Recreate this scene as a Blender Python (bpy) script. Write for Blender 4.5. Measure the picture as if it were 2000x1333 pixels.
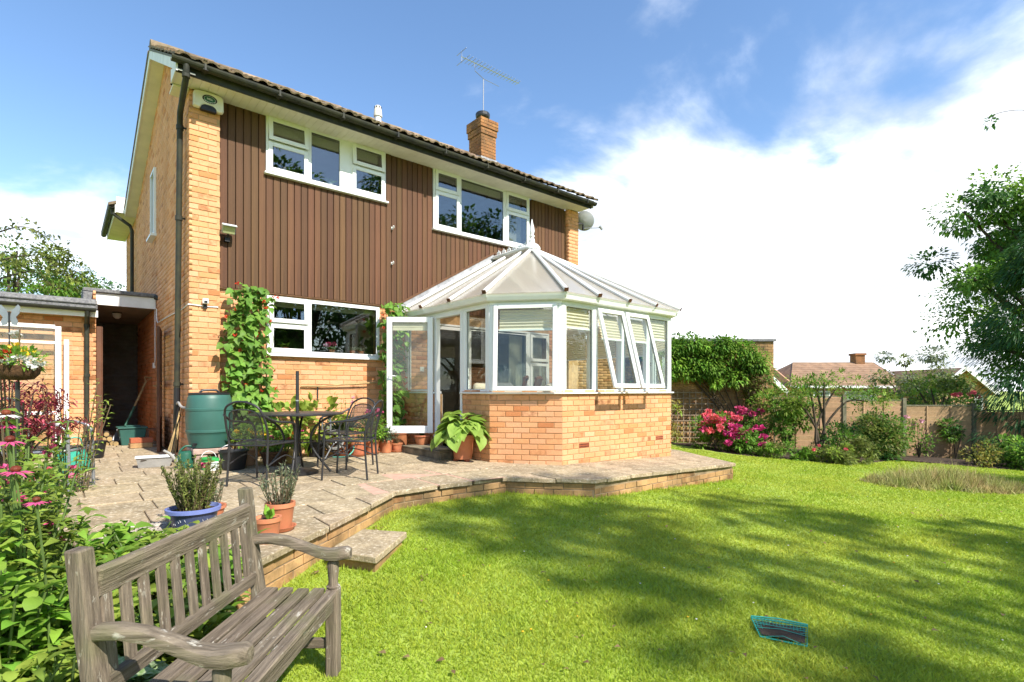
import bpy, math, random
import numpy as np
from mathutils import Vector, Matrix, noise as mnoise
random.seed(7); RNG = np.random.default_rng(11)
pi = math.pi; rad = math.radians
SC = bpy.context.scene
COL = SC.collection
for o_ in list(bpy.data.objects): bpy.data.objects.remove(o_)

# ---------------------------------------------------------------- camera
# world: X along the house front, Y into the house, Z up, 0 = patio at the house
TH = rad(40.31)
CAM = Vector((-1.277, -8.097, 0.97))
RX, RY = math.cos(TH), -math.sin(TH)      # garden axis pointing to the right of the lawn
FX, FY = math.sin(TH), math.cos(TH)       # garden axis pointing away down the garden
cam = bpy.data.cameras.new('camera'); co = bpy.data.objects.new('camera', cam); COL.objects.link(co)
co.location = CAM; co.rotation_euler = (pi/2, 0, -TH)
cam.sensor_width = 36; cam.lens = 36*1035/2000; cam.shift_y = (762-666.5)/2000
cam.clip_start = .05; cam.clip_end = 3000
SC.camera = co

# ---------------------------------------------------------------- sky
SUN_EL, SUN_PHI = rad(45), rad(6)
w = bpy.data.worlds.new('World'); SC.world = w; w.use_nodes = True
nt = w.node_tree; nt.nodes.clear()
def nn(nt, t, **k):
    n = nt.nodes.new(t)
    for a, b in k.items():
        if a == 'ins':
            for i, v in b.items(): n.inputs[i].default_value = v
        else: setattr(n, a, b)
    return n
def lk(nt, a, b): nt.links.new(a, b)
sky = nn(nt, 'ShaderNodeTexSky', sky_type='NISHITA', sun_disc=False, sun_elevation=SUN_EL,
         sun_rotation=pi-SUN_PHI, air_density=1.0, dust_density=.35, ozone_density=1.6, altitude=50)
tc = nn(nt, 'ShaderNodeTexCoord')
sep = nn(nt, 'ShaderNodeSeparateXYZ'); lk(nt, tc.outputs['Generated'], sep.inputs[0])
zz = nn(nt, 'ShaderNodeMath', operation='MAXIMUM', ins={1: 0.0}); lk(nt, sep.outputs[2], zz.inputs[0])
za = nn(nt, 'ShaderNodeMath', operation='ADD', ins={1: .22}); lk(nt, zz.outputs[0], za.inputs[0])
dv = nn(nt, 'ShaderNodeVectorMath', operation='DIVIDE')
cb = nn(nt, 'ShaderNodeCombineXYZ')
for i in range(3): lk(nt, za.outputs[0], cb.inputs[i])
lk(nt, tc.outputs['Generated'], dv.inputs[0]); lk(nt, cb.outputs[0], dv.inputs[1])
mp = nn(nt, 'ShaderNodeMapping'); mp.inputs['Location'].default_value = (3.1, 1.7, 0)
lk(nt, dv.outputs[0], mp.inputs[0])
n1 = nn(nt, 'ShaderNodeTexNoise', ins={'Scale': 1.25, 'Detail': 12, 'Roughness': .55, 'Distortion': .25})
lk(nt, mp.outputs[0], n1.inputs['Vector'])
# a big cumulus bank standing over the right-hand neighbours, thinner cloud elsewhere
bd = Vector((RX*.66+FX*1.0, RY*.66+FY*1.0, .26)).normalized()
dt = nn(nt, 'ShaderNodeVectorMath', operation='DOT_PRODUCT'); dt.inputs[1].default_value = bd
nrm = nn(nt, 'ShaderNodeVectorMath', operation='NORMALIZE'); lk(nt, tc.outputs['Generated'], nrm.inputs[0])
lk(nt, nrm.outputs[0], dt.inputs[0])
bk = nn(nt, 'ShaderNodeMapRange', ins={1: .80, 2: .985, 3: -.035, 4: .21}); lk(nt, dt.outputs['Value'], bk.inputs[0])
hz = nn(nt, 'ShaderNodeMapRange', ins={1: 0.0, 2: .42, 3: .19, 4: -.025}); lk(nt, zz.outputs[0], hz.inputs[0])
a1 = nn(nt, 'ShaderNodeMath', operation='ADD'); lk(nt, n1.outputs[0], a1.inputs[0]); lk(nt, bk.outputs[0], a1.inputs[1])
a2 = nn(nt, 'ShaderNodeMath', operation='ADD'); lk(nt, a1.outputs[0], a2.inputs[0]); lk(nt, hz.outputs[0], a2.inputs[1])
cr = nn(nt, 'ShaderNodeMapRange', interpolation_type='SMOOTHSTEP', ins={1: .53, 2: .74, 3: 0, 4: 1}); lk(nt, a2.outputs[0], cr.inputs[0])
n2 = nn(nt, 'ShaderNodeTexNoise', ins={'Scale': 2.3, 'Detail': 9, 'Roughness': .55, 'Distortion': .3}); lk(nt, mp.outputs[0], n2.inputs['Vector'])
cc = nn(nt, 'ShaderNodeMixRGB'); cc.inputs[1].default_value = (3.1, 3.35, 3.7, 1); cc.inputs[2].default_value = (7.6, 7.7, 7.8, 1)
c2 = nn(nt, 'ShaderNodeMapRange', ins={1: .38, 2: .66, 3: 0, 4: 1}); lk(nt, n2.outputs[0], c2.inputs[0]); lk(nt, c2.outputs[0], cc.inputs[0])
mx = nn(nt, 'ShaderNodeMixRGB'); lk(nt, cr.outputs[0], mx.inputs[0]); hsw = nn(nt, 'ShaderNodeHueSaturation', ins={'Saturation': 1.1, 'Value': .82}); lk(nt, sky.outputs[0], hsw.inputs['Color']); lk(nt, hsw.outputs[0], mx.inputs[1]); lk(nt, cc.outputs[0], mx.inputs[2])
bg = nn(nt, 'ShaderNodeBackground', ins={'Strength': .105}); lk(nt, mx.outputs[0], bg.inputs[0])
wo = nn(nt, 'ShaderNodeOutputWorld'); lk(nt, bg.outputs[0], wo.inputs[0])

# ---------------------------------------------------------------- sun, exposure
sl = bpy.data.lights.new('sun', 'SUN'); so = bpy.data.objects.new('sun', sl); COL.objects.link(so)
sl.energy = 2.75; sl.angle = rad(.6); sl.color = (1, .94, .84)
tosun = Vector((math.sin(SUN_PHI)*math.cos(SUN_EL), -math.cos(SUN_PHI)*math.cos(SUN_EL), math.sin(SUN_EL)))
so.rotation_euler = (-tosun).to_track_quat('-Z', 'Y').to_euler(); so.location = (5, -30, 30)
vs = SC.view_settings; vs.view_transform = 'Standard'; vs.look = 'None'; vs.exposure = 1.62; vs.gamma = 1; vs.use_curve_mapping = False
SC.cycles.max_bounces = 8; SC.cycles.transparent_max_bounces = 24; SC.cycles.diffuse_bounces = 5; SC.cycles.glossy_bounces = 3
SC.cycles.use_denoising = True; SC.cycles.caustics_reflective = False; SC.cycles.caustics_refractive = False
SC.cycles.sample_clamp_indirect = 6

# ---------------------------------------------------------------- terrain heights
def W(u, d, z=0): return Vector((CAM.x+u*RX+d*FX, CAM.y+u*RY+d*FY, z))
def ud(x, y):
    x = x-CAM.x; y = y-CAM.y
    return x*RX+y*RY, x*FX+y*FY
def zp(x, y): return .015*y-.035*max(0, x-3.9)
def sp(t): return np.log1p(np.exp(np.minimum(np.asarray(t)*2.5, 60)))/2.5
def zl(x, y):
    u, d = ud(x, y)
    return -.235-.06*sp(5.3-np.maximum(d, -2))-.06*sp(np.minimum(u, 30)-.3)
def G(u, d, dz=0):
    p = W(u, d); p.z = float(zl(p.x, p.y))+dz; return p

# ---------------------------------------------------------------- materials
MATS = {}
def mat(name, col, rough=.65, var=.15, vs_=6., col2=None, bump=0., bs=60., metal=0., spec=.4, isl=0., trans=0., stretch=None, coat=0., detail=6, ramp=(.35, .65)):
    m = bpy.data.materials.new(name); m.use_nodes = True; MATS[name] = m
    t = m.node_tree; t.nodes.clear()
    out = nn(t, 'ShaderNodeOutputMaterial'); p = nn(t, 'ShaderNodeBsdfPrincipled')
    p.inputs['Roughness'].default_value = rough; p.inputs['Metallic'].default_value = metal
    p.inputs['Specular IOR Level'].default_value = spec; p.inputs['Coat Weight'].default_value = coat
    g = nn(t, 'ShaderNodeNewGeometry'); vec = g.outputs['Position']
    if stretch:
        tcx = nn(t, 'ShaderNodeTexCoord'); mpx = nn(t, 'ShaderNodeMapping'); mpx.inputs['Scale'].default_value = stretch
        lk(t, tcx.outputs['Object'], mpx.inputs[0]); vec = mpx.outputs[0]
    nz = nn(t, 'ShaderNodeTexNoise', ins={'Scale': vs_, 'Detail': detail, 'Roughness': .6}); lk(t, vec, nz.inputs['Vector'])
    mr = nn(t, 'ShaderNodeMapRange', ins={1: ramp[0], 2: ramp[1], 3: 0, 4: 1}); lk(t, nz.outputs[0], mr.inputs[0])
    mix = nn(t, 'ShaderNodeMixRGB')
    c2_ = col2 if col2 else tuple(c*(1-var*1.6) for c in col)
    mix.inputs[1].default_value = (*col, 1); mix.inputs[2].default_value = (*c2_, 1)
    lk(t, mr.outputs[0], mix.inputs[0]); c_out = mix.outputs[0]
    if isl:
        oi = nn(t, 'ShaderNodeObjectInfo')
        ad = nn(t, 'ShaderNodeMath', operation='ADD'); lk(t, oi.outputs['Random'], ad.inputs[0]); lk(t, g.outputs['Random Per Island'], ad.inputs[1])
        fr = nn(t, 'ShaderNodeMath', operation='FRACT'); lk(t, ad.outputs[0], fr.inputs[0])
        m3 = nn(t, 'ShaderNodeMapRange', ins={1: 0, 2: 1, 3: 1-isl, 4: 1+isl}); lk(t, fr.outputs[0], m3.inputs[0])
        hs = nn(t, 'ShaderNodeHueSaturation'); lk(t, m3.outputs[0], hs.inputs['Value']); lk(t, c_out, hs.inputs['Color'])
        m4 = nn(t, 'ShaderNodeMath', operation='MULTIPLY', ins={1: 7.31}); lk(t, fr.outputs[0], m4.inputs[0])
        m5 = nn(t, 'ShaderNodeMath', operation='FRACT'); lk(t, m4.outputs[0], m5.inputs[0])
        m6 = nn(t, 'ShaderNodeMapRange', ins={1: 0, 2: 1, 3: .5-isl*.05, 4: .5+isl*.05}); lk(t, m5.outputs[0], m6.inputs[0])
        lk(t, m6.outputs[0], hs.inputs['Hue']); c_out = hs.outputs[0]
    lk(t, c_out, p.inputs['Base Color'])
    if bump:
        b = nn(t, 'ShaderNodeBump', ins={'Strength': bump, 'Distance': .01})
        nb = nn(t, 'ShaderNodeTexNoise', ins={'Scale': bs, 'Detail': 5, 'Roughness': .65}); lk(t, vec, nb.inputs['Vector'])
        lk(t, nb.outputs[0], b.inputs['Height']); lk(t, b.outputs[0], p.inputs['Normal'])
    if trans:
        tr = nn(t, 'ShaderNodeBsdfTranslucent'); lk(t, c_out, tr.inputs[0])
        ms = nn(t, 'ShaderNodeMixShader', ins={0: trans}); lk(t, p.outputs[0], ms.inputs[1]); lk(t, tr.outputs[0], ms.inputs[2])
        lk(t, ms.outputs[0], out.inputs[0])
    else: lk(t, p.outputs[0], out.inputs[0])
    return m
def glass_mat(name, tint=(.93, .96, .94), ior=1.5, refl=1.0, rough=0.0, milk=0.):
    m = bpy.data.materials.new(name); m.use_nodes = True; t = m.node_tree; t.nodes.clear(); MATS[name] = m
    out = nn(t, 'ShaderNodeOutputMaterial'); tr = nn(t, 'ShaderNodeBsdfTransparent'); tr.inputs[0].default_value = (*tint, 1)
    gl = nn(t, 'ShaderNodeBsdfGlossy'); gl.inputs['Roughness'].default_value = rough
    gq = nn(t, 'ShaderNodeNewGeometry'); dq_ = nn(t, 'ShaderNodeVectorMath', operation='DOT_PRODUCT'); lk(t, gq.outputs['Incoming'], dq_.inputs[0]); lk(t, gq.outputs['Normal'], dq_.inputs[1])
    ab = nn(t, 'ShaderNodeMath', operation='ABSOLUTE'); lk(t, dq_.outputs['Value'], ab.inputs[0])
    om = nn(t, 'ShaderNodeMath', operation='SUBTRACT', ins={0: 1.0}); lk(t, ab.outputs[0], om.inputs[1])
    pw = nn(t, 'ShaderNodeMath', operation='POWER', ins={1: 5.0}); lk(t, om.outputs[0], pw.inputs[0])
    fr = nn(t, 'ShaderNodeMath', operation='MULTIPLY_ADD', ins={1: .96, 2: .04}); lk(t, pw.outputs[0], fr.inputs[0])
    mu = nn(t, 'ShaderNodeMath', operation='MULTIPLY', use_clamp=True, ins={1: refl}); lk(t, fr.outputs[0], mu.inputs[0])
    g = nn(t, 'ShaderNodeTexNoise', ins={'Scale': 1.6, 'Detail': 1}); ge = nn(t, 'ShaderNodeNewGeometry'); lk(t, ge.outputs['Position'], g.inputs['Vector'])
    b = nn(t, 'ShaderNodeBump', ins={'Strength': .02, 'Distance': .05}); lk(t, g.outputs[0], b.inputs['Height']); lk(t, b.outputs[0], gl.inputs['Normal'])
    ms = nn(t, 'ShaderNodeMixShader'); lk(t, mu.outputs[0], ms.inputs[0]); lk(t, tr.outputs[0], ms.inputs[1]); lk(t, gl.outputs[0], ms.inputs[2])
    last = ms.outputs[0]
    if milk:
        trl = nn(t, 'ShaderNodeBsdfTranslucent'); trl.inputs[0].default_value = (.86, .81, .72, 1); dif = nn(t, 'ShaderNodeBsdfDiffuse'); dif.inputs[0].default_value = (.68, .64, .56, 1)
        m1 = nn(t, 'ShaderNodeMixShader', ins={0: .45}); lk(t, trl.outputs[0], m1.inputs[1]); lk(t, dif.outputs[0], m1.inputs[2])
        m2 = nn(t, 'ShaderNodeMixShader', ins={0: milk}); lk(t, last, m2.inputs[1]); lk(t, m1.outputs[0], m2.inputs[2]); last = m2.outputs[0]
    lk(t, last, out.inputs[0]); return m

# buff brick: per-brick tone, burnt patches
def brick_mat(name, cols, burn=(.24, .085, .03), soot=0.):
    m = bpy.data.materials.new(name); m.use_nodes = True; t = m.node_tree; t.nodes.clear(); MATS[name] = m
    out = nn(t, 'ShaderNodeOutputMaterial'); p = nn(t, 'ShaderNodeBsdfPrincipled', ins={'Roughness': .85, 'Specular IOR Level': .2})
    g = nn(t, 'ShaderNodeNewGeometry'); oi = nn(t, 'ShaderNodeObjectInfo')
    ad = nn(t, 'ShaderNodeMath', operation='ADD'); lk(t, oi.outputs['Random'], ad.inputs[0]); lk(t, g.outputs['Random Per Island'], ad.inputs[1])
    fr = nn(t, 'ShaderNodeMath', operation='FRACT'); lk(t, ad.outputs[0], fr.inputs[0])
    r = nn(t, 'ShaderNodeValToRGB'); el = r.color_ramp.elements
    r.color_ramp.interpolation = 'LINEAR'
    while len(el) < len(cols): el.new(.5)
    for i, (pp, c) in enumerate(cols): el[i].position = pp; el[i].color = (*c, 1)
    lk(t, fr.outputs[0], r.inputs[0])
    m4 = nn(t, 'ShaderNodeMath', operation='MULTIPLY', ins={1: 91.7}); lk(t, fr.outputs[0], m4.inputs[0])
    m5 = nn(t, 'ShaderNodeMath', operation='FRACT'); lk(t, m4.outputs[0], m5.inputs[0])
    thr = nn(t, 'ShaderNodeMapRange', ins={1: .80, 2: 1., 3: 0., 4: .9}); lk(t, m5.outputs[0], thr.inputs[0])
    nz = nn(t, 'ShaderNodeTexNoise', ins={'Scale': 9, 'Detail': 5, 'Roughness': .6}); lk(t, g.outputs['Position'], nz.inputs['Vector'])
    mr = nn(t, 'ShaderNodeMapRange', ins={1: .42, 2: .66, 3: 0, 4: 1}); lk(t, nz.outputs[0], mr.inputs[0])
    mm = nn(t, 'ShaderNodeMath', operation='MULTIPLY'); lk(t, thr.outputs[0], mm.inputs[0]); lk(t, mr.outputs[0], mm.inputs[1])
    mix = nn(t, 'ShaderNodeMixRGB'); mix.inputs[2].default_value = (*burn, 1); lk(t, mm.outputs[0], mix.inputs[0]); lk(t, r.outputs[0], mix.inputs[1])
    nf = nn(t, 'ShaderNodeTexNoise', ins={'Scale': 55, 'Detail': 6, 'Roughness': .7}); lk(t, g.outputs['Position'], nf.inputs['Vector'])
    hv = nn(t, 'ShaderNodeMapRange', ins={1: .25, 2: .75, 3: .82, 4: 1.15}); lk(t, nf.outputs[0], hv.inputs[0])
    hs = nn(t, 'ShaderNodeHueSaturation'); lk(t, mix.outputs[0], hs.inputs['Color']); lk(t, hv.outputs[0], hs.inputs['Value']); co_ = hs.outputs[0]
    nL = nn(t, 'ShaderNodeTexNoise', ins={'Scale': 1.1, 'Detail': 5, 'Roughness': .6}); lk(t, g.outputs['Position'], nL.inputs['Vector'])
    hL = nn(t, 'ShaderNodeMapRange', ins={1: .3, 2: .7, 3: .80, 4: 1.08}); lk(t, nL.outputs[0], hL.inputs[0]); h2 = nn(t, 'ShaderNodeHueSaturation'); lk(t, co_, h2.inputs['Color']); lk(t, hL.outputs[0], h2.inputs['Value']); co_ = h2.outputs[0]
    if soot:
        ns = nn(t, 'ShaderNodeTexNoise', ins={'Scale': 2.6, 'Detail': 6, 'Roughness': .65}); lk(t, g.outputs['Position'], ns.inputs['Vector'])
        ms_ = nn(t, 'ShaderNodeMapRange', ins={1: .42, 2: .7, 3: 0, 4: soot}); lk(t, ns.outputs[0], ms_.inputs[0])
        mk = nn(t, 'ShaderNodeMixRGB'); mk.inputs[2].default_value = (.06, .05, .03, 1); lk(t, ms_.outputs[0], mk.inputs[0]); lk(t, co_, mk.inputs[1]); co_ = mk.outputs[0]
    lk(t, co_, p.inputs['Base Color'])
    b = nn(t, 'ShaderNodeBump', ins={'Strength': .35, 'Distance': .006}); lk(t, nf.outputs[0], b.inputs['Height']); lk(t, b.outputs[0], p.inputs['Normal'])
    lk(t, p.outputs[0], out.inputs[0]); return m
brick_mat('brick', [(0, (.68, .345, .165)), (.3, (.71, .37, .195)), (.55, (.68, .325, .145)), (.82, (.73, .395, .225)), (.96, (.64, .285, .115)), (1, (.50, .19, .075))])
brick_mat('brick_old', [(0, (.50, .30, .13)), (.4, (.42, .25, .11)), (.7, (.55, .33, .15)), (1, (.36, .20, .09))], soot=.75)
brick_mat('brick_chimney', [(0, (.42, .20, .075)), (.4, (.34, .155, .06)), (.7, (.46, .23, .085)), (1, (.28, .12, .05))], soot=.8)
brick_mat('brick_red', [(0, (.40, .11, .05)), (.5, (.46, .14, .07)), (1, (.34, .09, .04))])
mat('mortar', (.56, .35, .17), .95, .2, 12, bump=.5, bs=90)
mat('mortar_old', (.34, .25, .15), .95, .35, 5, bump=.5, bs=70)
mat('upvc', (.80, .81, .80), .35, .04, 3, spec=.45)
mat('upvc_grey', (.66, .69, .72), .4, .05, 3)
mat('white_paint', (.80, .79, .76), .5, .10, 5)
mat('soffit', (.78, .74, .64), .55, .08, 4)
mat('cladding', (.132, .062, .026), .75, .3, 1.6, col2=(.082, .038, .017), bump=.35, bs=30, isl=.20, stretch=(14, 14, .7))
mat('dark', (.012, .011, .01), .9, .2)
mat('roof_tile', (.30, .21, .14), .92, .3, 5, col2=(.15, .115, .07), bump=.8, bs=45, isl=.22)
mat('moss', (.14, .12, .05), .95, .4, 20, bump=.9, bs=60)
mat('lead', (.42, .43, .45), .6, .3, 9, bump=.3)
mat('gutter', (.026, .028, .026), .55, .3, 6, col2=(.05, .05, .03), spec=.2)
mat('metal_black', (.028, .028, .030), .42, .2, 20, spec=.5)
mat('metal_grey', (.34, .35, .37), .38, .1, 8, metal=.6)
mat('metal_alu', (.55, .55, .56), .35, .1, 10, metal=.9)
mat('felt', (.12, .12, .13), .95, .35, 30, col2=(.24, .24, .24), bump=.9, bs=120)
mat('plaster', (.74, .66, .53), .85, .05, 3)
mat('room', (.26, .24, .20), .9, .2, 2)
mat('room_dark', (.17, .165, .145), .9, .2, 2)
mat('blind', (.80, .72, .55), .75, .05, 4, trans=.25)
mat('curtain', (.62, .58, .48), .9, .12, 6, trans=.2)
mat('slab', (.43, .335, .21), .95, .3, 5, col2=(.265, .205, .125), bump=1.0, bs=70, isl=.10, detail=12)
def speckle(name, sc, c_hi, c_lo, a_hi=.7, a_lo=.6, hi=(.60, .68), lo=(.40, .32)):
    t = MATS[name].node_tree; p = [n for n in t.nodes if n.type == 'BSDF_PRINCIPLED'][0]; src = p.inputs['Base Color'].links[0].from_socket
    g = nn(t, 'ShaderNodeNewGeometry'); nz = nn(t, 'ShaderNodeTexNoise', ins={'Scale': sc, 'Detail': 6, 'Roughness': .7}); lk(t, g.outputs['Position'], nz.inputs['Vector'])
    for (r, c, a) in ((hi, c_hi, a_hi), (lo, c_lo, a_lo)):
        mr = nn(t, 'ShaderNodeMapRange', ins={1: r[0], 2: r[1], 3: 0, 4: a}); lk(t, nz.outputs[0], mr.inputs[0]); mx_ = nn(t, 'ShaderNodeMixRGB'); mx_.inputs[2].default_value = (*c, 1); lk(t, mr.outputs[0], mx_.inputs[0]); lk(t, src, mx_.inputs[1]); src = mx_.outputs[0]
    lk(t, src, p.inputs['Base Color'])
speckle('cladding', 34, (.34, .21, .13), (.05, .02, .01), a_hi=.5, a_lo=.35, hi=(.70, .75), lo=(.40, .30))
speckle('slab', 30, (.70, .61, .47), (.13, .10, .06), hi=(.54, .64), lo=(.46, .35))
mat('slab_bed', (.30, .225, .14), .95, .3, 6, bump=.6)
mat('pink_mortar', (.56, .34, .25), .95, .15, 9, bump=.4)
mat('soil', (.07, .045, .028), .98, .4, 14, bump=1., bs=30)
mat('wood_old', (.200, .165, .125), .88, .4, 2.2, col2=(.085, .066, .048), bump=.9, bs=16, stretch=(30, 30, 3), isl=.14)
mat('wood_brown', (.13, .05, .022), .6, .25, 3, bump=.3)
mat('wood_step', (.27, .22, .15), .9, .35, 6, col2=(.10, .09, .06), bump=.7)
mat('terracotta', (.52, .185, .085), .8, .2, 9, bump=.2, isl=.12)
mat('terracotta_plain', (.56, .20, .10), .55, .1, 6, isl=.06)
mat('yellow_glaze', (.60, .42, .12), .35, .15, 5)
mat('blue_glaze', (.055, .075, .17), .3, .3, 10, col2=(.03, .05, .09))
mat('blue_rim', (.17, .22, .50), .35, .1, 8)
mat('stripe_pot', (.55, .36, .22), .5, .5, 25, col2=(.22, .09, .04), stretch=(30, 30, 2))
mat('butt_green', (.040, .125, .10), .45, .12, 3, spec=.4)
mat('can_green', (.018, .10, .062), .4, .1, 6)
mat('teal', (.04, .36, .25), .45, .15, 8)
mat('green_bright', (.03, .36, .08), .5, .1, 8)
mat('black_plastic', (.018, .018, .02), .45, .2, 8)
mat('grey_plastic', (.36, .35, .33), .6, .15, 8)
mat('pink_block', (.46, .33, .27), .9, .2, 12, bump=.5)
mat('coir', (.13, .065, .03), .98, .4, 40, bump=1., bs=60)
mat('cane', (.46, .32, .14), .8, .3, 8)
mat('pebble', (.46, .40, .34), .8, .3, 5, isl=.3)
mat('bark', (.10, .075, .05), .95, .35, 9, col2=(.05, .038, .026), bump=1., bs=22)
mat('stem', (.10, .16, .035), .7, .2, 8)
mat('stem_brown', (.14, .10, .05), .8, .2, 8)
mat('cream_cloth', (.66, .57, .44), .95, .12, 7, bump=.4, bs=14)
mat('chair_wood', (.17, .065, .025), .5, .2, 5)
mat('fence', (.50, .33, .19), .9, .3, 5, col2=(.38, .24, .13), bump=.5, bs=30, isl=.16, stretch=(2, 2, 20))
mat('fence_post', (.20, .19, .12), .9, .3, 6, bump=.4)
mat('trellis', (.33, .25, .17), .9, .25, 9)
mat('far_roof', (.32, .20, .12), .9, .25, 2, isl=.1)
mat('far_brick', (.56, .31, .19), .9, .15, 2)
mat('far_white', (.78, .77, .76), .7, .05)
mat('net', (.02, .34, .26), .6, .1)
mat('spot_lens', (.40, .42, .22), .2, .1, 8)
mat('dish', (.34, .36, .38), .5, .1)
glass_mat('glass_window', refl=3.2, tint=(.80, .84, .82))
glass_mat('glass', refl=1.1)
glass_mat('polycarb', tint=(.93, .92, .90), refl=1.3, rough=.18, milk=.42)
def leafmat(name, c, var=.3, isl=.32, trans=.42, rough=.55, c2=None, vsc=3.0):
    return mat(name, c, rough, var, vsc, col2=c2, isl=isl, trans=trans, spec=.3)
leafmat('leaf_mid', (0.177, 0.354, 0.046)); leafmat('leaf_bright', (0.255, 0.462, 0.056)); leafmat('leaf_lime', (0.325, 0.450, 0.069))
leafmat('leaf_dark', (0.084, 0.204, 0.044)); leafmat('leaf_deep', (0.053, 0.144, 0.033)); leafmat('leaf_olive', (0.234, 0.288, 0.064)); leafmat('leaf_blue', (0.156, 0.221, 0.130))
leafmat('leaf_grey', (0.260, 0.312, 0.182)); leafmat('leaf_red', (.20, .028, .034), c2=(.10, .02, .025)); leafmat('leaf_yellow', (.42, .36, .08))
leafmat('leaf_conifer', (0.071, 0.179, 0.057)); leafmat('leaf_hosta', (0.312, 0.468, 0.085), isl=.14, var=.15)
leafmat('leaf_spotted', (.13, .25, .05), c2=(.42, .50, .32), vsc=60); leafmat('leaf_bean', (0.196, 0.378, 0.056), isl=.22)
leafmat('leaf_dry', (.36, .24, .12), isl=.3)
leafmat('grass', (.44, .49, .055), isl=.26, trans=.45, c2=(.31, .43, .032), vsc=.9)
leafmat('leaf_rosemary', (.27, .32, .085))
for n_, c_ in dict(red=(.72, .06, .02), pink=(.72, .10, .26), magenta=(.62, .05, .22), palepink=(.75, .36, .48), coral=(.80, .13, .17), white=(.80, .78, .74), yellow=(.80, .52, .03), orange=(.80, .22, .02), purple=(.18, .08, .35), cone=(.20, .04, .015)).items():
    mat('fl_'+n_, c_, .6, .15, 8, isl=.15, trans=.25)
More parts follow.
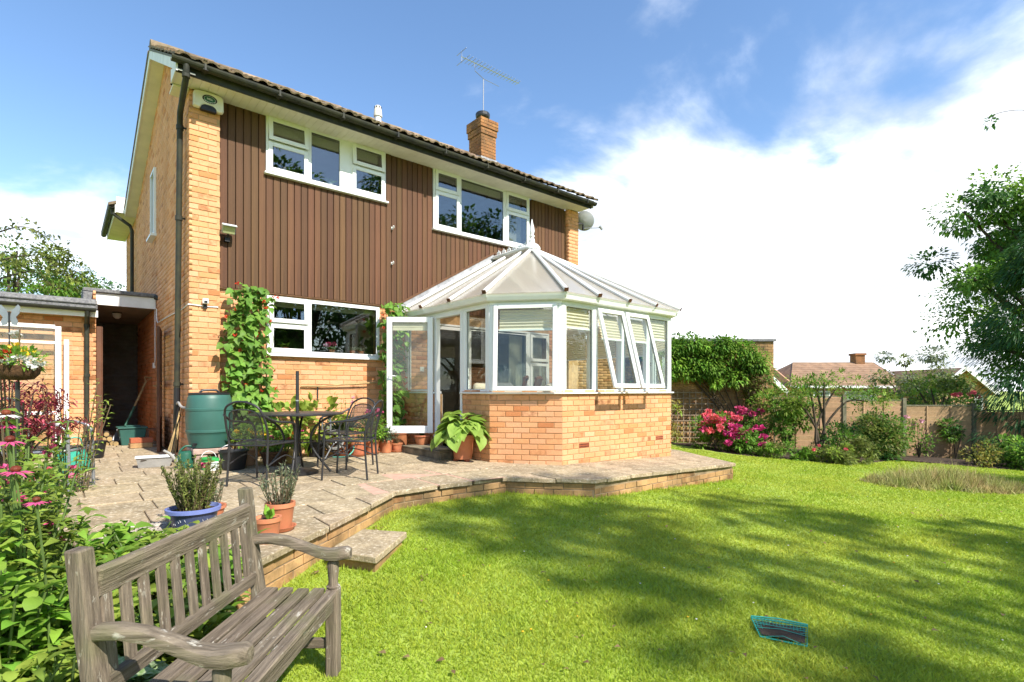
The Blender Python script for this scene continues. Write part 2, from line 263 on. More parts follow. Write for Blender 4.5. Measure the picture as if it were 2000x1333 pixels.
# ---------------------------------------------------------------- mesh helpers
class MB:
    def __init__(s): s.v = []; s.f = []; s.n = 0
    def add(s, v, f):
        b = s.n; v = [tuple(p) for p in v]; s.v += v; s.f += [tuple(i+b for i in q) for q in f]; s.n += len(v); return s
    def box(s, x0, x1, y0, y1, z0, z1):
        return s.add([(x0,y0,z0),(x1,y0,z0),(x1,y1,z0),(x0,y1,z0),(x0,y0,z1),(x1,y0,z1),(x1,y1,z1),(x0,y1,z1)],
                     [(0,3,2,1),(4,5,6,7),(0,1,5,4),(1,2,6,5),(2,3,7,6),(3,0,4,7)])
    def tbox(s, M, x0, x1, y0, y1, z0, z1):       # box through a matrix
        t = MB().box(x0, x1, y0, y1, z0, z1); return s.add([M @ Vector(p) for p in t.v], t.f)
    def bar(s, p, q, wd, h, up=(0, 0, 1), taper=1.0):
        p, q = Vector(p), Vector(q); d = (q-p).normalized(); up = Vector(up)
        if abs(d.dot(up)) > .98: up = Vector((1, 0, 0))
        sd = d.cross(up).normalized(); u2 = sd.cross(d)
        r = []
        for c, k in ((p, 1), (q, taper)):
            for a, b in ((-1,-1),(1,-1),(1,1),(-1,1)): r.append(c+sd*(a*wd/2*k)+u2*(b*h/2*k))
        return s.add(r, [(3,2,1,0),(4,5,6,7),(0,1,5,4),(1,2,6,5),(2,3,7,6),(3,0,4,7)])
    def tube(s, pts, r, n=8, caps=True):
        pts = [Vector(p) for p in pts]; m = len(pts)
        rs = r if hasattr(r, '__len__') else [r]*m
        vs_, prev = [], None
        for i, p in enumerate(pts):
            d = (pts[min(i+1, m-1)]-pts[max(i-1, 0)]).normalized()
            if prev is None:
                a = Vector((0,0,1)) if abs(d.z) < .9 else Vector((1,0,0)); sd = d.cross(a).normalized()
            else:
                sd = prev-d*prev.dot(d)
                sd = sd.normalized() if sd.length > 1e-6 else d.orthogonal().normalized()
            prev = sd; u2 = d.cross(sd)
            for k in range(n):
                an = 2*pi*k/n; vs_.append(p+sd*(math.cos(an)*rs[i])+u2*(math.sin(an)*rs[i]))
        fs = [(i*n+k, i*n+(k+1) % n, (i+1)*n+(k+1) % n, (i+1)*n+k) for i in range(m-1) for k in range(n)]
        if caps: fs += [tuple(range(n))[::-1], tuple((m-1)*n+k for k in range(n))]
        return s.add(vs_, fs)
    def lathe(s, prof, c=(0, 0, 0), n=24, closed=True):
        c = Vector(c); vs_ = [c+Vector((r*math.cos(2*pi*k/n), r*math.sin(2*pi*k/n), z)) for r, z in prof for k in range(n)]
        m = len(prof)
        fs = [(i*n+k, i*n+(k+1) % n, (i+1)*n+(k+1) % n, (i+1)*n+k) for i in range(m-1) for k in range(n)]
        if closed: fs += [tuple(range(n))[::-1], tuple((m-1)*n+k for k in range(n))]
        return s.add(vs_, fs)
    def prism(s, pts, ext):
        pts = [Vector(p) for p in pts]; e = Vector(ext); n = len(pts)
        return s.add(pts+[p+e for p in pts], [tuple(range(n))[::-1], tuple(range(n, 2*n))]+[(i, (i+1) % n, n+(i+1) % n, n+i) for i in range(n)])
    def quad(s, *p): return s.add(p, [tuple(range(len(p)))])
    def blob(s, c, r, n=8, m=5, jit=0., sq=(1, 1, 1)):
        c = Vector(c); vs_ = [c+Vector((0, 0, -r*sq[2]))]
        for j in range(1, m):
            for k in range(n):
                a = pi*j/m; b = 2*pi*k/n; rr = r*(1+random.uniform(-jit, jit))
                vs_.append(c+Vector((rr*sq[0]*math.sin(a)*math.cos(b), rr*sq[1]*math.sin(a)*math.sin(b), -rr*sq[2]*math.cos(a))))
        vs_.append(c+Vector((0, 0, r*sq[2])))
        fs = [(0, 1+(k+1) % n, 1+k) for k in range(n)]
        for j in range(m-2): fs += [(1+j*n+k, 1+j*n+(k+1) % n, 1+(j+1)*n+(k+1) % n, 1+(j+1)*n+k) for k in range(n)]
        t = len(vs_)-1; fs += [(1+(m-2)*n+k, 1+(m-2)*n+(k+1) % n, t) for k in range(n)]
        return s.add(vs_, fs)
    def build(s, name, m, parent=None, smooth=False, bevel=0., loc=None):
        base = Vector((0, 0, 0)); r = parent
        while r is not None: base += r.location if not r.get('_unrot') else r.location; r = r.parent
        if loc is not None: base = Vector(loc)
        me = bpy.data.meshes.new(name); me.from_pydata([tuple(Vector(p)-base) for p in s.v], [], s.f)
        return finish(me, name, m, parent, smooth, bevel, loc)
def finish(me, name, m, parent=None, smooth=False, bevel=0., loc=None):
    me.materials.append(MATS[m] if isinstance(m, str) else m)
    if smooth: me.shade_smooth() if smooth is True else me.set_sharp_from_angle(angle=rad(smooth))
    o = bpy.data.objects.new(name, me); COL.objects.link(o)
    if loc is not None: o.location = loc
    if parent is not None: o.parent = parent
    if bevel:
        b = o.modifiers.new('bevel', 'BEVEL'); b.width = bevel; b.segments = 1; b.limit_method = 'ANGLE'
    return o
def thing(name, label, cat, loc=(0, 0, 0), rotz=0, group=None):
    o = bpy.data.objects.new(name, None); COL.objects.link(o); o.empty_display_size = .1
    o.location = loc; o.rotation_euler = (0, 0, rotz); o['label'] = label; o['category'] = cat; o['kind'] = 'thing'
    if group: o['group'] = group
    return o
def tag(o, label=None, cat=None, group=None, kind=None):
    for k, v in (('label', label), ('category', cat), ('group', group), ('kind', kind)):
        if v: o[k] = v
    return o
def copy_tree(o, parent=None):
    c = o.copy(); COL.objects.link(c); c.parent = parent
    for ch in list(o.children): copy_tree(ch, c)
    return c
def lmb(): return MB()
def npmesh(name, V, Fq, m, parent=None, loc=None):
    """numpy verts (N,3), faces list of arrays with equal corner count"""
    me = bpy.data.meshes.new(name); base = Vector((0, 0, 0)); r = parent
    while r is not None: base += r.location; r = r.parent
    if loc is not None: base = Vector(loc)
    V = np.asarray(V, np.float32)-np.array(base, np.float32)
    k = Fq.shape[1]; nf = len(Fq)
    me.vertices.add(len(V)); me.vertices.foreach_set('co', V.ravel())
    me.loops.add(nf*k); me.loops.foreach_set('vertex_index', Fq.astype(np.int32).ravel())
    me.polygons.add(nf); me.polygons.foreach_set('loop_start', np.arange(0, nf*k, k, dtype=np.int32)); me.polygons.foreach_set('loop_total', np.full(nf, k, np.int32))
    me.update(calc_edges=True); me.validate()
    return finish(me, name, m, parent, loc=loc)
def unit(a): return a/np.maximum(np.linalg.norm(a, axis=1, keepdims=True), 1e-9)
def leaves(P, D, L, Wd, fold=.25, droop=.2, N=None):
    """folded pointed leaves: 6 verts, 4 tris each"""
    n = len(P); P = np.asarray(P, float); D = unit(np.asarray(D, float)); L = np.broadcast_to(L, n)[:, None]; Wd = np.broadcast_to(Wd, n)[:, None]
    up = np.tile([0, 0, 1.], (n, 1)) if N is None else np.asarray(N, float)
    up = up+RNG.normal(0, .25, (n, 3)); S = np.cross(D, up); bad = np.linalg.norm(S, axis=1) < 1e-3; S[bad] = [1, 0, 0]; S = unit(S); U = np.cross(S, D)
    mid = P+D*L*.42+U*L*.04; tip = P+D*L-np.array([0, 0, 1.])*L*droop
    l1 = P+D*L*.36+S*Wd*.5+U*Wd*fold; r1 = P+D*L*.36-S*Wd*.5+U*Wd*fold
    V = np.stack([P, l1, mid, r1, tip], 1).reshape(-1, 3)
    b = (np.arange(n)*5)[:, None]
    F = np.concatenate([b+[0, 2, 1], b+[1, 2, 4], b+[0, 3, 2], b+[2, 3, 4]], 0)
    return V, F
def bigleaves(P, D, L, Wd, fold=.12, droop=.25, N=None):
    """oval leaves with a curved midrib: 11 verts, 12 tris each"""
    n = len(P); P = np.asarray(P, float); D = unit(np.asarray(D, float)); L = np.broadcast_to(L, n)[:, None]; Wd = np.broadcast_to(Wd, n)[:, None]
    up = np.tile([0, 0, 1.], (n, 1)) if N is None else np.asarray(N, float)
    up = up+RNG.normal(0, .25, (n, 3)); S = np.cross(D, up); bad = np.linalg.norm(S, axis=1) < 1e-3; S[bad] = [1, 0, 0]; S = unit(S); U = np.cross(S, D); Z = np.array([0, 0, 1.])
    c = lambda t: P+D*L*t+U*L*.10*math.sin(pi*t)-Z*L*droop*t*t
    r = [c(0), c(.25), c(.5), c(.78), c(1.0)]
    for s in (1, -1):
        for t, wv in ((.16, .78), (.42, 1.0), (.74, .62)): r.append(c(t)+S*s*Wd*.5*wv+U*Wd*fold*wv)
    V = np.stack(r, 1).reshape(-1, 3); b = (np.arange(n)*11)[:, None]
    T = [(0, 1, 5), (1, 6, 5), (1, 2, 6), (2, 7, 6), (2, 3, 7), (3, 4, 7), (0, 8, 1), (1, 8, 9), (1, 9, 2), (2, 9, 10), (2, 10, 3), (3, 10, 4)]
    return V, np.concatenate([b+list(t) for t in T], 0)
def diamonds(P, D, L, Wd, N=None):
    n = len(P); P = np.asarray(P, float); D = unit(np.asarray(D, float)); L = np.broadcast_to(L, n)[:, None]; Wd = np.broadcast_to(Wd, n)[:, None]
    R_ = RNG.normal(0, 1, (n, 3)) if N is None else np.asarray(N, float)+RNG.normal(0, .3, (n, 3)); S = unit(np.cross(D, R_)); U = np.cross(S, D)
    V = np.stack([P-D*L*.5, P+S*Wd*.5+U*Wd*.15, P+D*L*.5, P-S*Wd*.5+U*Wd*.15], 1).reshape(-1, 3)
    b = (np.arange(n)*4)[:, None]
    return V, np.concatenate([b+[0, 1, 2], b+[0, 2, 3]], 0)
class LB:                                       # collects leaf clouds into one mesh
    def __init__(s): s.V = []; s.F = []; s.n = 0
    def add(s, VF):
        V, F = VF; s.V.append(V); s.F.append(F+s.n); s.n += len(V); return s
    def build(s, name, m, parent=None, loc=None): return npmesh(name, np.concatenate(s.V), np.concatenate(s.F), m, parent, loc)
def rnd_dirs(n, up=0., lo=-1.): 
    d = RNG.normal(0, 1, (n, 3)); d = unit(d); d[:, 2] += up; return unit(d)
def clump_points(n, c, r, shell=.55):
    d = rnd_dirs(n); rr = (shell+(1-shell)*RNG.random(n)**.6)[:, None]
    return np.array(c)+d*rr*np.array(r), d

# ---------------------------------------------------------------- bricks
BL, BH, BG = .215, .065, .010
_bm = MB(); x_, y_, z_, e_ = BL/2, .0175, BH/2, .003
# face at y=0 (outward -y), chamfered front, 18 faces' worth of edges kept cheap
_bm.add([(-x_+e_,0,-z_+e_),(x_-e_,0,-z_+e_),(x_-e_,0,z_-e_),(-x_+e_,0,z_-e_),(-x_,e_,-z_),(x_,e_,-z_),(x_,e_,z_),(-x_,e_,z_),(-x_,.035,-z_),(x_,.035,-z_),(x_,.035,z_),(-x_,.035,z_)],
        [(0,1,2,3),(0,4,5,1),(1,5,6,2),(2,6,7,3),(3,7,4,0),(4,8,9,5),(5,9,10,6),(6,10,11,7),(7,11,8,4)])
BRICK_ME = {}
def brick_mesh(m):
    if m not in BRICK_ME:
        me = bpy.data.meshes.new('brick'); me.from_pydata(_bm.v, [], _bm.f); me.materials.append(MATS[m]); BRICK_ME[m] = me
    return BRICK_ME[m]
def brick_layout(p0, dirx, length, z0, z1, holes=(), off=0., top=None, jit=.0016):
    """list of (x,y,z,rotz,lenscale); face lies on the line p0 + t*dirx, outward to the right of dirx"""
    out = []; dx, dy = dirx; rz = math.atan2(dy, dx); k0 = math.floor(z0/.075)
    k = k0
    while k*.075 < z1-.005:
        zc = k*.075+.0375; lo = -((k % 2)*.1125+off)
        t = lo
        while t < length:
            a, b = max(t, 0), min(t+BL, length)
            segs = [(a, b)]
            for (h0, h1, hz0, hz1) in holes:
                if hz0 < zc < hz1:
                    ns = []
                    for (a_, b_) in segs:
                        if b_ <= h0 or a_ >= h1: ns.append((a_, b_))
                        else:
                            if a_ < h0: ns.append((a_, h0))
                            if b_ > h1: ns.append((h1, b_))
                    segs = ns
            for (a_, b_) in segs:
                if b_-a_ > .035 and (top is None or zc+.03 < top((a_+b_)/2)) and zc > z0-.02:
                    m = (a_+b_)/2; j = random.uniform(-jit, jit)
                    out.append((p0[0]+dx*m+dy*j, p0[1]+dy*m-dx*j, zc, rz, (b_-a_)/BL))
            t += BL+BG
        k += 1
    return out
def place_bricks(lst, m, parent, name='brick', maxn=300):
    base = Vector((0, 0, 0)); r = parent
    while r is not None: base += r.location; r = r.parent
    me = brick_mesh(m)
    for (x, y, z, rz, sx) in lst[:maxn]:
        o = bpy.data.objects.new(name, me); COL.objects.link(o); o.parent = parent
        o.location = Vector((x, y, z))-base; o.rotation_euler = (0, 0, rz); o.scale = (sx, 1, 1)
    if len(lst) > maxn: join_bricks(lst[maxn:], m, parent, name)
def join_bricks(lst, m, parent, name='brick'):
    T = np.array(_bm.v); n = len(lst); A = np.array(lst); cs, sn = np.cos(A[:, 3])[:, None], np.sin(A[:, 3])[:, None]
    lx = T[None, :, 0]*A[:, 4][:, None]; ly = np.broadcast_to(T[None, :, 1], lx.shape)
    V = np.stack([A[:, 0][:, None]+lx*cs-ly*sn, A[:, 1][:, None]+lx*sn+ly*cs, A[:, 2][:, None]+T[None, :, 2]], 2).reshape(-1, 3)
    Fb = np.array(_bm.f); F = (Fb[None]+(np.arange(n)*len(T))[:, None, None]).reshape(-1, 4)
    o = npmesh(name, V, F, m, parent); o['kind'] = 'stuff'; return o
# ================================================================ HOUSE
HX1 = 7.55
house = thing('house', 'two storey buff brick house with brown timber cladding and tiled roof', 'house', (0, 0, 0))
def zroof(y):
    if y < 2.2: return 5.10+(y+.45)*(6.50-5.10)/2.65
    return 6.50-(y-2.2)*1.40/4.4
def wall_with_holes(b, axis, a0, a1, z0, z1, holes, t0, t1):
    xs = sorted({a0, a1, *[h[0] for h in holes], *[h[1] for h in holes]}); xs = [x for x in xs if a0 <= x <= a1]
    for x0, x1 in zip(xs, xs[1:]):
        zs = sorted([(h[2], h[3]) for h in holes if h[0] <= x0+1e-6 and h[1] >= x1-1e-6]); z = z0
        for h0, h1 in zs+[(z1, z1)]:
            if h0 > z+1e-6:
                if axis == 'x': b.box(x0, x1, t0, t1, z, h0)
                else: b.box(t0, t1, x0, x1, z, h0)
            z = max(z, h1)
W1 = (.98, 2.88, 4.14, 4.985); W2 = (3.815, 6.15, 3.88, 4.985); LW = (1.0, 2.78, 1.50, 2.36)
CO = (3.85, 6.75, .06, 2.18)
YC, YL = .10, .13                                     # cladding face, lower wall face
b = MB(); wall_with_holes(b, 'x', .36, 7.21, -.3, 2.40, [LW, CO], YL+.008, .36); b.build('front_wall', 'mortar', house)
b = MB(); wall_with_holes(b, 'x', .37, 7.21, 2.41, 4.96, [W1, W2], YC+.024, .36); b.build('cladding_backing', 'cladding', house)
MB().box(.008, .362, .008, .36, -.3, 4.955).build('corner_pier', 'mortar', house); MB().box(7.238, HX1-.008, .008, .36, -.3, 4.955).build('corner_pier', 'mortar', house)
MB().box(HX1-.2, HX1-.008, .37, 6.6, -.3, 4.95).build('right_wall', 'mortar', house); MB().box(.0, 7.5, 6.6, 6.67, -.3, 5.0).build('rear_wall', 'mortar', house)
# side gable wall
SW = (3.24, 3.78, 3.76, 4.95)
b = MB()
ys = [.362, 2.2, 3.24, 3.78, 6.68]
def side_poly(y0, y1, z0, za, zb): b.prism([(.008, y0, z0), (.008, y1, z0), (.008, y1, zb), (.008, y0, za)], (.22, 0, 0))
side_poly(.362, 2.2, -.3, zroof(.362)-.12, zroof(2.2)-.12); side_poly(2.2, 3.24, -.3, zroof(2.2)-.12, zroof(3.24)-.12)
side_poly(3.24, 3.78, -.3, 3.76, 3.76); side_poly(3.24, 3.78, 4.95, zroof(3.24)-.12, zroof(3.78)-.12); side_poly(3.78, 6.68, -.3, zroof(3.78)-.12, zroof(6.68)-.12)
b.box(.03, .25, 6.69, 9.3, -.3, 5.0); b.build('side_wall', 'mortar', house)
# bricks: corner pier and lower wall nearest, then the rest
pier = brick_layout((0, 0), (1, 0), .365, 0, 4.93, off=.0)
low = brick_layout((.365, YL), (1, 0), 2.9, 0, 2.39, holes=[(LW[0]-.365, LW[1]-.365, LW[2], LW[3])])
inner = brick_layout((3.27, YL), (1, 0), .58, .0, 2.39)+brick_layout((6.76, YL), (1, 0), .44, 0, 2.39)
side = brick_layout((0, 6.68), (0, -1), 6.68, 0, 6.45, holes=[(6.68-3.78, 6.68-3.24, 3.76, 4.95)], top=lambda t: zroof(6.68-t)-.14)
rpier = brick_layout((7.235, 0), (1, 0), .315, 2.2, 4.93)
rret = brick_layout((7.235, .11), (0, -1), .11, 2.2, 4.93)
wing = brick_layout((.02, 9.3), (0, -1), 2.6, 2.2, 4.95)
low.sort(key=lambda q: (abs(q[0]-1.9)+abs(q[2]-.9)*.4))
nl = 300-len(pier)
place_bricks(pier+low[:nl], 'brick', house)
join_bricks(low[nl:]+inner+side+rpier+rret+wing, 'brick', house)
# soldier strip below the cladding, DPC
MB().box(.37, 7.21, YC-.004, YL+.01, 2.375, 2.392).build('cladding_trim', 'cladding', house)
# cladding boards
PITCH = .1003
me_b = MB().add([(-.047,0,0),(-.043,-.010,0),(.043,-.010,0),(.047,0,0),(.047,.012,0),(-.047,.012,0)]+[(-.047,0,1),(-.043,-.010,1),(.043,-.010,1),(.047,0,1),(.047,.012,1),(-.047,.012,1)],
    [(5,4,3,2,1,0),(6,7,8,9,10,11)]+[(i,(i+1)%6,6+(i+1)%6,6+i) for i in range(6)])
bme = bpy.data.meshes.new('board'); bme.from_pydata(me_b.v, [], me_b.f); bme.materials.append(MATS['cladding'])
k = 0
while True:
    xc = .378+PITCH*(k+.5); k += 1
    if xc > 7.2: break
    top = 4.955
    for wv in (W1, W2):
        if wv[0]-.03 < xc < wv[1]+.03: top = wv[2]-.002
    o = bpy.data.objects.new('board', bme); COL.objects.link(o); o.parent = house
    o.location = (xc, YC+random.uniform(0, .003), 2.395+random.uniform(-.003, .003)); o.scale = (1, 1, top-2.395)
# upvc windows -----------------------------------------------------
def frame_rect(b, x0, x1, z0, z1, y0, y1, fw):
    b.box(x0, x0+fw, y0, y1, z0, z1); b.box(x1-fw, x1, y0, y1, z0, z1); b.box(x0+fw, x1-fw, y0, y1, z0, z0+fw); b.box(x0+fw, x1-fw, y0, y1, z1-fw, z1)
def window(parent, X0, X1, Z0, Z1, Y, cells, sill=True, gl='glass_window', sillw=.05):
    """cells: (x0,x1,z0,z1,kind,tilt)"""
    b = MB(); frame_rect(b, X0, X1, Z0, Z1, Y-.012, Y+.06, .035)
    xs = sorted({c[0] for c in cells}|{c[1] for c in cells})
    for c in cells:
        pass
    done = set()
    for c in cells:
        for x in (c[0], c[1]):
            if X0+.06 < x < X1-.06 and x not in done: done.add(x)
    dl = sorted(done)
    # mullions fill the gaps between cells
    ed = sorted({(c[0], c[1]) for c in cells})
    for (a0, a1), (b0, b1) in zip(ed, ed[1:]): b.box(a1, b0, Y-.010, Y+.06, Z0+.035, Z1-.035)
    for c in cells:
        for c_ in cells:
            if c_ is not c and c_[0] == c[0] and abs(c_[2]-c[3]) < .06 and c_[2] >= c[3]: b.box(c[0], c[1], Y-.010, Y+.06, c[3], c_[2])
    fr = b.build('window', 'upvc', parent, bevel=.004)
    if sill: MB().box(X0-.03, X1+.03, Y-sillw-.02, Y+.05, Z0-.035, Z0-.002).build('sill', 'upvc', fr, bevel=.006)
    for (x0, x1, z0, z1, kind, tilt) in cells:
        if kind == 'sash':
            M = Matrix.Translation((0, Y-.022, z1)) @ Matrix.Rotation(-tilt, 4, 'X') @ Matrix.Translation((0, -(Y-.022), -z1))
            s = MB(); frame_rect(s, x0-.012, x1+.012, z0-.012, z1+.012, Y-.035, Y-.012, .062); s.v = [tuple(M @ Vector(p)) for p in s.v]
            s.build('sash', 'upvc', fr, bevel=.006)
            g = MB().box(x0+.045, x1-.045, Y-.022, Y-.019, z0+.045, z1-.045); g.v = [tuple(M @ Vector(p)) for p in g.v]; g.build('pane', gl, fr)
            q = MB(); frame_rect(q, x0+.044, x1-.044, z0+.044, z1-.044, Y-.024, Y-.017, .008); q.v = [tuple(M @ Vector(p)) for p in q.v]; q.build('gasket', 'black_plastic', fr)
        else:
            s = MB(); frame_rect(s, x0, x1, z0, z1, Y-.006, Y+.02, .018); s.build('bead', 'upvc', fr)
            MB().box(x0+.017, x1-.017, Y+.004, Y+.008, z0+.017, z1-.017).build('pane', gl, fr)
            q = MB(); frame_rect(q, x0+.0165, x1-.0165, z0+.0165, z1-.0165, Y+.001, Y+.010, .007); q.build('gasket', 'black_plastic', fr)
    return fr
window(house, *W1, YC, [(1.02, 1.57, 4.18, 4.585, 'sash', 0), (1.02, 1.57, 4.625, 4.945, 'sash', .10), (1.62, 2.10, 4.18, 4.945, 'fix', 0),
                        (2.30, 2.84, 4.18, 4.585, 'sash', 0), (2.30, 2.84, 4.625, 4.945, 'sash', .08)])
window(house, *W2, YC, [(3.86, 4.36, 3.92, 4.555, 'sash', 0), (3.86, 4.36, 4.60, 4.945, 'sash', .0), (4.41, 5.46, 3.92, 4.945, 'fix', 0),
                        (5.52, 6.105, 3.92, 4.555, 'sash', 0), (5.52, 6.105, 4.60, 4.945, 'sash', .0)])
window(house, *LW, YL, [(1.04, 1.58, 1.54, 1.93, 'sash', 0), (1.04, 1.58, 1.975, 2.32, 'sash', .05), (1.63, 2.74, 1.54, 2.32, 'fix', 0)])
# side window: deep white surround
b = MB()
for y0, y1, z0, z1 in ((3.24, 3.29, 3.76, 4.95), (3.73, 3.78, 3.76, 4.95), (3.29, 3.73, 4.9, 4.95), (3.29, 3.73, 3.76, 3.81)): b.box(-.035, .06, y0, y1, z0, z1)
sw = b.build('window', 'upvc', house); MB().box(0, .006, 3.29, 3.73, 3.81, 4.9).build('pane', 'glass_window', sw); MB().box(-.09, .05, 3.2, 3.82, 3.715, 3.757).build('sill', 'upvc', sw)
# rooms behind the glass
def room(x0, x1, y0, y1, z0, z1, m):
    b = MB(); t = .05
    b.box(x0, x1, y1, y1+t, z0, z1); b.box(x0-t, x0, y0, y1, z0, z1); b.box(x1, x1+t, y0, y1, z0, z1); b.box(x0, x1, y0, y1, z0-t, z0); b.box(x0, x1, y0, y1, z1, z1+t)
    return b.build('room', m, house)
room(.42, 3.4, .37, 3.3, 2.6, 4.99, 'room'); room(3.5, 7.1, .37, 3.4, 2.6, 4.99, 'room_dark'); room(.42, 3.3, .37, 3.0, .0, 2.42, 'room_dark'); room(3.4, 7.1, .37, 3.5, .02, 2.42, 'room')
def curtain(x0, x1, y, z0, z1, m, parent, name='curtain', n=14, amp=.02):
    b = MB(); P = []
    for i in range(n*2+1):
        x = x0+(x1-x0)*i/(n*2); P.append((x, y+(amp if i % 2 else -amp)))
    for (xa, ya), (xb, yb) in zip(P, P[1:]): b.quad((xa, ya, z0), (xb, yb, z0), (xb, yb, z1), (xa, ya, z1))
    return b.build(name, m, parent)
curtain(5.62, 5.95, .30, 3.7, 4.93, 'curtain', house, n=5); curtain(5.9, 6.3, .42, 3.7, 4.93, 'plaster', house, n=3)
MB().box(4.4, 5.47, .22, .25, 4.83, 4.95).build('blind', 'plaster', house); MB().box(1.05, 2.8, .24, .27, 4.80, 4.95).build('blind', 'plaster', house)
MB().box(1.06, 2.75, .24, .27, 2.22, 2.36).build('blind', 'blind', house)
# soffit boards, fascia, gutter ------------------------------------
EX0, EX1 = -.20, 7.56
x = EX0
while x < EX1-.02:
    x2 = min(x+.1, EX1)
    MB().box(x+.0015, x2-.0015, -.35, .10 if .38 < x < 7.2 else -.002, 4.957, 4.966).build('soffit_board', 'soffit', house); x = x2
MB().box(EX0, EX1, -.35, .1, 4.968, 4.975).build('soffit_backing', 'dark', house)
MB().box(EX0, EX1, -.372, -.352, 4.935, 5.10).build('fascia', 'gutter', house)
def trough(p, q, r, n=9, lip=.006):
    p, q = Vector(p), Vector(q); d = (q-p).normalized(); sd = Vector((-d.y, d.x, 0)); b = MB(); vs_ = []
    for c in (p, q):
        for i in range(n+1):
            a = pi+pi*i/n; vs_.append(c+sd*(math.cos(a)*r)+Vector((0, 0, math.sin(a)*r)))
        for i in range(n, -1, -1):
            a = pi+pi*i/n; vs_.append(c+sd*(math.cos(a)*(r-lip))+Vector((0, 0, math.sin(a)*(r-lip))))
    m = 2*(n+1); b.add(vs_, [(i, (i+1) % m, m+(i+1) % m, m+i) for i in range(m)]+[tuple(range(m))[::-1], tuple(range(m, 2*m))]); return b
gt = trough((EX0-.06, -.437, 5.075), (EX1+.05, -.437, 5.045), .062).build('gutter', 'gutter', house)
for i in range(9):
    xx = .1+i*.9; zg = 5.075-.03*(xx+.26)/8.2
    b = MB(); b.box(xx-.012, xx+.012, -.505, -.372, zg-.072, zg-.060); b.box(xx-.012, xx+.012, -.507, -.499, zg-.07, zg+.012); b.box(xx-.03, xx+.03, -.502, -.374, zg-.066, zg-.06); b.build('gutter_bracket', 'gutter', gt)
# downpipe with swan neck on the side wall
b = MB(); b.tube([(-.10, -.437, 5.03), (-.10, -.437, 4.93), (-.10, -.40, 4.86), (-.085, .12, 4.66), (-.075, .21, 4.58), (-.072, .23, 4.48), (-.072, .47, .95), (-.072, .50, .62), (-.074, .60, .1)], .036, 12)
dp = b.build('downpipe', 'gutter', house, smooth=40)
for z, y in ((4.5, .231), (3.3, .31), (1.05, .465), (4.9, -.42)):
    b = MB(); b.tube([(-.072 if z < 4.8 else -.1, y, z-.03), (-.072 if z < 4.8 else -.1, y, z+.03)], .045, 12); b.box(-.075, .0, y-.02, y-.012, z-.012, z+.012) if z < 4.8 else None; b.build('pipe_collar', 'gutter', dp)
MB().tube([(-.072, .47, 1.0), (-.072, .475, .8), (-.074, .5, .5)], .041, 12).build('rain_diverter', 'black_plastic', dp)
# verge: bargeboards, soffit, tile edge
for (ya, yb, nm) in ((-.40, 2.2, 'bargeboard'), (2.2, 6.68, 'bargeboard')):
    za, zb = zroof(ya), zroof(yb)
    MB().prism([(-.205, ya, za-.19), (-.205, yb, zb-.19), (-.205, yb, zb-.02), (-.205, ya, za-.02)], (.02, 0, 0)).build(nm, 'white_paint', house)
    MB().prism([(-.184, ya, za-.18), (-.184, yb, zb-.18), (-.184, yb, zb-.165), (-.184, ya, za-.165)], (.19, 0, 0)).build('verge_soffit', 'soffit', house)
    MB().prism([(HX1+.022, ya, za-.19), (HX1+.022, yb, zb-.19), (HX1+.022, yb, zb-.02), (HX1+.022, ya, za-.02)], (.02, 0, 0)).build(nm, 'white_paint', house)
MB().prism([(-.207, -.35, 4.945), (-.207, .0, 4.945), (-.207, .0, 5.12), (-.207, -.35, 5.0)], (.016, 0, 0)).build('box_end', 'white_paint', house)
MB().box(-.183, -.003, .002, .30, 4.93, 4.955).build('box_end', 'soffit', house)
# roof and tiles
b = MB()
b.prism([(-.21, -.42, zroof(-.42)-.02), (-.21, 2.2, zroof(2.2)-.02), (-.21, 6.75, zroof(6.75)-.02), (-.21, 6.75, zroof(6.75)-.05), (-.21, 2.2, zroof(2.2)-.06), (-.21, -.42, zroof(-.42)-.05)], (7.80, 0, 0))
b.prism([(-.19, .36, zroof(.36)-.1), (-.19, 6.5, zroof(6.5)-.1), (-.19, 6.5, 4.99), (-.19, .36, 4.99)], (.01, 0, 0)) if 0 else None
roof = b.build('roof', 'felt', house)
pr = [(0, 0), (.045, .002), (.075, .026), (.11, .034), (.145, .026), (.175, .002), (.215, .002), (.25, .020), (.27, .024), (.30, .004)]
slope = math.atan2(1.40, 2.65); GA = .325
tv = []; n_ = len(pr)
for yy, hh in ((0, .034), (.40, .010)):
    for px_, h in pr: tv.append((px_, yy, h+hh))
for yy, hh in ((0, .012), (.40, -.010)):
    for px_, h in pr: tv.append((px_, yy, h+hh))
tf = [(i, i+1, n_+i+1, n_+i) for i in range(n_-1)]+[(2*n_+i+1, 2*n_+i, i, i+1)[::-1] for i in range(n_-1)]+[(0, n_, 3*n_, 2*n_), (n_-1, 3*n_-1, 4*n_-1, 2*n_-1)]
tme = bpy.data.meshes.new('tile'); tme.from_pydata(tv, [], tf); tme.materials.append(MATS['roof_tile'])
for r_ in range(9):
    for c_ in range(26):
        o = bpy.data.objects.new('tile', tme); COL.objects.link(o); o.parent = roof
        s0 = -.06+r_*GA
        o.location = (-.235+c_*.302+random.uniform(-.004, .004), -.45+s0*math.cos(slope)+random.uniform(-.006, .006), 5.10+s0*math.sin(slope)+random.uniform(-.004, .004))
        o.rotation_euler = (slope+random.uniform(-.02, .02), random.uniform(-.012, .012), random.uniform(-.01, .01))
b = MB()
for i in range(420):
    t = random.random(); xx = random.uniform(-.2, 7.5); rr = int(random.random()*9); s0 = -.05+rr*GA+random.uniform(0, .05)
    b.blob((xx, -.45+s0*math.cos(slope), 5.10+s0*math.sin(slope)+.045), random.uniform(.012, .035), 6, 4, .3, (1, 1, .6))
mo = b.build('moss', 'moss', roof); mo['kind'] = 'stuff'
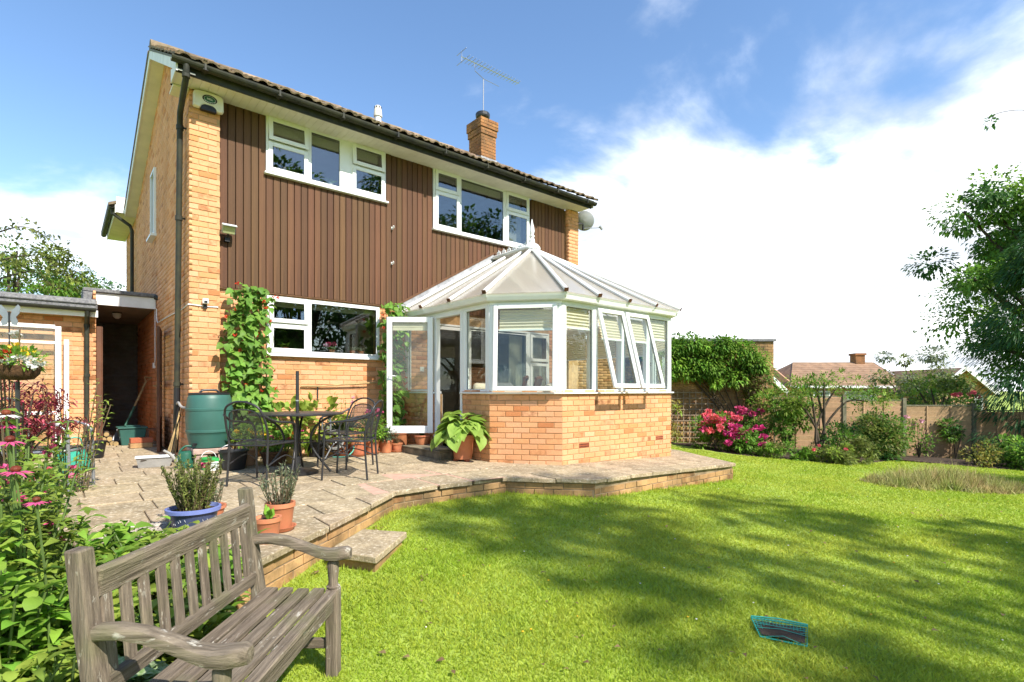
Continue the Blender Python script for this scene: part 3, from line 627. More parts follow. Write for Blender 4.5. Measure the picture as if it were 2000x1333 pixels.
for i in range(17): MB().tube([(-.2+i*.448, 2.2, 6.50), (.255+i*.448, 2.2, 6.505)], [.12, .13], 10).build('ridge_tile', 'roof_tile', roof, smooth=50)
MB().prism([(-.22, 2.3, 6.49), (-.22, 6.8, zroof(6.8)+.02), (-.22, 6.8, zroof(6.8)), (-.22, 2.3, 6.46)], (7.82, 0, 0)).build('rear_tiling', 'roof_tile', roof)
# rear wing eaves
b = MB(); b.box(-.36, .02, 6.66, 6.69, 4.95, 5.30); b.build('wing_box_end', 'white_paint', house)
MB().box(-.36, .02, 6.69, 9.5, 4.95, 4.965).build('wing_soffit', 'soffit', house); MB().box(-.38, -.36, 6.69, 9.5, 4.94, 5.12).build('wing_fascia', 'white_paint', house)
trough((-.445, 9.55, 5.06), (-.445, 6.62, 5.08), .06).build('wing_gutter', 'gutter', house)
b = MB(); b.prism([(-.5, 6.69, 5.09), (3, 6.69, 6.6), (3, 6.69, 6.7), (-.5, 6.69, 5.15)], (0, 2.9, 0)); b.build('wing_roof', 'roof_tile', house)
MB().tube([(-.43, 6.75, 5.02), (-.42, 6.75, 4.93), (-.10, 6.78, 4.72), (-.06, 6.8, 4.62), (-.06, 6.8, 2.5)], .036, 10).build('downpipe', 'gutter', house, smooth=40)
# chimney
CX0, CX1, CY0, CY1 = 6.27, 6.71, 1.92, 2.42
chim = MB().box(CX0+.008, CX1-.008, CY0+.008, CY1-.008, 5.9, 7.40).build('chimney', 'mortar_old', house)
cl = []
for (z0, z1, e) in ((6.15, 7.05, 0), (7.05, 7.20, .022), (7.20, 7.38, .045)):
    x0, x1, y0, y1 = CX0-e, CX1+e, CY0-e, CY1+e
    cl += brick_layout((x0, y0), (1, 0), x1-x0, z0, z1)+brick_layout((x0, y1), (0, -1), y1-y0, z0, z1)+brick_layout((x1, y0), (0, 1), y1-y0, z0, z1)
    if e: MB().box(x0+.008, x1-.008, y0+.008, y1-.008, z0+.003, z1).build('corbel', 'mortar_old', chim)
place_bricks(cl, 'brick_chimney', chim)
b = MB(); b.box(CX0-.02, CX1+.02, CY0-.02, CY0-.002, 6.2, 6.50); b.prism([(CX0-.012, CY0, 6.3), (CX0-.012, CY1, 6.5), (CX0-.012, CY1, 6.72), (CX0-.012, CY0, 6.50)], (.012, 0, 0)); b.box(CX0-.2, CX1+.2, CY0-.2, CY0-.02, 6.33, 6.36); b.build('flashing', 'lead', chim)
b = MB(); b.lathe([(.12, 7.38), (.12, 7.46), (.09, 7.47)], (CX0+.24, CY0+.26, 0), 16); b.build('chimney_pot', 'terracotta', chim)
b = MB(); b.lathe([(.165, 7.57), (.175, 7.60), (.175, 7.66), (.16, 7.68), (.15, 7.66), (.15, 7.59)], (CX0+.24, CY0+.26, 0), 20)
for k in range(4): a = k*pi/2+.5; b.tube([(CX0+.24+.11*math.cos(a), CY0+.26+.11*math.sin(a), 7.44), (CX0+.24+.155*math.cos(a), CY0+.26+.155*math.sin(a), 7.60)], .010, 6)
b.build('cowl', 'metal_black', chim)
# soil vent pipe through the tiles
sv = thing('vent_pipe', 'short white vent pipe with slotted cap standing on the tiled roof', 'vent pipe', (2.79, .2, 5.40))
MB().lathe([(.055, 5.36), (.055, 5.60)], (2.79, .2, 0), 16).build('pipe', 'upvc_grey', sv, smooth=40)
MB().lathe([(.07, 5.585), (.072, 5.60), (.065, 5.67), (.05, 5.76), (.045, 5.765)], (2.79, .2, 0), 16).build('cap', 'soffit', sv, smooth=40)
b = MB()
for k in range(8): a = k*pi/4; b.box(2.79+.053*math.cos(a)-.008, 2.79+.053*math.cos(a)+.008, .2+.053*math.sin(a)-.008, .2+.053*math.sin(a)+.008, 5.72, 5.75)
b.build('slots', 'black_plastic', sv)
# TV aerial
ae = thing('tv_aerial', 'long many-element television aerial on a mast above the chimney', 'aerial', (6.70, 2.44, 7.0))
MB().tube([(6.72, 2.44, 7.05), (6.73, 2.44, 8.72)], .013, 6).build('mast', 'metal_grey', ae)
MB().tube([(6.02, 2.40, 8.98), (7.86, 2.40, 9.02)], .010, 6).build('boom', 'metal_alu', ae)
MB().tube([(6.73, 2.43, 8.72), (6.45, 2.41, 8.80), (6.42, 2.40, 8.97)], .008, 6).build('strut', 'metal_grey', ae); MB().tube([(6.73, 2.43, 8.72), (7.2, 2.41, 8.70)], .006, 6).build('strut', 'metal_grey', ae)
for i in range(18): xx = 6.16+i*.098; MB().tube([(xx, 2.22+i*.004, 8.985+i*.002), (xx, 2.58-i*.004, 8.985+i*.002)], .007, 5).build('element', 'metal_alu', ae)
b = MB(); b.tube([(6.04, 2.2, 9.10), (6.04, 2.6, 9.10)], .008, 5); b.tube([(6.04, 2.2, 8.86), (6.04, 2.6, 8.86)], .008, 5); b.tube([(6.04, 2.4, 8.84), (6.04, 2.4, 9.12)], .01, 5); b.build('reflector', 'metal_alu', ae)
# ---------------------------------------------------------------- fittings
AXf = .215
al = thing('alarm_box', 'cream burglar alarm box with black oval badge high on the brick corner', 'alarm box', (AXf, -.06, 4.66))
prof = [(-.175, 4.72), (-.10, 4.715), (-.08, 4.755), (-.04, 4.775), (.04, 4.775), (.08, 4.755), (.10, 4.715), (.175, 4.72), (.18, 4.74), (.175, 4.915), (.15, 4.935), (.05, 4.947), (-.05, 4.947), (-.15, 4.935), (-.175, 4.915), (-.18, 4.74)]
MB().prism([(AXf+x, -.085, z) for x, z in prof], (0, .08, 0)).build('case', 'soffit', al, bevel=.012)
MB().box(AXf-.09, AXf+.09, -.075, -.01, 4.70, 4.775).build('strobe', 'black_plastic', al)
def oval(rx, rz, y, n=28): return MB().prism([(AXf+.01+rx*math.cos(2*pi*k/n), y, 4.85+rz*math.sin(2*pi*k/n)) for k in range(n)], (0, .003, 0))
oval(.088, .056, -.0885).build('badge', 'black_plastic', al); oval(.069, .041, -.0895).build('badge_line', 'white_paint', al); oval(.066, .038, -.0905).build('badge_centre', 'can_green', al)
def text(s, x, y, z, size, m, parent, rot=(pi/2, 0, 0), name='lettering', ext=.0005):
    c = bpy.data.curves.new(name, 'FONT'); c.body = s; c.size = size; c.align_x = 'CENTER'; c.align_y = 'CENTER'; c.extrude = ext; c.offset = .0006; c.materials.append(MATS[m])
    o = bpy.data.objects.new(name, c); COL.objects.link(o); bpy.context.view_layer.update()
    me = bpy.data.meshes.new_from_object(o.evaluated_get(bpy.context.evaluated_depsgraph_get())); bpy.data.objects.remove(o); o = bpy.data.objects.new(name, me); COL.objects.link(o); base = Vector((0, 0, 0)); r = parent
    while r is not None: base += r.location; r = r.parent
    o.parent = parent; o.location = Vector((x, y, z))-base; o.rotation_euler = rot; return o
text('HILL', AXf+.01, -.0915, 4.85, .036, 'white_paint', al)
for i, ch in enumerate('SECURITY'):
    a = rad(-150+i*17.2); text(ch, AXf+.01+.0785*math.cos(a), -.0895, 4.85+.0485*math.sin(a), .017, 'white_paint', al, rot=(pi/2, -(a+pi/2)*.75, 0))
fl = thing('floodlight', 'small square floodlight with tilted lens at the cladding edge', 'floodlight', (.46, -.04, 3.1))
b = MB(); M = Matrix.Translation((.46, -.05, 3.17)) @ Matrix.Rotation(rad(28), 4, 'X')
b.tbox(M, -.085, .085, -.03, .06, -.06, .065); b.build('housing', 'metal_grey', fl, bevel=.01)
MB().tbox(M, -.072, .072, -.034, -.029, -.05, .045).build('lens', 'spot_lens', fl); MB().tbox(M, -.09, .09, -.06, .0, .062, .072).build('visor', 'upvc_grey', fl)
b = MB(); b.box(.43, .49, .02, .095, 3.02, 3.08); b.bar((.46, .05, 3.05), (.46, -.02, 3.12), .02, .02); b.build('bracket', 'black_plastic', fl)
se = thing('motion_sensor', 'small white motion sensor on the brick corner above the water butt', 'sensor', (.18, -.03, 2.1))
MB().box(.145, .215, -.075, -.02, 2.12, 2.19).build('head', 'upvc', se, bevel=.006); MB().box(.16, .20, -.078, -.074, 2.13, 2.16).build('lens', 'black_plastic', se)
b = MB(); b.box(.16, .2, -.03, 0, 2.06, 2.12); b.build('arm', 'black_plastic', se)
cb_ = MB(); cb_.tube([(.34, -.008, 2.095), (.2, -.01, 2.09), (.03, -.012, 2.10), (-.012, -.012, 2.10), (-.012, .45, 2.085), (-.013, .96, 2.10), (-.013, 2.0, 2.125), (-.013, 2.90, 2.135), (-.013, 3.05, 2.2), (-.013, 3.08, 2.4)], .008, 6)
tag(cb_.build('cable', 'upvc'), 'white cable clipped along the brick wall round the house corner', 'cable')
sd_ = thing('satellite_dish', 'small grey satellite dish on the far right corner of the house', 'satellite dish', (7.58, .03, 4.6))
b = MB(); M = Matrix.Translation((7.72, -.02, 4.79)) @ Matrix.Rotation(rad(38), 4, 'Z') @ Matrix.Rotation(rad(68), 4, 'Y')
t_ = MB().lathe([(.001, -.05), (.08, -.042), (.16, -.02), (.215, .01), (.22, .012), (.21, .014), (.16, -.012), (.08, -.036), (.001, -.044)], n=24, closed=False); b.add([M @ Vector(p) for p in t_.v], t_.f); b.build('dish', 'dish', sd_, smooth=True)
b = MB(); b.bar((7.55, .04, 4.70), (7.70, -.0, 4.74), .03, .03); b.bar((7.70, 0, 4.58), (7.70, 0, 4.85), .03, .03); b.build('bracket', 'metal_black', sd_)
b = MB(); b.tube([(7.70, -.0, 4.62), (8.06, -.22, 4.66)], .009, 6); b.build('arm', 'metal_grey', sd_); MB().tube([(8.03, -.21, 4.69), (8.09, -.23, 4.62)], .03, 10).build('receiver', 'dish', sd_)

for hx_, hz_, lb_ in ((2.99, 3.12, 'lower white hook on the brown cladding above the conservatory eaves'), (2.995, 3.72, 'upper white hook on the brown cladding below the gap between the windows')):
    hk = thing('wall_hook', lb_, 'hook', (hx_, .08, hz_), 0, 'white hooks on the cladding'); MB().tube([(hx_, .09, hz_), (hx_, .03, hz_-.005), (hx_-.01, .015, hz_+.02)], .012, 6).build('hook', 'upvc', hk); MB().box(hx_-.015, hx_+.015, .085, .092, hz_-.02, hz_+.02).build('plate', 'upvc', hk)
# ================================================================ CONSERVATORY
cons = thing('conservatory', 'white framed bay conservatory on a low buff brick wall against the house', 'conservatory', (5.22, -1.5, 0))
KA, KB, KC, KD, KE, KF = [Vector((x, y, 0)) for x, y in ((3.25, .12), (3.25, -2.28), (3.90, -3.05), (6.50, -3.05), (7.15, -2.28), (7.15, .12))]
def sweep(path, prof, closed_prof=True):
    """sweep a (offset_out, z) profile along an open XY path with mitred corners; out = right of travel"""
    path = [Vector((p[0], p[1], 0)) for p in path]; n = len(path); b = MB(); vs_ = []
    nor = []
    for p, q in zip(path, path[1:]): d = (q-p).normalized(); nor.append(Vector((d.y, -d.x, 0)))
    for i, p in enumerate(path):
        if i == 0: m = nor[0]
        elif i == n-1: m = nor[-1]
        else: m = (nor[i-1]+nor[i])/(1+nor[i-1].dot(nor[i]))
        for o, z in prof: vs_.append(p+m*o+Vector((0, 0, z)))
    k = len(prof)
    fs = [(i*k+j, i*k+(j+1) % k, (i+1)*k+(j+1) % k, (i+1)*k+j) for i in range(n-1) for j in range(k)]
    fs += [tuple(range(k)), tuple((n-1)*k+j for j in range(k))[::-1]]
    return b.add(vs_, fs)
J1, J2 = Vector((3.25, -.86, 0)), Vector((3.25, -1.62, 0))
ZS = .915
wp = [(-.008, -.30), (-.008, ZS-.012), (-.14, ZS-.012), (-.14, -.30)]
b = sweep([J2, KB, KC, KD, KE, KF], wp); t_ = sweep([KA, J1], wp); b.add(t_.v, t_.f); b.build('dwarf_wall', 'mortar', cons)
pl = [(-.142, .0), (-.142, ZS-.015), (-.148, ZS-.015), (-.148, .0)]
b = sweep([J2, KB, KC, KD, KE, KF], pl); t_ = sweep([KA, J1], pl); b.add(t_.v, t_.f); b.build('plaster_lining', 'plaster', cons)
def seg(p, q): d = (q-p); return (p.x, p.y), (d.normalized().x, d.normalized().y), d.length
def segbricks(p, q, holes=(), z0=-.15): a, d, l = seg(p, q); return brick_layout(a, d, l, z0, ZS-.01, holes)
airs = [(.335, .55, .15, .225), (2.16, 2.375, .15, .225)]
bl = segbricks(KB, KC)+segbricks(KC, KD, airs)+segbricks(J2, KB)
bl2 = segbricks(KA, J1)+segbricks(KD, KE)+segbricks(KE, KF)
place_bricks(bl, 'brick', cons); join_bricks(bl2+bl[300:] if 0 else bl2, 'brick', cons)
for (a0, a1, z0, z1) in airs:
    b = MB(); b.box(3.9+a0, 3.9+a1, -3.048, -3.03, z0+.006, z1-.006); o = b.build('air_brick', 'brick_red', cons)
    b = MB()
    for r_ in range(2):
        for c_ in range(7): xx = 3.9+a0+.014+c_*.028; zc = z0+.022+r_*.03; b.box(xx, xx+.016, -3.0505, -3.047, zc-.007, zc+.007)
    b.build('vent_holes', 'dark', o)
# sill, eaves beam, gutter
sp_ = [(.045, ZS), (.045, ZS+.022), (-.12, ZS+.03), (-.12, ZS)]
b = sweep([J2, KB, KC, KD, KE, KF], sp_); t_ = sweep([KA, J1], sp_); b.add(t_.v, t_.f); b.build('window_sill', 'upvc', cons, bevel=.004)
sweep([KA, KB, KC, KD, KE, KF], [(.0, 2.15), (.0, 2.235), (-.09, 2.235), (-.09, 2.15)]).build('eaves_beam', 'upvc', cons)
sweep([KA, KB, KC, KD, KE, KF], [(.005, 2.20), (.04, 2.185), (.08, 2.20), (.098, 2.245), (.106, 2.285), (.092, 2.285), (.084, 2.25), (.07, 2.215), (.04, 2.205), (.02, 2.21), (.02, 2.285), (.005, 2.285)]).build('gutter', 'upvc', cons)
def fmat(p, q):
    d = (q-p).normalized(); M = Matrix(((d.x, -d.y, 0, p.x), (d.y, d.x, 0, p.y), (0, 0, 1, 0), (0, 0, 0, 1))); return M
ZW0, ZW1 = ZS+.03, 2.15
def xf(b, M): b.v = [tuple(M @ Vector(p)) for p in b.v]; return b
def post(M, x0, x1): xf(MB().box(x0, x1, -.005, .075, ZW0, ZW1), M).build('post', 'upvc', cons, bevel=.008)
def glaz(M, x0, x1, kind='fix', tilt=0., blind=.30, z0=ZW0, z1=ZW1):
    b = MB(); frame_rect(b, x0, x1, z0, z1, .0, .065, .032); fr = xf(b, M).build('window', 'upvc', cons, bevel=.004)
    if kind == 'sash':
        T = M @ Matrix.Translation((0, -.01, z1-.03)) @ Matrix.Rotation(-tilt, 4, 'X') @ Matrix.Translation((0, .01, -(z1-.03)))
        s = MB(); frame_rect(s, x0+.006, x1-.006, z0+.008, z1-.006, -.045, -.003, .062); xf(s, T).build('sash', 'upvc', fr, bevel=.007)
        a = .066
    else: T = M; a = .034
    y = -.02 if kind == 'sash' else .03
    xf(MB().box(x0+a, x1-a, y, y+.004, z0+a, z1-a), T).build('pane', 'glass', fr)
    q = MB(); frame_rect(q, x0+a-.001, x1-a+.001, z0+a-.001, z1-a+.001, y-.002, y+.006, .006); xf(q, T).build('gasket', 'black_plastic', fr)
    if blind:
        bb = MB(); zt = z1-a; nfold = int(blind/.045)
        for i in range(nfold):
            za, zb = zt-i*.045, zt-(i+.5)*.045; zc = zt-(i+1)*.045
            y2 = .055
            bb.quad((x0+a+.01, y2, za), (x1-a-.01, y2, za), (x1-a-.01, y2+.02, zb), (x0+a+.01, y2+.02, zb)); bb.quad((x0+a+.01, y2+.02, zb), (x1-a-.01, y2+.02, zb), (x1-a-.01, y2, zc), (x0+a+.01, y2, zc))
        xf(bb, T).build('blind', 'blind', fr)
        xf(MB().box(x0+a+.005, x1-a-.005, .05, .085, zt-nfold*.045-.022, zt-nfold*.045), T).build('blind_rail', 'upvc', fr)
    return fr
MA = fmat(KA, KB); LA = (KB-KA).length
post(MA, .02, .09); glaz(MA, .09, .94, blind=.0); post(MA, .94, .985); post(MA, 1.735, 1.80); glaz(MA, 1.80, LA-.07, blind=0); post(MA, LA-.07, LA-.002)
MBm = fmat(KB, KC); LB_ = (KC-KB).length
post(MBm, .004, .055); glaz(MBm, .055, LB_-.06, 'sash', .055, .27); post(MBm, LB_-.06, LB_-.004)
MC = fmat(KC, KD)
post(MC, .004, .05); glaz(MC, .05, .655, blind=.30); post(MC, .655, .70); glaz(MC, .70, 1.30, 'sash', .26, .36); post(MC, 1.30, 1.335); glaz(MC, 1.335, 1.93, 'sash', .26, .36); post(MC, 1.93, 1.965); glaz(MC, 1.965, 2.54, blind=.33); post(MC, 2.54, 2.596)
MD = fmat(KD, KE); post(MD, .004, .05); glaz(MD, .05, LB_-.06, blind=.45); post(MD, LB_-.06, LB_-.004)
ME = fmat(KE, KF); post(ME, .004, .06); glaz(ME, .06, .78, blind=.5); post(ME, .78, .83); glaz(ME, .83, 1.55, blind=.5); post(ME, 1.55, 1.6); glaz(ME, 1.6, 2.3, blind=.5); post(ME, 2.3, 2.38)
# door frame and the open door
b = MB(); b.tbox(MA, .985, 1.03, -.01, .07, .26, 2.15); b.tbox(MA, 1.69, 1.735, -.01, .07, .26, 2.15); b.tbox(MA, 1.03, 1.69, -.01, .07, 2.10, 2.15); b.tbox(MA, .985, 1.735, -.03, .09, .22, .262); b.build('door_frame', 'upvc', cons, bevel=.004)
hx, hy = 3.215, -.88; dd = Vector((-.79, .613, 0)).normalized()
MDo = Matrix(((dd.x, -dd.y, 0, hx), (dd.y, dd.x, 0, hy), (0, 0, 1, 0), (0, 0, 0, 1)))
b = MB(); frame_rect(b, .01, .735, .285, 2.12, -.03, .03, .085); b.tbox(Matrix(), .09, .65, -.028, .028, .36, .40); door = xf(b, MDo).build('door', 'upvc', cons, bevel=.006)
xf(MB().box(.094, .651, -.004, .004, .38, 2.036), MDo).build('pane', 'glass', door)
q = MB(); frame_rect(q, .092, .653, .378, 2.038, -.008, .008, .008); xf(q, MDo).build('gasket', 'black_plastic', door)
b = MB()
for i in range(5): z = 2.03-i*.024; b.tbox(Matrix(), .10, .645, -.02, -.01 if i % 2 else -.006, z-.022, z)
xf(b, MDo).build('blind', 'blind', door)
for s_ in (-1, 1):
    b = MB(); b.box(.675, .705, s_*.03-.006, s_*.03+.006, 1.05, 1.24); b.tube([(.69, s_*.03, 1.19), (.69, s_*.075, 1.19), (.60, s_*.075, 1.19)], .009, 8); xf(b, MDo).build('handle', 'upvc', door)
# polycarbonate roof
ZE, ZR = 2.285, 3.50
EV = [Vector((x, y, ZE)) for x, y in ((3.12, .055), (3.12, -2.33), (3.84, -3.18), (6.555, -3.18), (7.28, -2.33), (7.28, .055))]
H0, H1 = Vector((5.20, .055, ZR)), Vector((5.20, -1.02, ZR))
def lerp(a, b, t): return a+(b-a)*t
bars = [(H0, EV[0]), (lerp(H0, H1, .38), lerp(EV[0], EV[1], .30)), (lerp(H0, H1, .80), lerp(EV[0], EV[1], .64)), (H1, EV[1]), (H1, EV[2])]+[(H1, lerp(EV[2], EV[3], t)) for t in (.25, .5, .75)]+[(H1, EV[3]), (H1, EV[4]), (lerp(H0, H1, .80), lerp(EV[5], EV[4], .64)), (lerp(H0, H1, .38), lerp(EV[5], EV[4], .30)), (H0, EV[5])]
for (a, c), (a2, c2) in zip(bars, bars[1:]):
    nrm_ = (c-a).cross(c2-a).normalized(); nrm_ = nrm_ if nrm_.z > 0 else -nrm_
    pts = [a, c, c2]+([a2] if (a2-a).length > .01 else [])
    MB().prism([p-nrm_*.012 for p in pts], nrm_*.012).build('roof_panel', 'polycarb', cons)
for (a, c) in bars:
    d = (c-a).normalized(); up = Vector((0, 0, 1)); up = (up-d*up.dot(d)).normalized(); s0, s1 = a+d*.10+up*.028, c-d*.0+up*.028
    r_ = MB().bar(s0, s1, .058, .046, up).build('rafter', 'upvc', cons, bevel=.012); MB().bar(s1+d*.001, s1+d*.014, .056, .05, up).build('end_cap', 'wood_brown', r_)
    MB().bar(s0-up*.06, s1-up*.06, .05, .05, up).build('rafter_lining', 'upvc', r_)
b = MB(); b.bar(H0+Vector((0, 0, .05)), H1+Vector((0, -.02, .05)), .16, .06); rg = b.build('ridge', 'upvc', cons, bevel=.015)
MB().lathe([(.15, ZR+.0), (.155, ZR+.03), (.12, ZR+.085), (.06, ZR+.12), (.05, ZR+.15)], (H1.x, H1.y, 0), 20).build('ridge_cap', 'upvc', rg, smooth=40)
MB().lathe([(.05, ZR+.12), (.055, ZR+.15), (.045, ZR+.20), (.03, ZR+.22), (.05, ZR+.24), (.05, ZR+.26), (.03, ZR+.275), (.042, ZR+.31), (.048, ZR+.34), (.038, ZR+.41), (.018, ZR+.49), (.004, ZR+.56)], (H1.x, H1.y, 0), 14).build('finial', 'upvc', rg, smooth=50)
b = MB()
for i in range(6):
    y0 = H1.y+.18+i*.155
    for s_ in (-1, 1): b.tube([(H1.x, y0, ZR+.08), (H1.x, y0+s_*.045, ZR+.10), (H1.x, y0+s_*.05, ZR+.145), (H1.x, y0+s_*.022, ZR+.155), (H1.x, y0+s_*.018, ZR+.13)], .009, 6)
    b.tube([(H1.x, y0, ZR+.08), (H1.x, y0, ZR+.19)], [.012, .004], 6)
b.build('cresting', 'upvc', rg)
for sx_, EVk in ((-1, EV[0]), (1, EV[5])):
    a, c = H0+Vector((0, .022, .075)), EVk+Vector((0, .022, .075))
    MB().bar(a, c, .012, .13, (0, 0, 1)).build('flashing', 'lead', cons); MB().bar(a+Vector((0, .0, .085)), c+Vector((0, .0, .085)), .028, .034, (0, 0, 1)).build('flashing_trim', 'cladding', cons)
# floor and the french windows on the house wall
b = MB(); b.prism([(3.38, .12, .18), (3.38, -2.22, .18), (3.98, -2.92, .18), (6.42, -2.92, .18), (7.01, -2.22, .18), (7.01, .12, .18)], (0, 0, .03)); b.build('floor', 'plaster', cons)
window(house, CO[0], CO[1], .21, CO[3], YL, [(3.91, 4.58, .27, 2.12, 'sash', 0), (4.66, 6.10, .27, 2.12, 'fix', 0), (6.2, 6.69, .27, 1.52, 'sash', 0), (6.2, 6.69, 1.58, 2.12, 'sash', 0)], sill=False, gl='glass')
curtain(5.75, 6.1, .30, .22, 2.1, 'curtain', house, n=6, amp=.025); curtain(6.22, 6.7, .33, .22, 2.1, 'curtain', house, n=7, amp=.025)
MB().box(3.56, 3.64, .118, .131, 1.30, 1.38).build('light_switch', 'upvc', house)
# furniture inside
def armchair(x, y, rz, label):
    t = thing('armchair', label, 'armchair', (0, 0, 0))
    MB().box(-.34, .34, -.36, .30, .0, .30).build('base', 'cane', t, bevel=.05)
    o = MB().box(-.27, .27, -.38, .22, .30, .44).build('seat_cushion', 'cream_cloth', t); 
    o2 = MB().add([(-.36,.16,.25),(.36,.16,.25),(.36,.36,.25),(-.36,.36,.25),(-.30,.26,.88),(.30,.26,.88),(.30,.42,.84),(-.30,.42,.84)], [(0,3,2,1),(4,5,6,7),(0,1,5,4),(1,2,6,5),(2,3,7,6),(3,0,4,7)]).build('backrest', 'cream_cloth', t)
    o3 = MB().box(-.42, -.27, -.34, .34, .02, .58).build('arm', 'cream_cloth', t); o4 = MB().box(.27, .42, -.34, .34, .02, .58).build('arm', 'cream_cloth', t)
    for q in (o, o2, o3, o4):
        m_ = q.modifiers.new('b', 'BEVEL'); m_.width = .055; m_.segments = 3; q.data.shade_smooth()
    t.location = (x, y, .21); t.rotation_euler = (0, 0, rz); return t
armchair(3.78, -1.62, rad(150), 'cream draped armchair beside the open conservatory door'); armchair(4.95, -2.3, rad(20), 'cream draped armchair behind the tilted front windows')
def dining(x, y, rz, label):
    t = thing('dining_chair', label, 'chair', (0, 0, 0), 0, 'dining chairs inside the conservatory')
    MB().box(-.21, .21, -.21, .21, .43, .46).build('seat', 'chair_wood', t, bevel=.008)
    for sx_ in (-.19, .19):
        MB().bar((sx_, -.19, 0), (sx_, -.19, .43), .035, .035).build('leg', 'chair_wood', t); MB().tube([(sx_, .19, 0), (sx_, .19, .45), (sx_, .22, .75), (sx_*.95, .27, .98)], .018, 6).build('leg', 'chair_wood', t)
    MB().tube([(-.2, .27, .97), (0, .295, 1.0), (.2, .27, .97)], .03, 8).build('top_rail', 'chair_wood', t)
    for i in range(4): MB().bar((-.12+i*.08, .205, .5), (-.12+i*.08, .275, .97), .03, .012, (0, 1, 0)).build('slat', 'chair_wood', t)
    t.location = (x, y, .21); t.rotation_euler = (0, 0, rz)
dining(5.05, -.62, rad(-140), 'left one of two brown wooden dining chairs inside the conservatory'); dining(5.55, -.45, rad(-150), 'right one of two brown wooden dining chairs inside the conservatory')
vz = thing('dried_flowers', 'vase of dried cream hydrangea heads in the conservatory window', 'vase', (6.15, -2.7, .94))
MB().lathe([(.05, .945), (.07, 1.0), (.06, 1.08), (.035, 1.12), (.04, 1.14)], (6.15, -2.75, 0), 14).build('vase', 'upvc_grey', vz)
lb = LB()
for i in range(7): c = (6.15+random.uniform(-.1, .1), -2.72+random.uniform(-.08, .08), 1.32+random.uniform(-.08, .1)); P, D = clump_points(60, c, (.06, .06, .05)); lb.add(diamonds(P, D, .03, .03))
lb.build('flower_heads', 'leaf_dry', vz)
b = MB(); [b.tube([(6.15, -2.75, 1.1), (6.15+random.uniform(-.08, .08), -2.73, 1.3)], .003, 4) for i in range(7)]; b.build('stems', 'stem_brown', vz)
# windowsill pots seen in the house windows
def sill_pot(x, y, z, label, kind):
    t = thing('windowsill_plant', label, 'potted plant', (x, y, z)); lb = LB()
    MB().lathe([(.035, z), (.05, z+.07), (.046, z+.07), (.04, z+.06)], (x, y, 0), 12).build('pot', 'terracotta_plain' if kind != 'white' else 'upvc', t)
    n = 26; a = RNG.random(n)*2*pi; D = np.stack([np.cos(a), np.sin(a), RNG.uniform(.3, 1.4, n)], 1)
    P = np.tile([x, y, z+.065], (n, 1)); lb.add(leaves(P, D, RNG.uniform(.08, .16, n), .018 if kind == 'spiky' else .04)); lb.build('leaves', 'leaf_grey' if kind == 'spiky' else 'leaf_bright', t)
    if kind == 'pink':
        l2 = LB()
        for i in range(6): P, D = clump_points(24, (x+random.uniform(-.11, .11), y, z+.15+random.uniform(-.02, .04)), (.035, .03, .03)); l2.add(diamonds(P, D, .03, .028))
        l2.build('flowers', 'fl_pink', t)
sill_pot(2.02, .26, 1.545, 'pink flowering pot plant on the inside sill of the ground floor window', 'pink')
sill_pot(2.36, .26, 1.545, 'larger spiky succulent on the ground floor windowsill', 'spiky'); sill_pot(2.52, .27, 1.545, 'smaller spiky succulent at the right of the ground floor windowsill', 'spiky')
sill_pot(1.30, .26, 1.545, 'trailing green plant in the small left pane of the ground floor window', 'green'); sill_pot(1.98, .22, 4.185, 'white bowl with a lime plant on the upstairs windowsill', 'white'); sill_pot(2.66, .22, 4.185, 'blue green succulent on the upstairs right windowsill', 'spiky')
# ================================================================ OUTBUILDING AND PASSAGE
ob = thing('outbuilding', 'flat roofed buff brick outbuilding at the left edge of the patio', 'outbuilding', (-2.5, 3, 0))
MB().box(-5.2, -.878, 2.608, 6.4, -.2, 2.2).build('wall', 'mortar', ob)
obl = brick_layout((-5.2, 2.6), (1, 0), 4.33, 0, 2.17)
obl.sort(key=lambda q: -q[0]); place_bricks(obl, 'brick', ob)
join_bricks(brick_layout((-.87, 2.6), (0, 1), 3.7, 0, 2.5), 'brick', ob)
b = MB(); b.box(-5.4, -.86, 2.36, 6.4, 2.205, 2.33); b.build('roof', 'felt', ob, bevel=.02); b = MB(); b.prism([(-5.4, 2.33, 2.29), (-5.4, 2.52, 2.29), (-5.4, 2.55, 2.40), (-5.4, 2.37, 2.37)], (4.53, 0, 0)); b.build('felt_edge', 'felt', ob, bevel=.015)
MB().box(-5.4, -.855, 2.37, 2.39, 2.10, 2.204).build('fascia', 'white_paint', ob)
trough((-5.4, 2.31, 2.235), (-.88, 2.31, 2.225), .052).build('gutter', 'gutter', ob)
b = MB(); b.tube([(-.985, 2.31, 2.2), (-.985, 2.33, 2.12), (-.985, 2.52, 2.02), (-.985, 2.54, 1.95), (-.985, 2.54, .02)], .034, 10); dq = b.build('downpipe', 'gutter', ob, smooth=40)
for z in (1.98, 1.2, .45): MB().tube([(-.985, 2.54, z-.025), (-.985, 2.54, z+.025)], .042, 10).build('pipe_collar', 'gutter', dq)
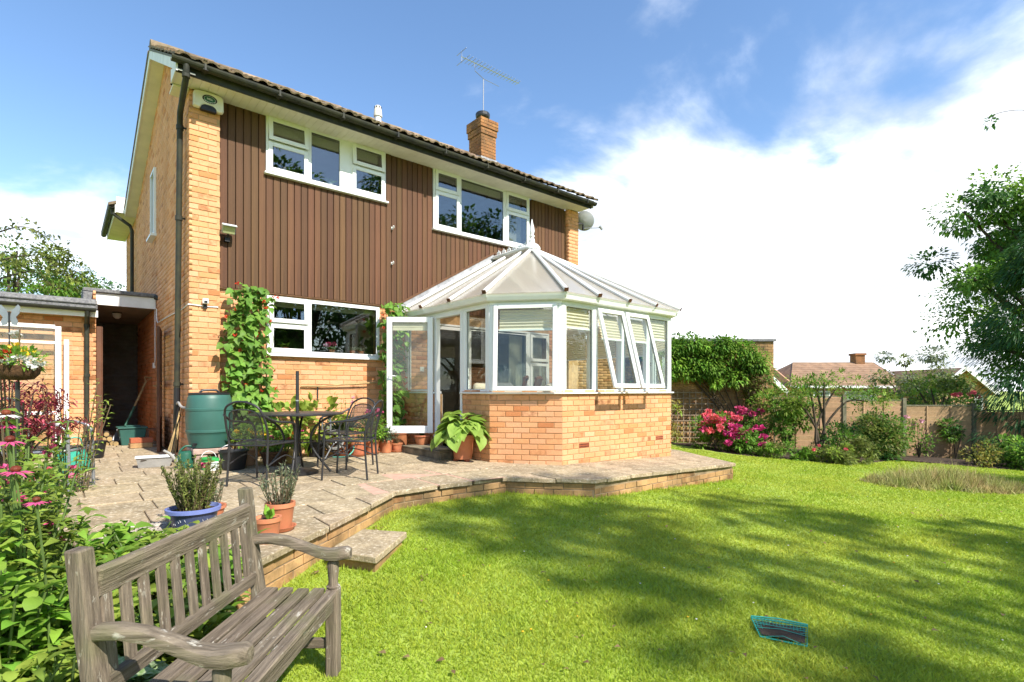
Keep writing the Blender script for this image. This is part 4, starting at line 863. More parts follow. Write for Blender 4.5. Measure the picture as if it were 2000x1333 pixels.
# covered passage between outbuilding and house
ps = thing('covered_passage', 'narrow covered passage with white fascia and brown door between outbuilding and house', 'passage', (-.45, 3.2, 2.4))
MB().box(-.88, -.015, 3.22, 6.4, 2.42, 2.60).build('ceiling', 'room', ps); MB().box(-.86, -.012, 3.19, 3.215, 2.405, 2.60).build('fascia', 'white_paint', ps)  # ceiling colour kept dark so the passage reads as shaded
MB().box(-1.02, -.005, 3.14, 6.4, 2.605, 2.67).build('felt_top', 'felt', ps, bevel=.012); MB().box(-1.02, -.875, 3.12, 3.9, 2.34, 2.60).build('felt_upstand', 'felt', ps, bevel=.012)
MB().tube([(.0, 3.1, 2.60), (-.02, 3.1, 2.60), (.05, 3.02, 2.58)], .045, 10).build('outlet', 'gutter', ps)
ew = thing('passage_end_wall', 'brick wall closing the far end of the passage, coloured dark for shade', 'wall', (-.45, 6.3, 0)); MB().box(-.87, -.0, 6.308, 6.4, -.1, 2.5).build('core', 'room_dark', ew); join_bricks(brick_layout((-.87, 6.3), (1, 0), .87, 0, 2.42), 'room_dark', ew)  # shade put into the colour: wall and bricks darkened to deepen the passage
lt_ = thing('passage_light', 'unlit bulkhead lamp on the passage ceiling', 'lamp', (-.5, 4.2, 2.4)); MB().lathe([(.03, 2.30), (.06, 2.33), (.07, 2.39), (.05, 2.419)], (-.5, 4.2, 0), 14).build('globe', 'upvc_grey', lt_)
MB().lathe([(.075, 2.395), (.08, 2.418)], (-.5, 4.2, 0), 14).build('base', 'black_plastic', lt_)
# brown passage door, swung open against the house wall
dv_ = Vector((-.125, -.80, 0)); L_ = dv_.length; dv_.normalize(); Mp = Matrix(((dv_.x, -dv_.y, 0, -.05), (dv_.y, dv_.x, 0, 2.25), (0, 0, 1, 0), (0, 0, 0, 1)))
b = MB(); frame_rect(b, 0, L_, .03, 1.93, -.02, .02, .11); b.box(.11, L_-.11, -.018, .018, .14, .55); b.box(.11, L_-.11, -.018, .018, 1.0, 1.10); pd = xf(b, Mp).build('door', 'wood_brown', ps, bevel=.004); pd['label'] = 'brown half glazed timber door swung open along the side wall'
xf(MB().box(.11, L_-.11, -.003, .003, 1.1, 1.82), Mp).build('pane', 'glass', pd)
for s_ in (-1, 1):
    b = MB(); b.box(L_-.075, L_-.04, s_*.02-.003, s_*.02+.003, .92, 1.08); b.tube([(L_-.057, s_*.02, 1.03), (L_-.057, s_*.06, 1.03), (L_-.14, s_*.06, 1.03)], .008, 6); xf(b, Mp).build('handle', 'cane', pd)
dfp = MB().box(-.866, -.80, 2.57, 2.66, .0, 1.98).build('door_post', 'wood_brown', ps, bevel=.004); MB().box(-.80, -.785, 2.60, 2.66, .0, 1.98).build('stop', 'wood_brown', dfp)
# glazed aluminium frame leaning on the outbuilding
gf = thing('glazed_frame', 'white aluminium framed glass panel leaning on the outbuilding wall', 'glazed frame', (-1.9, 2.4, 0))
b = MB(); y0, y1 = 2.44, 2.47; b.box(-2.7, -2.66, y0, y1, .04, 1.95); b.box(-1.36, -1.29, y0, y1, .04, 1.93); b.box(-2.66, -1.36, y0, y1, 1.89, 1.95); b.box(-2.66, -1.36, y0, y1, 1.66, 1.70); b.box(-2.66, -1.36, y0, y1, .60, .65); b.box(-2.66, -1.36, y0, y1, .04, .09); b.build('frame', 'upvc', gf, bevel=.004)
MB().box(-2.66, -1.36, 2.452, 2.456, .65, 1.66).build('pane', 'glass', gf); MB().box(-2.66, -1.36, 2.452, 2.456, 1.70, 1.89).build('pane', 'glass', gf); MB().box(-2.66, -1.36, 2.452, 2.456, .09, .60).build('pane', 'glass', gf)
MB().box(-1.26, -1.20, 2.5, 2.53, .04, 1.74).build('rear_stile', 'upvc', gf)
# things in the passage
spd = thing('spade', 'long spade with brown shaft and green handle socket leaning in the passage', 'spade', (-.45, 3.3, 0))
sa, sb2 = Vector((-.47, 3.25, .28)), Vector((-.10, 3.75, 1.12)); 
MB().tube([sa+(sb2-sa)*.45, sb2], .017, 8).build('shaft', 'cane', spd); MB().tube([sa, sa+(sb2-sa)*.47], .020, 8).build('socket', 'can_green', spd)
MB().bar(sa-(sb2-sa)*.25, sa, .18, .012, (0, 1, 0)).build('blade', 'metal_grey', spd); b = MB(); sd2 = Vector((.06, .03, 0)); tp = sb2+(sb2-sa)*.10; b.tube([sb2, tp+sd2], .009, 6); b.tube([sb2, tp-sd2], .009, 6); b.tube([tp-sd2, tp+sd2], .013, 6); b.build('handle', 'cane', spd)
gb = thing('recycling_box', 'dark green plastic recycling box with lid inside the passage', 'box', (-.37, 2.95, .04))
b = MB(); b.add([(-.53,2.75,.04),(-.23,2.75,.04),(-.23,3.10,.04),(-.53,3.10,.04),(-.57,2.71,.32),(-.19,2.71,.32),(-.19,3.14,.32),(-.57,3.14,.32)], [(0,3,2,1),(0,1,5,4),(1,2,6,5),(2,3,7,6),(3,0,4,7),(4,5,6,7)]); b.build('tub', 'butt_green', gb, bevel=.012); MB().box(-.59, -.17, 2.69, 3.16, .322, .35).build('lid', 'butt_green', gb, bevel=.01); MB().box(-.48, -.26, 2.8, 3.05, .35, .37).build('lid_panel', 'butt_green', gb, bevel=.008)
for i, (x, y, z, rz, lbl) in enumerate(((-.31, 2.36, .035, .05, 'lower'), (-.30, 2.37, .115, .02, 'upper'))):
    o = MB().box(-.15, .15, -.10, .10, 0, .078).build('brick_block', 'brick_red' if i else 'brick_old', None, bevel=.006); o.location = (x, y, z); o.rotation_euler = (0, 0, rz); tag(o, f'{lbl} of two red clay blocks stacked by the open door', 'block', 'clay blocks in the passage')
for i, (x, z) in enumerate(((-.80, .075), (-.72, .07), (-.64, .08), (-.76, .15), (-.68, .155), (-.60, .075), (-.72, .23))):
    t = thing('log', ['sawn log on the passage floor near the door post', 'sawn log second along the passage floor', 'sawn log third along the passage floor', 'sawn log upper left of the small stack', 'sawn log upper right of the small stack', 'sawn log at the right end of the small stack', 'topmost sawn log of the small stack'][i], 'log', (x, 2.95, z), 0, 'logs stacked in the passage')
    r_ = random.uniform(.035, .045); y0 = 2.92+random.uniform(-.06, .06)
    MB().tube([(x, y0, z), (x+.02, y0+.35, z)], r_, 10).build('bark', 'bark', t); MB().tube([(x, y0-.002, z), (x, y0, z)], r_*.9, 10).build('cut_end', 'cane', t)
sh = thing('brown_stool', 'low brown wooden stool behind the clay blocks', 'stool', (-.12, 2.45, .03)); b = MB()
MB().box(-.20, -.03, 2.5, 2.75, .30, .325).build('seat', 'wood_brown', sh)
for x, y in ((-.19, 2.52), (-.04, 2.52), (-.19, 2.73), (-.04, 2.73)): MB().box(x-.012, x+.012, y-.012, y+.012, .035, .30).build('leg', 'wood_brown', sh)
wsw = thing('wall_socket', 'white switch box and cable on the side wall in the passage', 'switch', (0, 3.4, 1.3)); MB().box(-.035, -.001, 3.35, 3.45, 1.36, 1.46).build('box', 'upvc', wsw); MB().tube([(-.012, 3.35, 1.4), (-.012, 3.28, 1.5), (-.012, 3.28, 2.4)], .007, 6).build('cable', 'upvc', wsw)
# ================================================================ GROUND
def axis(lo, hi, core0, core1, step, grow=1.25):
    a = list(np.arange(core0, core1, step)); s = step; x = core0
    while x > lo: s *= grow; x -= s; a.insert(0, x)
    s = step; x = a[-1]
    while x < hi: s *= grow; x += s; a.append(x)
    return np.array(a)
U_ = axis(-900, 900, -6, 16, .35); D_ = axis(-900, 1600, -3, 18, .35)
uu, dd_ = np.meshgrid(U_, D_); X_ = CAM.x+uu*RX+dd_*FX; Y_ = CAM.y+uu*RY+dd_*FY; Z_ = zl(X_, Y_)
near = (np.abs(uu) < 20) & (dd_ < 20)
Z_ = Z_+np.where(near, .012*np.sin(X_*1.7+1)*np.cos(Y_*1.3), 0)
nu, nd = len(U_), len(D_); ii, jj = np.meshgrid(np.arange(nu-1), np.arange(nd-1)); q0 = (jj*nu+ii).ravel()
lawn = npmesh('lawn', np.stack([X_, Y_, Z_], 2).reshape(-1, 3), np.stack([q0, q0+1, q0+nu+1, q0+nu], 1), mat('lawn', (.32, .40, .055), .95, .35, 2.5, col2=(.23, .32, .042), bump=.6, bs=50)); lawn['kind'] = 'structure'
# patio ------------------------------------------------------------
PAT = [(-.50, -4.76), (1.287, -3.284), (2.0, -3.27), (2.694, -3.323), (3.385, -4.097), (6.626, -4.104), (7.6, -2.5), (7.6, .12), (0, .12), (0, 6.3), (-.87, 6.3), (-.87, 2.6), (-3.4, 2.6), (-3.4, -.4), (-1.75, -2.5), (-1.40, -3.15), (-.9, -3.95)]
def clip_rect(poly, x0, x1, y0, y1):
    def cl(P, inside, inter):
        out = []
        for a, b_ in zip(P, P[1:]+P[:1]):
            ia, ib = inside(a), inside(b_)
            if ia: out.append(a)
            if ia != ib: out.append(inter(a, b_))
        return out
    ix = lambda v: (lambda a, b_: (v, a[1]+(b_[1]-a[1])*(v-a[0])/(b_[0]-a[0])))
    iy = lambda v: (lambda a, b_: (a[0]+(b_[0]-a[0])*(v-a[1])/(b_[1]-a[1]), v))
    P = poly
    for ins, itr in ((lambda p: p[0] >= x0, ix(x0)), (lambda p: p[0] <= x1, ix(x1)), (lambda p: p[1] >= y0, iy(y0)), (lambda p: p[1] <= y1, iy(y1))):
        if not P: return []
        P = cl(P, ins, itr)
    return P
def area(P): return .5*abs(sum(a[0]*b_[1]-b_[0]*a[1] for a, b_ in zip(P, P[1:]+P[:1])))
def inpoly(x, y, P):
    x = np.asarray(x); y = np.asarray(y); r = np.zeros(x.shape, bool)
    for (x0, y0), (x1, y1) in zip(P, P[1:]+P[:1]):
        c = ((y0 > y) != (y1 > y)); r ^= c & (x < (x1-x0)*(y-y0)/((y1-y0) if y1 != y0 else 1e-9)+x0)
    return r
b = MB(); 
for i in range(-6, 13):
    for j in range(-9, 11):
        P = clip_rect(PAT, i*.7, (i+1)*.7, j*.7, (j+1)*.7)
        if len(P) > 2 and area(P) > 1e-4: b.quad(*[(x, y, zp(x, y)-.014) for x, y in P])
patio = b.build('patio', 'slab_bed'); patio['kind'] = 'structure'
random.seed(21); y = -4.80; row = 0
while y < 6.3:
    h = .45 if row % 3 else .60; x = -3.45-random.random()*.4
    while x < 7.7:
        wd = random.choice((.45, .6, .6, .45)); g = .017 if (.9 < x < 2.6 and -3.8 < y < -2.5) else .0055
        P = clip_rect(PAT, x+g, x+wd-g, y+g, y+h-g); x += wd
        if len(P) < 3 or area(P) < .004: continue
        cxm, cym = sum(p[0] for p in P)/len(P), sum(p[1] for p in P)/len(P)
        if 3.45 < cxm < 7 and -2.0 < cym: continue
        dz = random.uniform(-.004, .004); tx, ty = random.uniform(-.008, .008), random.uniform(-.008, .008)
        if area(P) and sum((p[0]*q[1]-q[0]*p[1]) for p, q in zip(P, P[1:]+P[:1])) < 0: P = P[::-1]
        # drop near-duplicate points
        Q = []
        for p in P:
            if not Q or math.hypot(p[0]-Q[-1][0], p[1]-Q[-1][1]) > .004: Q.append(p)
        if len(Q) > 2 and math.hypot(Q[0][0]-Q[-1][0], Q[0][1]-Q[-1][1]) < .004: Q.pop()
        if len(Q) < 3: continue
        top = [Vector((px, py, zp(px, py)+dz+tx*(px-cxm)+ty*(py-cym))) for px, py in Q]
        MB().prism([p-Vector((0, 0, .048)) for p in top], (0, 0, .048)).build('slab', 'slab', patio, bevel=.005)
    y += h; row += 1
# fresh pink pointing where the edge slabs were relaid
b = MB(); PK = [(1.0, -3.50), (1.285, -3.28), (2.0, -3.268), (2.69, -3.32), (2.75, -2.3), (1.2, -2.3)]
b.quad(*[(x, y, zp(x, y)-.002) for x, y in PK]); b.build('pointing', 'pink_mortar', patio)
# retaining wall along the patio edge
rw = thing('retaining_wall', 'low weathered yellow brick wall under the patio edge', 'wall', (2.7, -3.6, -.3))
def inset(P, o):
    out = []
    for i, p in enumerate(P):
        d1 = Vector(P[i])-Vector(P[i-1]) if i else Vector(P[1])-Vector(P[0]); d2 = Vector(P[i+1])-Vector(P[i]) if i < len(P)-1 else d1
        d1.normalize(); d2.normalize(); n1 = Vector((-d1.y, d1.x)); n2 = Vector((-d2.y, d2.x)); m = (n1+n2)/(1+n1.dot(n2)); out.append((p[0]+m.x*o, p[1]+m.y*o))
    return out
RP = inset([(-.50, -4.76), (1.287, -3.284), (2.0, -3.27), (2.694, -3.323), (3.385, -4.097), (6.626, -4.104), (7.6, -2.5)], .035)
RP[0] = (RP[0][0]+.02, RP[0][1]+.02); b = MB(); wl = []
for (p, q) in zip(RP, RP[1:]):
    p_, q_ = Vector((*p, 0)), Vector((*q, 0)); d = (q_-p_).normalized(); nin = Vector((-d.y, d.x, 0))
    a0, a1 = p_+nin*.008, q_+nin*.008
    za, zb = zp(*p)-.049, zp(*q)-.049
    b.prism([a0+Vector((0, 0, -.7)), a1+Vector((0, 0, -.7)), a1+Vector((0, 0, zb)), a0+Vector((0, 0, za))], nin*.1)
    L = (q_-p_).length; zoff = ((za+zb)/2-.01) % .075
    lay = brick_layout(p, (d.x, d.y), L, -.6, .2, off=random.choice((0, .05, .1)), jit=.006)
    for (x, y, z, rz, s) in lay:
        t = math.hypot(x-p[0], y-p[1])/L; zt = za+(zb-za)*t
        z2 = z+zoff-.075+.0005
        if z2+.033 < zt+.004 and z2 > float(zl(x, y))-.10: wl.append((x, y, z2, rz, s))
b.build('core', 'mortar_old', rw); place_bricks(wl, 'brick_old', rw)
# stepping slab on the lawn
ss = thing('stepping_slab', 'single concrete slab step lying on the lawn below the patio', 'slab', (.52, -4.27, -.26))
cs_ = [(.19, -4.30), (.39, -4.67), (.88, -4.22), (.64, -3.90)]
zt_ = -.195; MB().prism([(x, y, zt_-.05) for x, y in cs_], (0, 0, .05)).build('slab', 'slab', ss, bevel=.006)
MB().prism([(x*.86+.52*.14, y*.86-4.27*.14, -.40) for x, y in cs_], (0, 0, .154)).build('plinth', 'brick_old', ss)
# door step
ds = thing('door_step', 'old weathered timber edged step below the conservatory door', 'step', (3.0, -1.2, 0)); b = MB()
b.box(2.80, 3.235, -1.72, -.62, -.04, .075); b.build('riser', 'wood_step', ds, bevel=.008)
for i in range(4): MB().box(2.79, 3.24, -1.73+i*.278, -1.73+i*.278+.272, .077, .10).build('board', 'wood_step', ds, bevel=.005)
# soil of the borders
def soil_patch(pts, dz, name='border_soil'):
    c = (sum(p[0] for p in pts)/len(pts), sum(p[1] for p in pts)/len(pts)); b = MB(); n = len(pts)
    for a, q in zip(pts, pts[1:]+pts[:1]): b.add([(*c, float(zl(*c))+dz+.03), (*a, float(zl(*a))+dz-.05), (*q, float(zl(*q))+dz-.05)], [(0, 1, 2)])
    return tag(b.build(name, 'soil'), kind='structure')
LBED = [tuple(W(u, d).xy) for u, d in ((-1.42, 3.05), (-1.38, 1.2), (-1.5, .3), (-4.5, 1.5), (-5.5, 5.3), (-4.0, 4.6), (-2.9, 3.75), (-2.2, 3.6))]
RBED = [tuple(W(u, d).xy) for u, d in ((3.3, 13.9), (4.1, 13.3), (5.0, 12.1), (6.2, 11.9), (6.9, 11.3), (8.2, 12.2), (9.6, 13.2), (11.5, 12.6), (13.5, 12.3), (17.5, 13.6), (17, 15.3), (7.3, 15.2), (2.0, 15.2))]
soil_patch(LBED, .05); soil_patch(RBED, .04)
# grass blades -----------------------------------------------------
N = 620000
d = (1.15**.25+RNG.random(N)*(13.8**.25-1.15**.25))**4; u = (RNG.random(N)*2-1)*1.06*d
x = CAM.x+u*RX+d*FX; y = CAM.y+u*RY+d*FY
PATI = PAT
ok = ~inpoly(x, y, PAT) & ~inpoly(x, y, RBED) & ~inpoly(x, y, LBED) & ~inpoly(x, y, cs_) & (x > -2.2) & ~((x > 3.2) & (x < 7.3) & (y > -3.05)) & (u > -1.5)
x, y, u, d = x[ok], y[ok], u[ok], d[ok]; n = len(x); z = zl(x, y)+.012*np.sin(x*1.7+1)*np.cos(y*1.3)
pn = np.sin(x*2.3+np.sin(y*1.9)*2)*np.cos(y*2.7+x*.6)
hgt = RNG.uniform(.013, .031, n)*(1+.3*pn); wd_ = .0035+.0016*d; an = RNG.random(n)*2*pi; la = RNG.random(n)*2*pi; ln = (.3+RNG.random(n)*1.5)*hgt
V = np.empty((n, 3, 3), np.float32); dx, dy = np.cos(an)*wd_/2, np.sin(an)*wd_/2
V[:, 0] = np.stack([x-dx, y-dy, z-.004], 1); V[:, 1] = np.stack([x+dx, y+dy, z-.004], 1); V[:, 2] = np.stack([x+np.cos(la)*ln, y+np.sin(la)*ln, z+hgt], 1)
gr = npmesh('grass', V.reshape(-1, 3), np.arange(n*3).reshape(-1, 3), 'grass'); tag(gr, 'short mown bright green grass of the lawn', 'grass', kind='stuff')
# longer tufts along walls, bench and step
def tufts(name, pts, h, m='grass', label='longer tufts of grass along the wall foot'):
    pts = np.array(pts); n = len(pts); an = RNG.random(n)*2*pi; la = RNG.random(n)*2*pi; hh = h*RNG.uniform(.5, 1.2, n); ln = hh*RNG.random(n)*.9; w_ = .004
    V = np.empty((n, 3, 3), np.float32); dx, dy = np.cos(an)*w_, np.sin(an)*w_
    V[:, 0] = pts-np.stack([dx, dy, 0*dx], 1); V[:, 1] = pts+np.stack([dx, dy, 0*dx], 1); V[:, 2] = pts+np.stack([np.cos(la)*ln, np.sin(la)*ln, hh], 1)
    return tag(npmesh(name, V.reshape(-1, 3), np.arange(n*3).reshape(-1, 3), m), label, 'grass', kind='stuff')
tp_ = []
for (p, q) in zip(RP, RP[1:]):
    L = math.hypot(q[0]-p[0], q[1]-p[1]); dx_, dy_ = (q[0]-p[0])/L, (q[1]-p[1])/L
    for i in range(int(L*260)):
        t = random.random()*L; o = random.random()**1.5*.14+.005; X, Y = p[0]+dx_*t+dy_*o, p[1]+dy_*t-dx_*o; tp_.append((X, Y, float(zl(X, Y))))
for (p, q) in zip(cs_, cs_[1:]+cs_[:1]):
    for i in range(120): t = random.random(); o = random.random()*.06; X, Y = p[0]+(q[0]-p[0])*t+random.uniform(-o, o), p[1]+(q[1]-p[1])*t+random.uniform(-o, o); tp_.append((X, Y, float(zl(X, Y))))
tufts('grass_edge', tp_, .05)
# fallen leaves and buttercups scattered on the lawn
random.seed(5); P = []; Dr = []
for i in range(330):
    d = random.uniform(1.8, 11)**1.0; u = random.uniform(-.95*d if d > 4 else -.75, .98*d); p = G(u, d, .026)
    if inpoly(np.array([p.x]), np.array([p.y]), PAT)[0] or u < -1.2: continue
    P.append(p); 
for i in range(60): t = random.random(); p = Vector((.0+t*.9, -4.33+t*.75, 0)); p += Vector((random.uniform(.0, .16), random.uniform(-.16, .0), 0)); p.z = float(zl(p.x, p.y))+.025; P.append(p)
P = np.array(P); n = len(P); a = RNG.random(n)*2*pi
lv = LB().add(leaves(P, np.stack([np.cos(a), np.sin(a), RNG.uniform(-.1, .5, n)], 1), RNG.uniform(.02, .05, n), RNG.uniform(.012, .028, n)))
tag(lv.build('fallen_leaves', 'leaf_dry'), 'small brown fallen leaves scattered over the lawn', 'leaves', kind='stuff')
b = MB()
for i in range(85):
    d = random.uniform(1.7, 10); u = random.uniform(-.6, .98*d); p = G(u, d, .032)
    if inpoly(np.array([p.x]), np.array([p.y]), PAT)[0]: continue
    b.blob(p, random.uniform(.005, .009), 6, 4, 0, (1, 1, .5))
tag(b.build('buttercups', 'fl_yellow'), 'tiny yellow buttercup heads dotted in the grass', 'flowers', kind='stuff')
b = MB()
for i in range(60):
    d = random.uniform(2, 11); u = random.uniform(-.6, .98*d); p = G(u, d, .03)
    if inpoly(np.array([p.x]), np.array([p.y]), PAT)[0]: continue
    b.blob(p, random.uniform(.004, .008), 6, 4, 0, (1, 1, .5))
tag(b.build('daisies', 'fl_white'), 'tiny white clover heads dotted in the grass', 'flowers', kind='stuff')
# ================================================================ BENCH
for nm, st in (('wood_x', (2.5, 34, 34)), ('wood_y', (34, 2.5, 34)), ('wood_z', (34, 34, 2.5))):
    m = mat(nm, (.235, .188, .136), .9, .4, 1.6, col2=(.070, .052, .036), bump=.9, bs=3, stretch=st, isl=.13, ramp=(.32, .70), detail=9)
    t = m.node_tree; p = [n for n in t.nodes if n.type == 'BSDF_PRINCIPLED'][0]; src = p.inputs['Base Color'].links[0].from_socket
    g = nn(t, 'ShaderNodeTexCoord'); nz = nn(t, 'ShaderNodeTexNoise', ins={'Scale': 26, 'Detail': 4, 'Roughness': .7}); mp_ = nn(t, 'ShaderNodeMapping'); mp_.inputs['Scale'].default_value = tuple(.35 if s < 5 else 1 for s in st); lk(t, g.outputs['Object'], mp_.inputs[0]); lk(t, mp_.outputs[0], nz.inputs['Vector'])
    mr = nn(t, 'ShaderNodeMapRange', ins={1: .60, 2: .68, 3: 0, 4: .85}); lk(t, nz.outputs[0], mr.inputs[0]); mx_ = nn(t, 'ShaderNodeMixRGB'); mx_.inputs[2].default_value = (.46, .43, .36, 1)
    lk(t, mr.outputs[0], mx_.inputs[0]); lk(t, src, mx_.inputs[1])
    n3 = nn(t, 'ShaderNodeTexNoise', ins={'Scale': 5, 'Detail': 5}); lk(t, g.outputs['Object'], n3.inputs['Vector']); m3 = nn(t, 'ShaderNodeMapRange', ins={1: .5, 2: .72, 3: 0, 4: .55}); lk(t, n3.outputs[0], m3.inputs[0])
    m4 = nn(t, 'ShaderNodeMixRGB'); m4.inputs[2].default_value = (.12, .125, .05, 1); lk(t, m3.outputs[0], m4.inputs[0]); lk(t, mx_.outputs[0], m4.inputs[1]); lk(t, m4.outputs[0], p.inputs['Base Color'])
bench = thing('garden_bench', 'weathered grey slatted wooden garden bench at the lawn edge', 'bench', (0, 0, 0))
BLn = 1.04
for x in (.03, BLn-.03):
    MB().box(x-.03, x+.03, -.03, .03, -.09, .37).build('leg', 'wood_z', bench, bevel=.006)
    MB().lathe([(.031, .37), (.033, .378), (.024, .385), (.022, .40), (.026, .45), (.027, .49), (.02, .50), (.028, .507), (.028, .515)], (x, 0, 0), 14).build('turned_post', 'wood_z', bench, smooth=40)
    b = MB(); pts = [(x, .355, -.09), (x, .36, .36), (x, .40, .62), (x, .425, .85)]
    b.add([(px_+sx_*.029, py_+sy_*.025, pz_) for px_, py_, pz_ in pts for sx_, sy_ in ((-1, -1), (1, -1), (1, 1), (-1, 1))], [(i*4+k, i*4+(k+1) % 4, (i+1)*4+(k+1) % 4, (i+1)*4+k) for i in range(3) for k in range(4)]+[(3, 2, 1, 0), (12, 13, 14, 15)])
    b.build('back_post', 'wood_z', bench, bevel=.005)
    # scrolled arm
    prof = [(.40, .592, .048, .046), (.36, .604, .050, .048), (.30, .606, .052, .048), (.22, .594, .055, .048), (.14, .566, .060, .048), (.07, .540, .072, .048), (.02, .530, .088, .052), (-.03, .533, .094, .058), (-.065, .538, .080, .058), (-.085, .536, .046, .048)]
    vs_ = []; n = 10
    for (yy, zz_, ww, hh) in prof:
        for k in range(n): a = 2*pi*k/n; ca, sa_ = math.cos(a), math.sin(a); vs_.append((x+ww/2*math.copysign(abs(ca)**.6, ca), yy, zz_+hh/2*math.copysign(abs(sa_)**.6, sa_)))
    m_ = len(prof); fs = [(i*n+k, (i+1)*n+k, (i+1)*n+(k+1) % n, i*n+(k+1) % n) for i in range(m_-1) for k in range(n)]+[tuple(range(n)), tuple((m_-1)*n+k for k in range(n))[::-1]]
    MB().add(vs_, fs).build('armrest', 'wood_y', bench, smooth=50)
    MB().box(x-.018, x+.018, .03, .34, .27, .335).build('side_rail', 'wood_y', bench, bevel=.004); MB().box(x-.014, x+.014, .03, .34, .08, .125).build('stretcher', 'wood_y', bench, bevel=.004)
MB().box(.06, BLn-.06, -.014, .014, .27, .335).build('front_rail', 'wood_x', bench, bevel=.004)
MB().bar((.06, .402, .735), (BLn-.06, .402, .735), .032, .095, (0, -.14, 1)).build('top_rail', 'wood_x', bench, bevel=.008)
MB().bar((.06, .372, .425), (BLn-.06, .372, .425), .034, .055, (0, -.14, 1)).build('bottom_rail', 'wood_x', bench, bevel=.005)
for i in range(11):
    x = .10+i*(BLn-.20)/10+random.uniform(-.004, .004); MB().bar((x, .377, .44), (x, .400, .70), .046, .014, (0, 1, 0)).build('back_slat', 'wood_z', bench, bevel=.003)
for i, (y0, wv) in enumerate(((-.028, .052), (.045, .058), (.122, .056), (.198, .058), (.272, .062))):
    x0, x1 = (.065, BLn-.065) if i == 0 else (.012, BLn-.012)
    MB().bar((x0, y0+wv/2, .352+random.uniform(-.003, .003)), (x1, y0+wv/2, .352+random.uniform(-.004, .004)), wv, .024).build('seat_slat', 'wood_x', bench, bevel=.004)
MB().box(.34, .40, .285, .315, .3665, .3675).build('name_plate', 'cane', bench)
pb = G(-.862, 1.545); bench.location = (pb.x, pb.y, -.352); bench.rotation_euler = (0, 0, pi/2-TH)

# ================================================================ PATIO FURNITURE
mm = bpy.data.materials.new('steel_mesh'); mm.use_nodes = True; MATS['steel_mesh'] = mm; t = mm.node_tree; t.nodes.clear()
o_ = nn(t, 'ShaderNodeOutputMaterial'); a_ = nn(t, 'ShaderNodeBsdfPrincipled', ins={'Base Color': (.035, .035, .037, 1), 'Roughness': .45}); b_ = nn(t, 'ShaderNodeBsdfTransparent'); ch = nn(t, 'ShaderNodeTexCoord'); wv = nn(t, 'ShaderNodeTexChecker', ins={'Scale': 160}); lk(t, ch.outputs['Object'], wv.inputs['Vector']); ms = nn(t, 'ShaderNodeMixShader'); mp2 = nn(t, 'ShaderNodeMapRange', ins={1: 0, 2: 1, 3: .18, 4: .62}); lk(t, wv.outputs['Fac'], mp2.inputs[0]); lk(t, mp2.outputs[0], ms.inputs[0]); lk(t, a_.outputs[0], ms.inputs[1]); lk(t, b_.outputs[0], ms.inputs[2]); lk(t, ms.outputs[0], o_.inputs[0])
def smooth_pts(pts, n=4):
    pts = [Vector(p) for p in pts]; out = []
    for i in range(len(pts)-1):
        p0, p1, p2, p3 = pts[max(i-1, 0)], pts[i], pts[i+1], pts[min(i+2, len(pts)-1)]
        for k in range(n):
            t = k/n; out.append(.5*((2*p1)+(p2-p0)*t+(2*p0-5*p1+4*p2-p3)*t*t+(3*p1-p0-3*p2+p3)*t**3))
    return out+[pts[-1]]
def make_chair(label):
    t = thing('patio_chair', label, 'chair', (0, 0, 0), 0, 'black metal chairs round the patio table')
    A = [(-.23, .25, 0), (-.225, .22, .43), (-.235, .25, .62), (-.20, .31, .80), (-.10, .335, .865), (0, .34, .88), (.10, .335, .865), (.20, .31, .80), (.235, .25, .62), (.225, .22, .43), (.23, .25, 0)]
    MB().tube(smooth_pts(A), .0115, 8).build('back_frame', 'metal_black', t, smooth=50)
    I = [(-.19, .235, .50), (-.185, .26, .66), (-.15, .30, .77), (0, .315, .80), (.15, .30, .77), (.185, .26, .66), (.19, .235, .50), (0, .228, .485), (-.19, .235, .50)]
    Is = smooth_pts(I, 3); MB().tube(Is, .007, 6).build('inner_frame', 'metal_black', t, smooth=50)
    c = sum((Vector(p) for p in Is), Vector())/len(Is); b = MB()
    for p, q in zip(Is, Is[1:]): b.add([c, p, q], [(0, 1, 2)])
    b.build('back_mesh', 'steel_mesh', t)
    for s in (-1, 1):
        MB().tube(smooth_pts([(s*.222, .30, .745), (s*.262, .15, .675), (s*.275, -.02, .655), (s*.27, -.16, .635), (s*.255, -.215, .57), (s*.245, -.225, .43), (s*.25, -.25, .0)]), .0115, 8).build('arm', 'metal_black', t, smooth=50)
    S = [(-.23, .215, .43), (-.245, 0, .435), (-.24, -.20, .435), (-.18, -.245, .43), (0, -.255, .425), (.18, -.245, .43), (.24, -.2, .435), (.245, 0, .435), (.23, .215, .43), (0, .225, .425), (-.23, .215, .43)]
    Ss = smooth_pts(S, 3); MB().tube(Ss, .010, 8).build('seat_frame', 'metal_black', t, smooth=50)
    b = MB()
    for p, q in zip(Ss, Ss[1:]): b.add([(0, 0, .422), p, q], [(0, 1, 2)])
    b.build('seat_mesh', 'steel_mesh', t)
    for s in (-1, 1): MB().tube(smooth_pts([(s*.245, -.23, .22), (s*.24, -.05, .30), (s*.232, .225, .22)]), .007, 6).build('stretcher', 'metal_black', t)
    return t
TBL = (.86, -1.62)
c1 = make_chair('black metal mesh chair left of the patio table')
def put(o, x, y, face): o.location = (x, y, zp(x, y)); o.rotation_euler = (0, 0, math.atan2(face[1]-y, face[0]-x)+pi/2)
put(c1, .36, -2.02, (.95, -1.55))
c2 = copy_tree(c1); c2['label'] = 'black metal mesh chair right of the patio table and nearest the lawn'; put(c2, 1.27, -2.22, (.72, -1.75))
c3 = copy_tree(c1); c3['label'] = 'black metal mesh chair behind the right hand one, near the terracotta pots'; put(c3, 1.55, -1.42, (.9, -1.68))
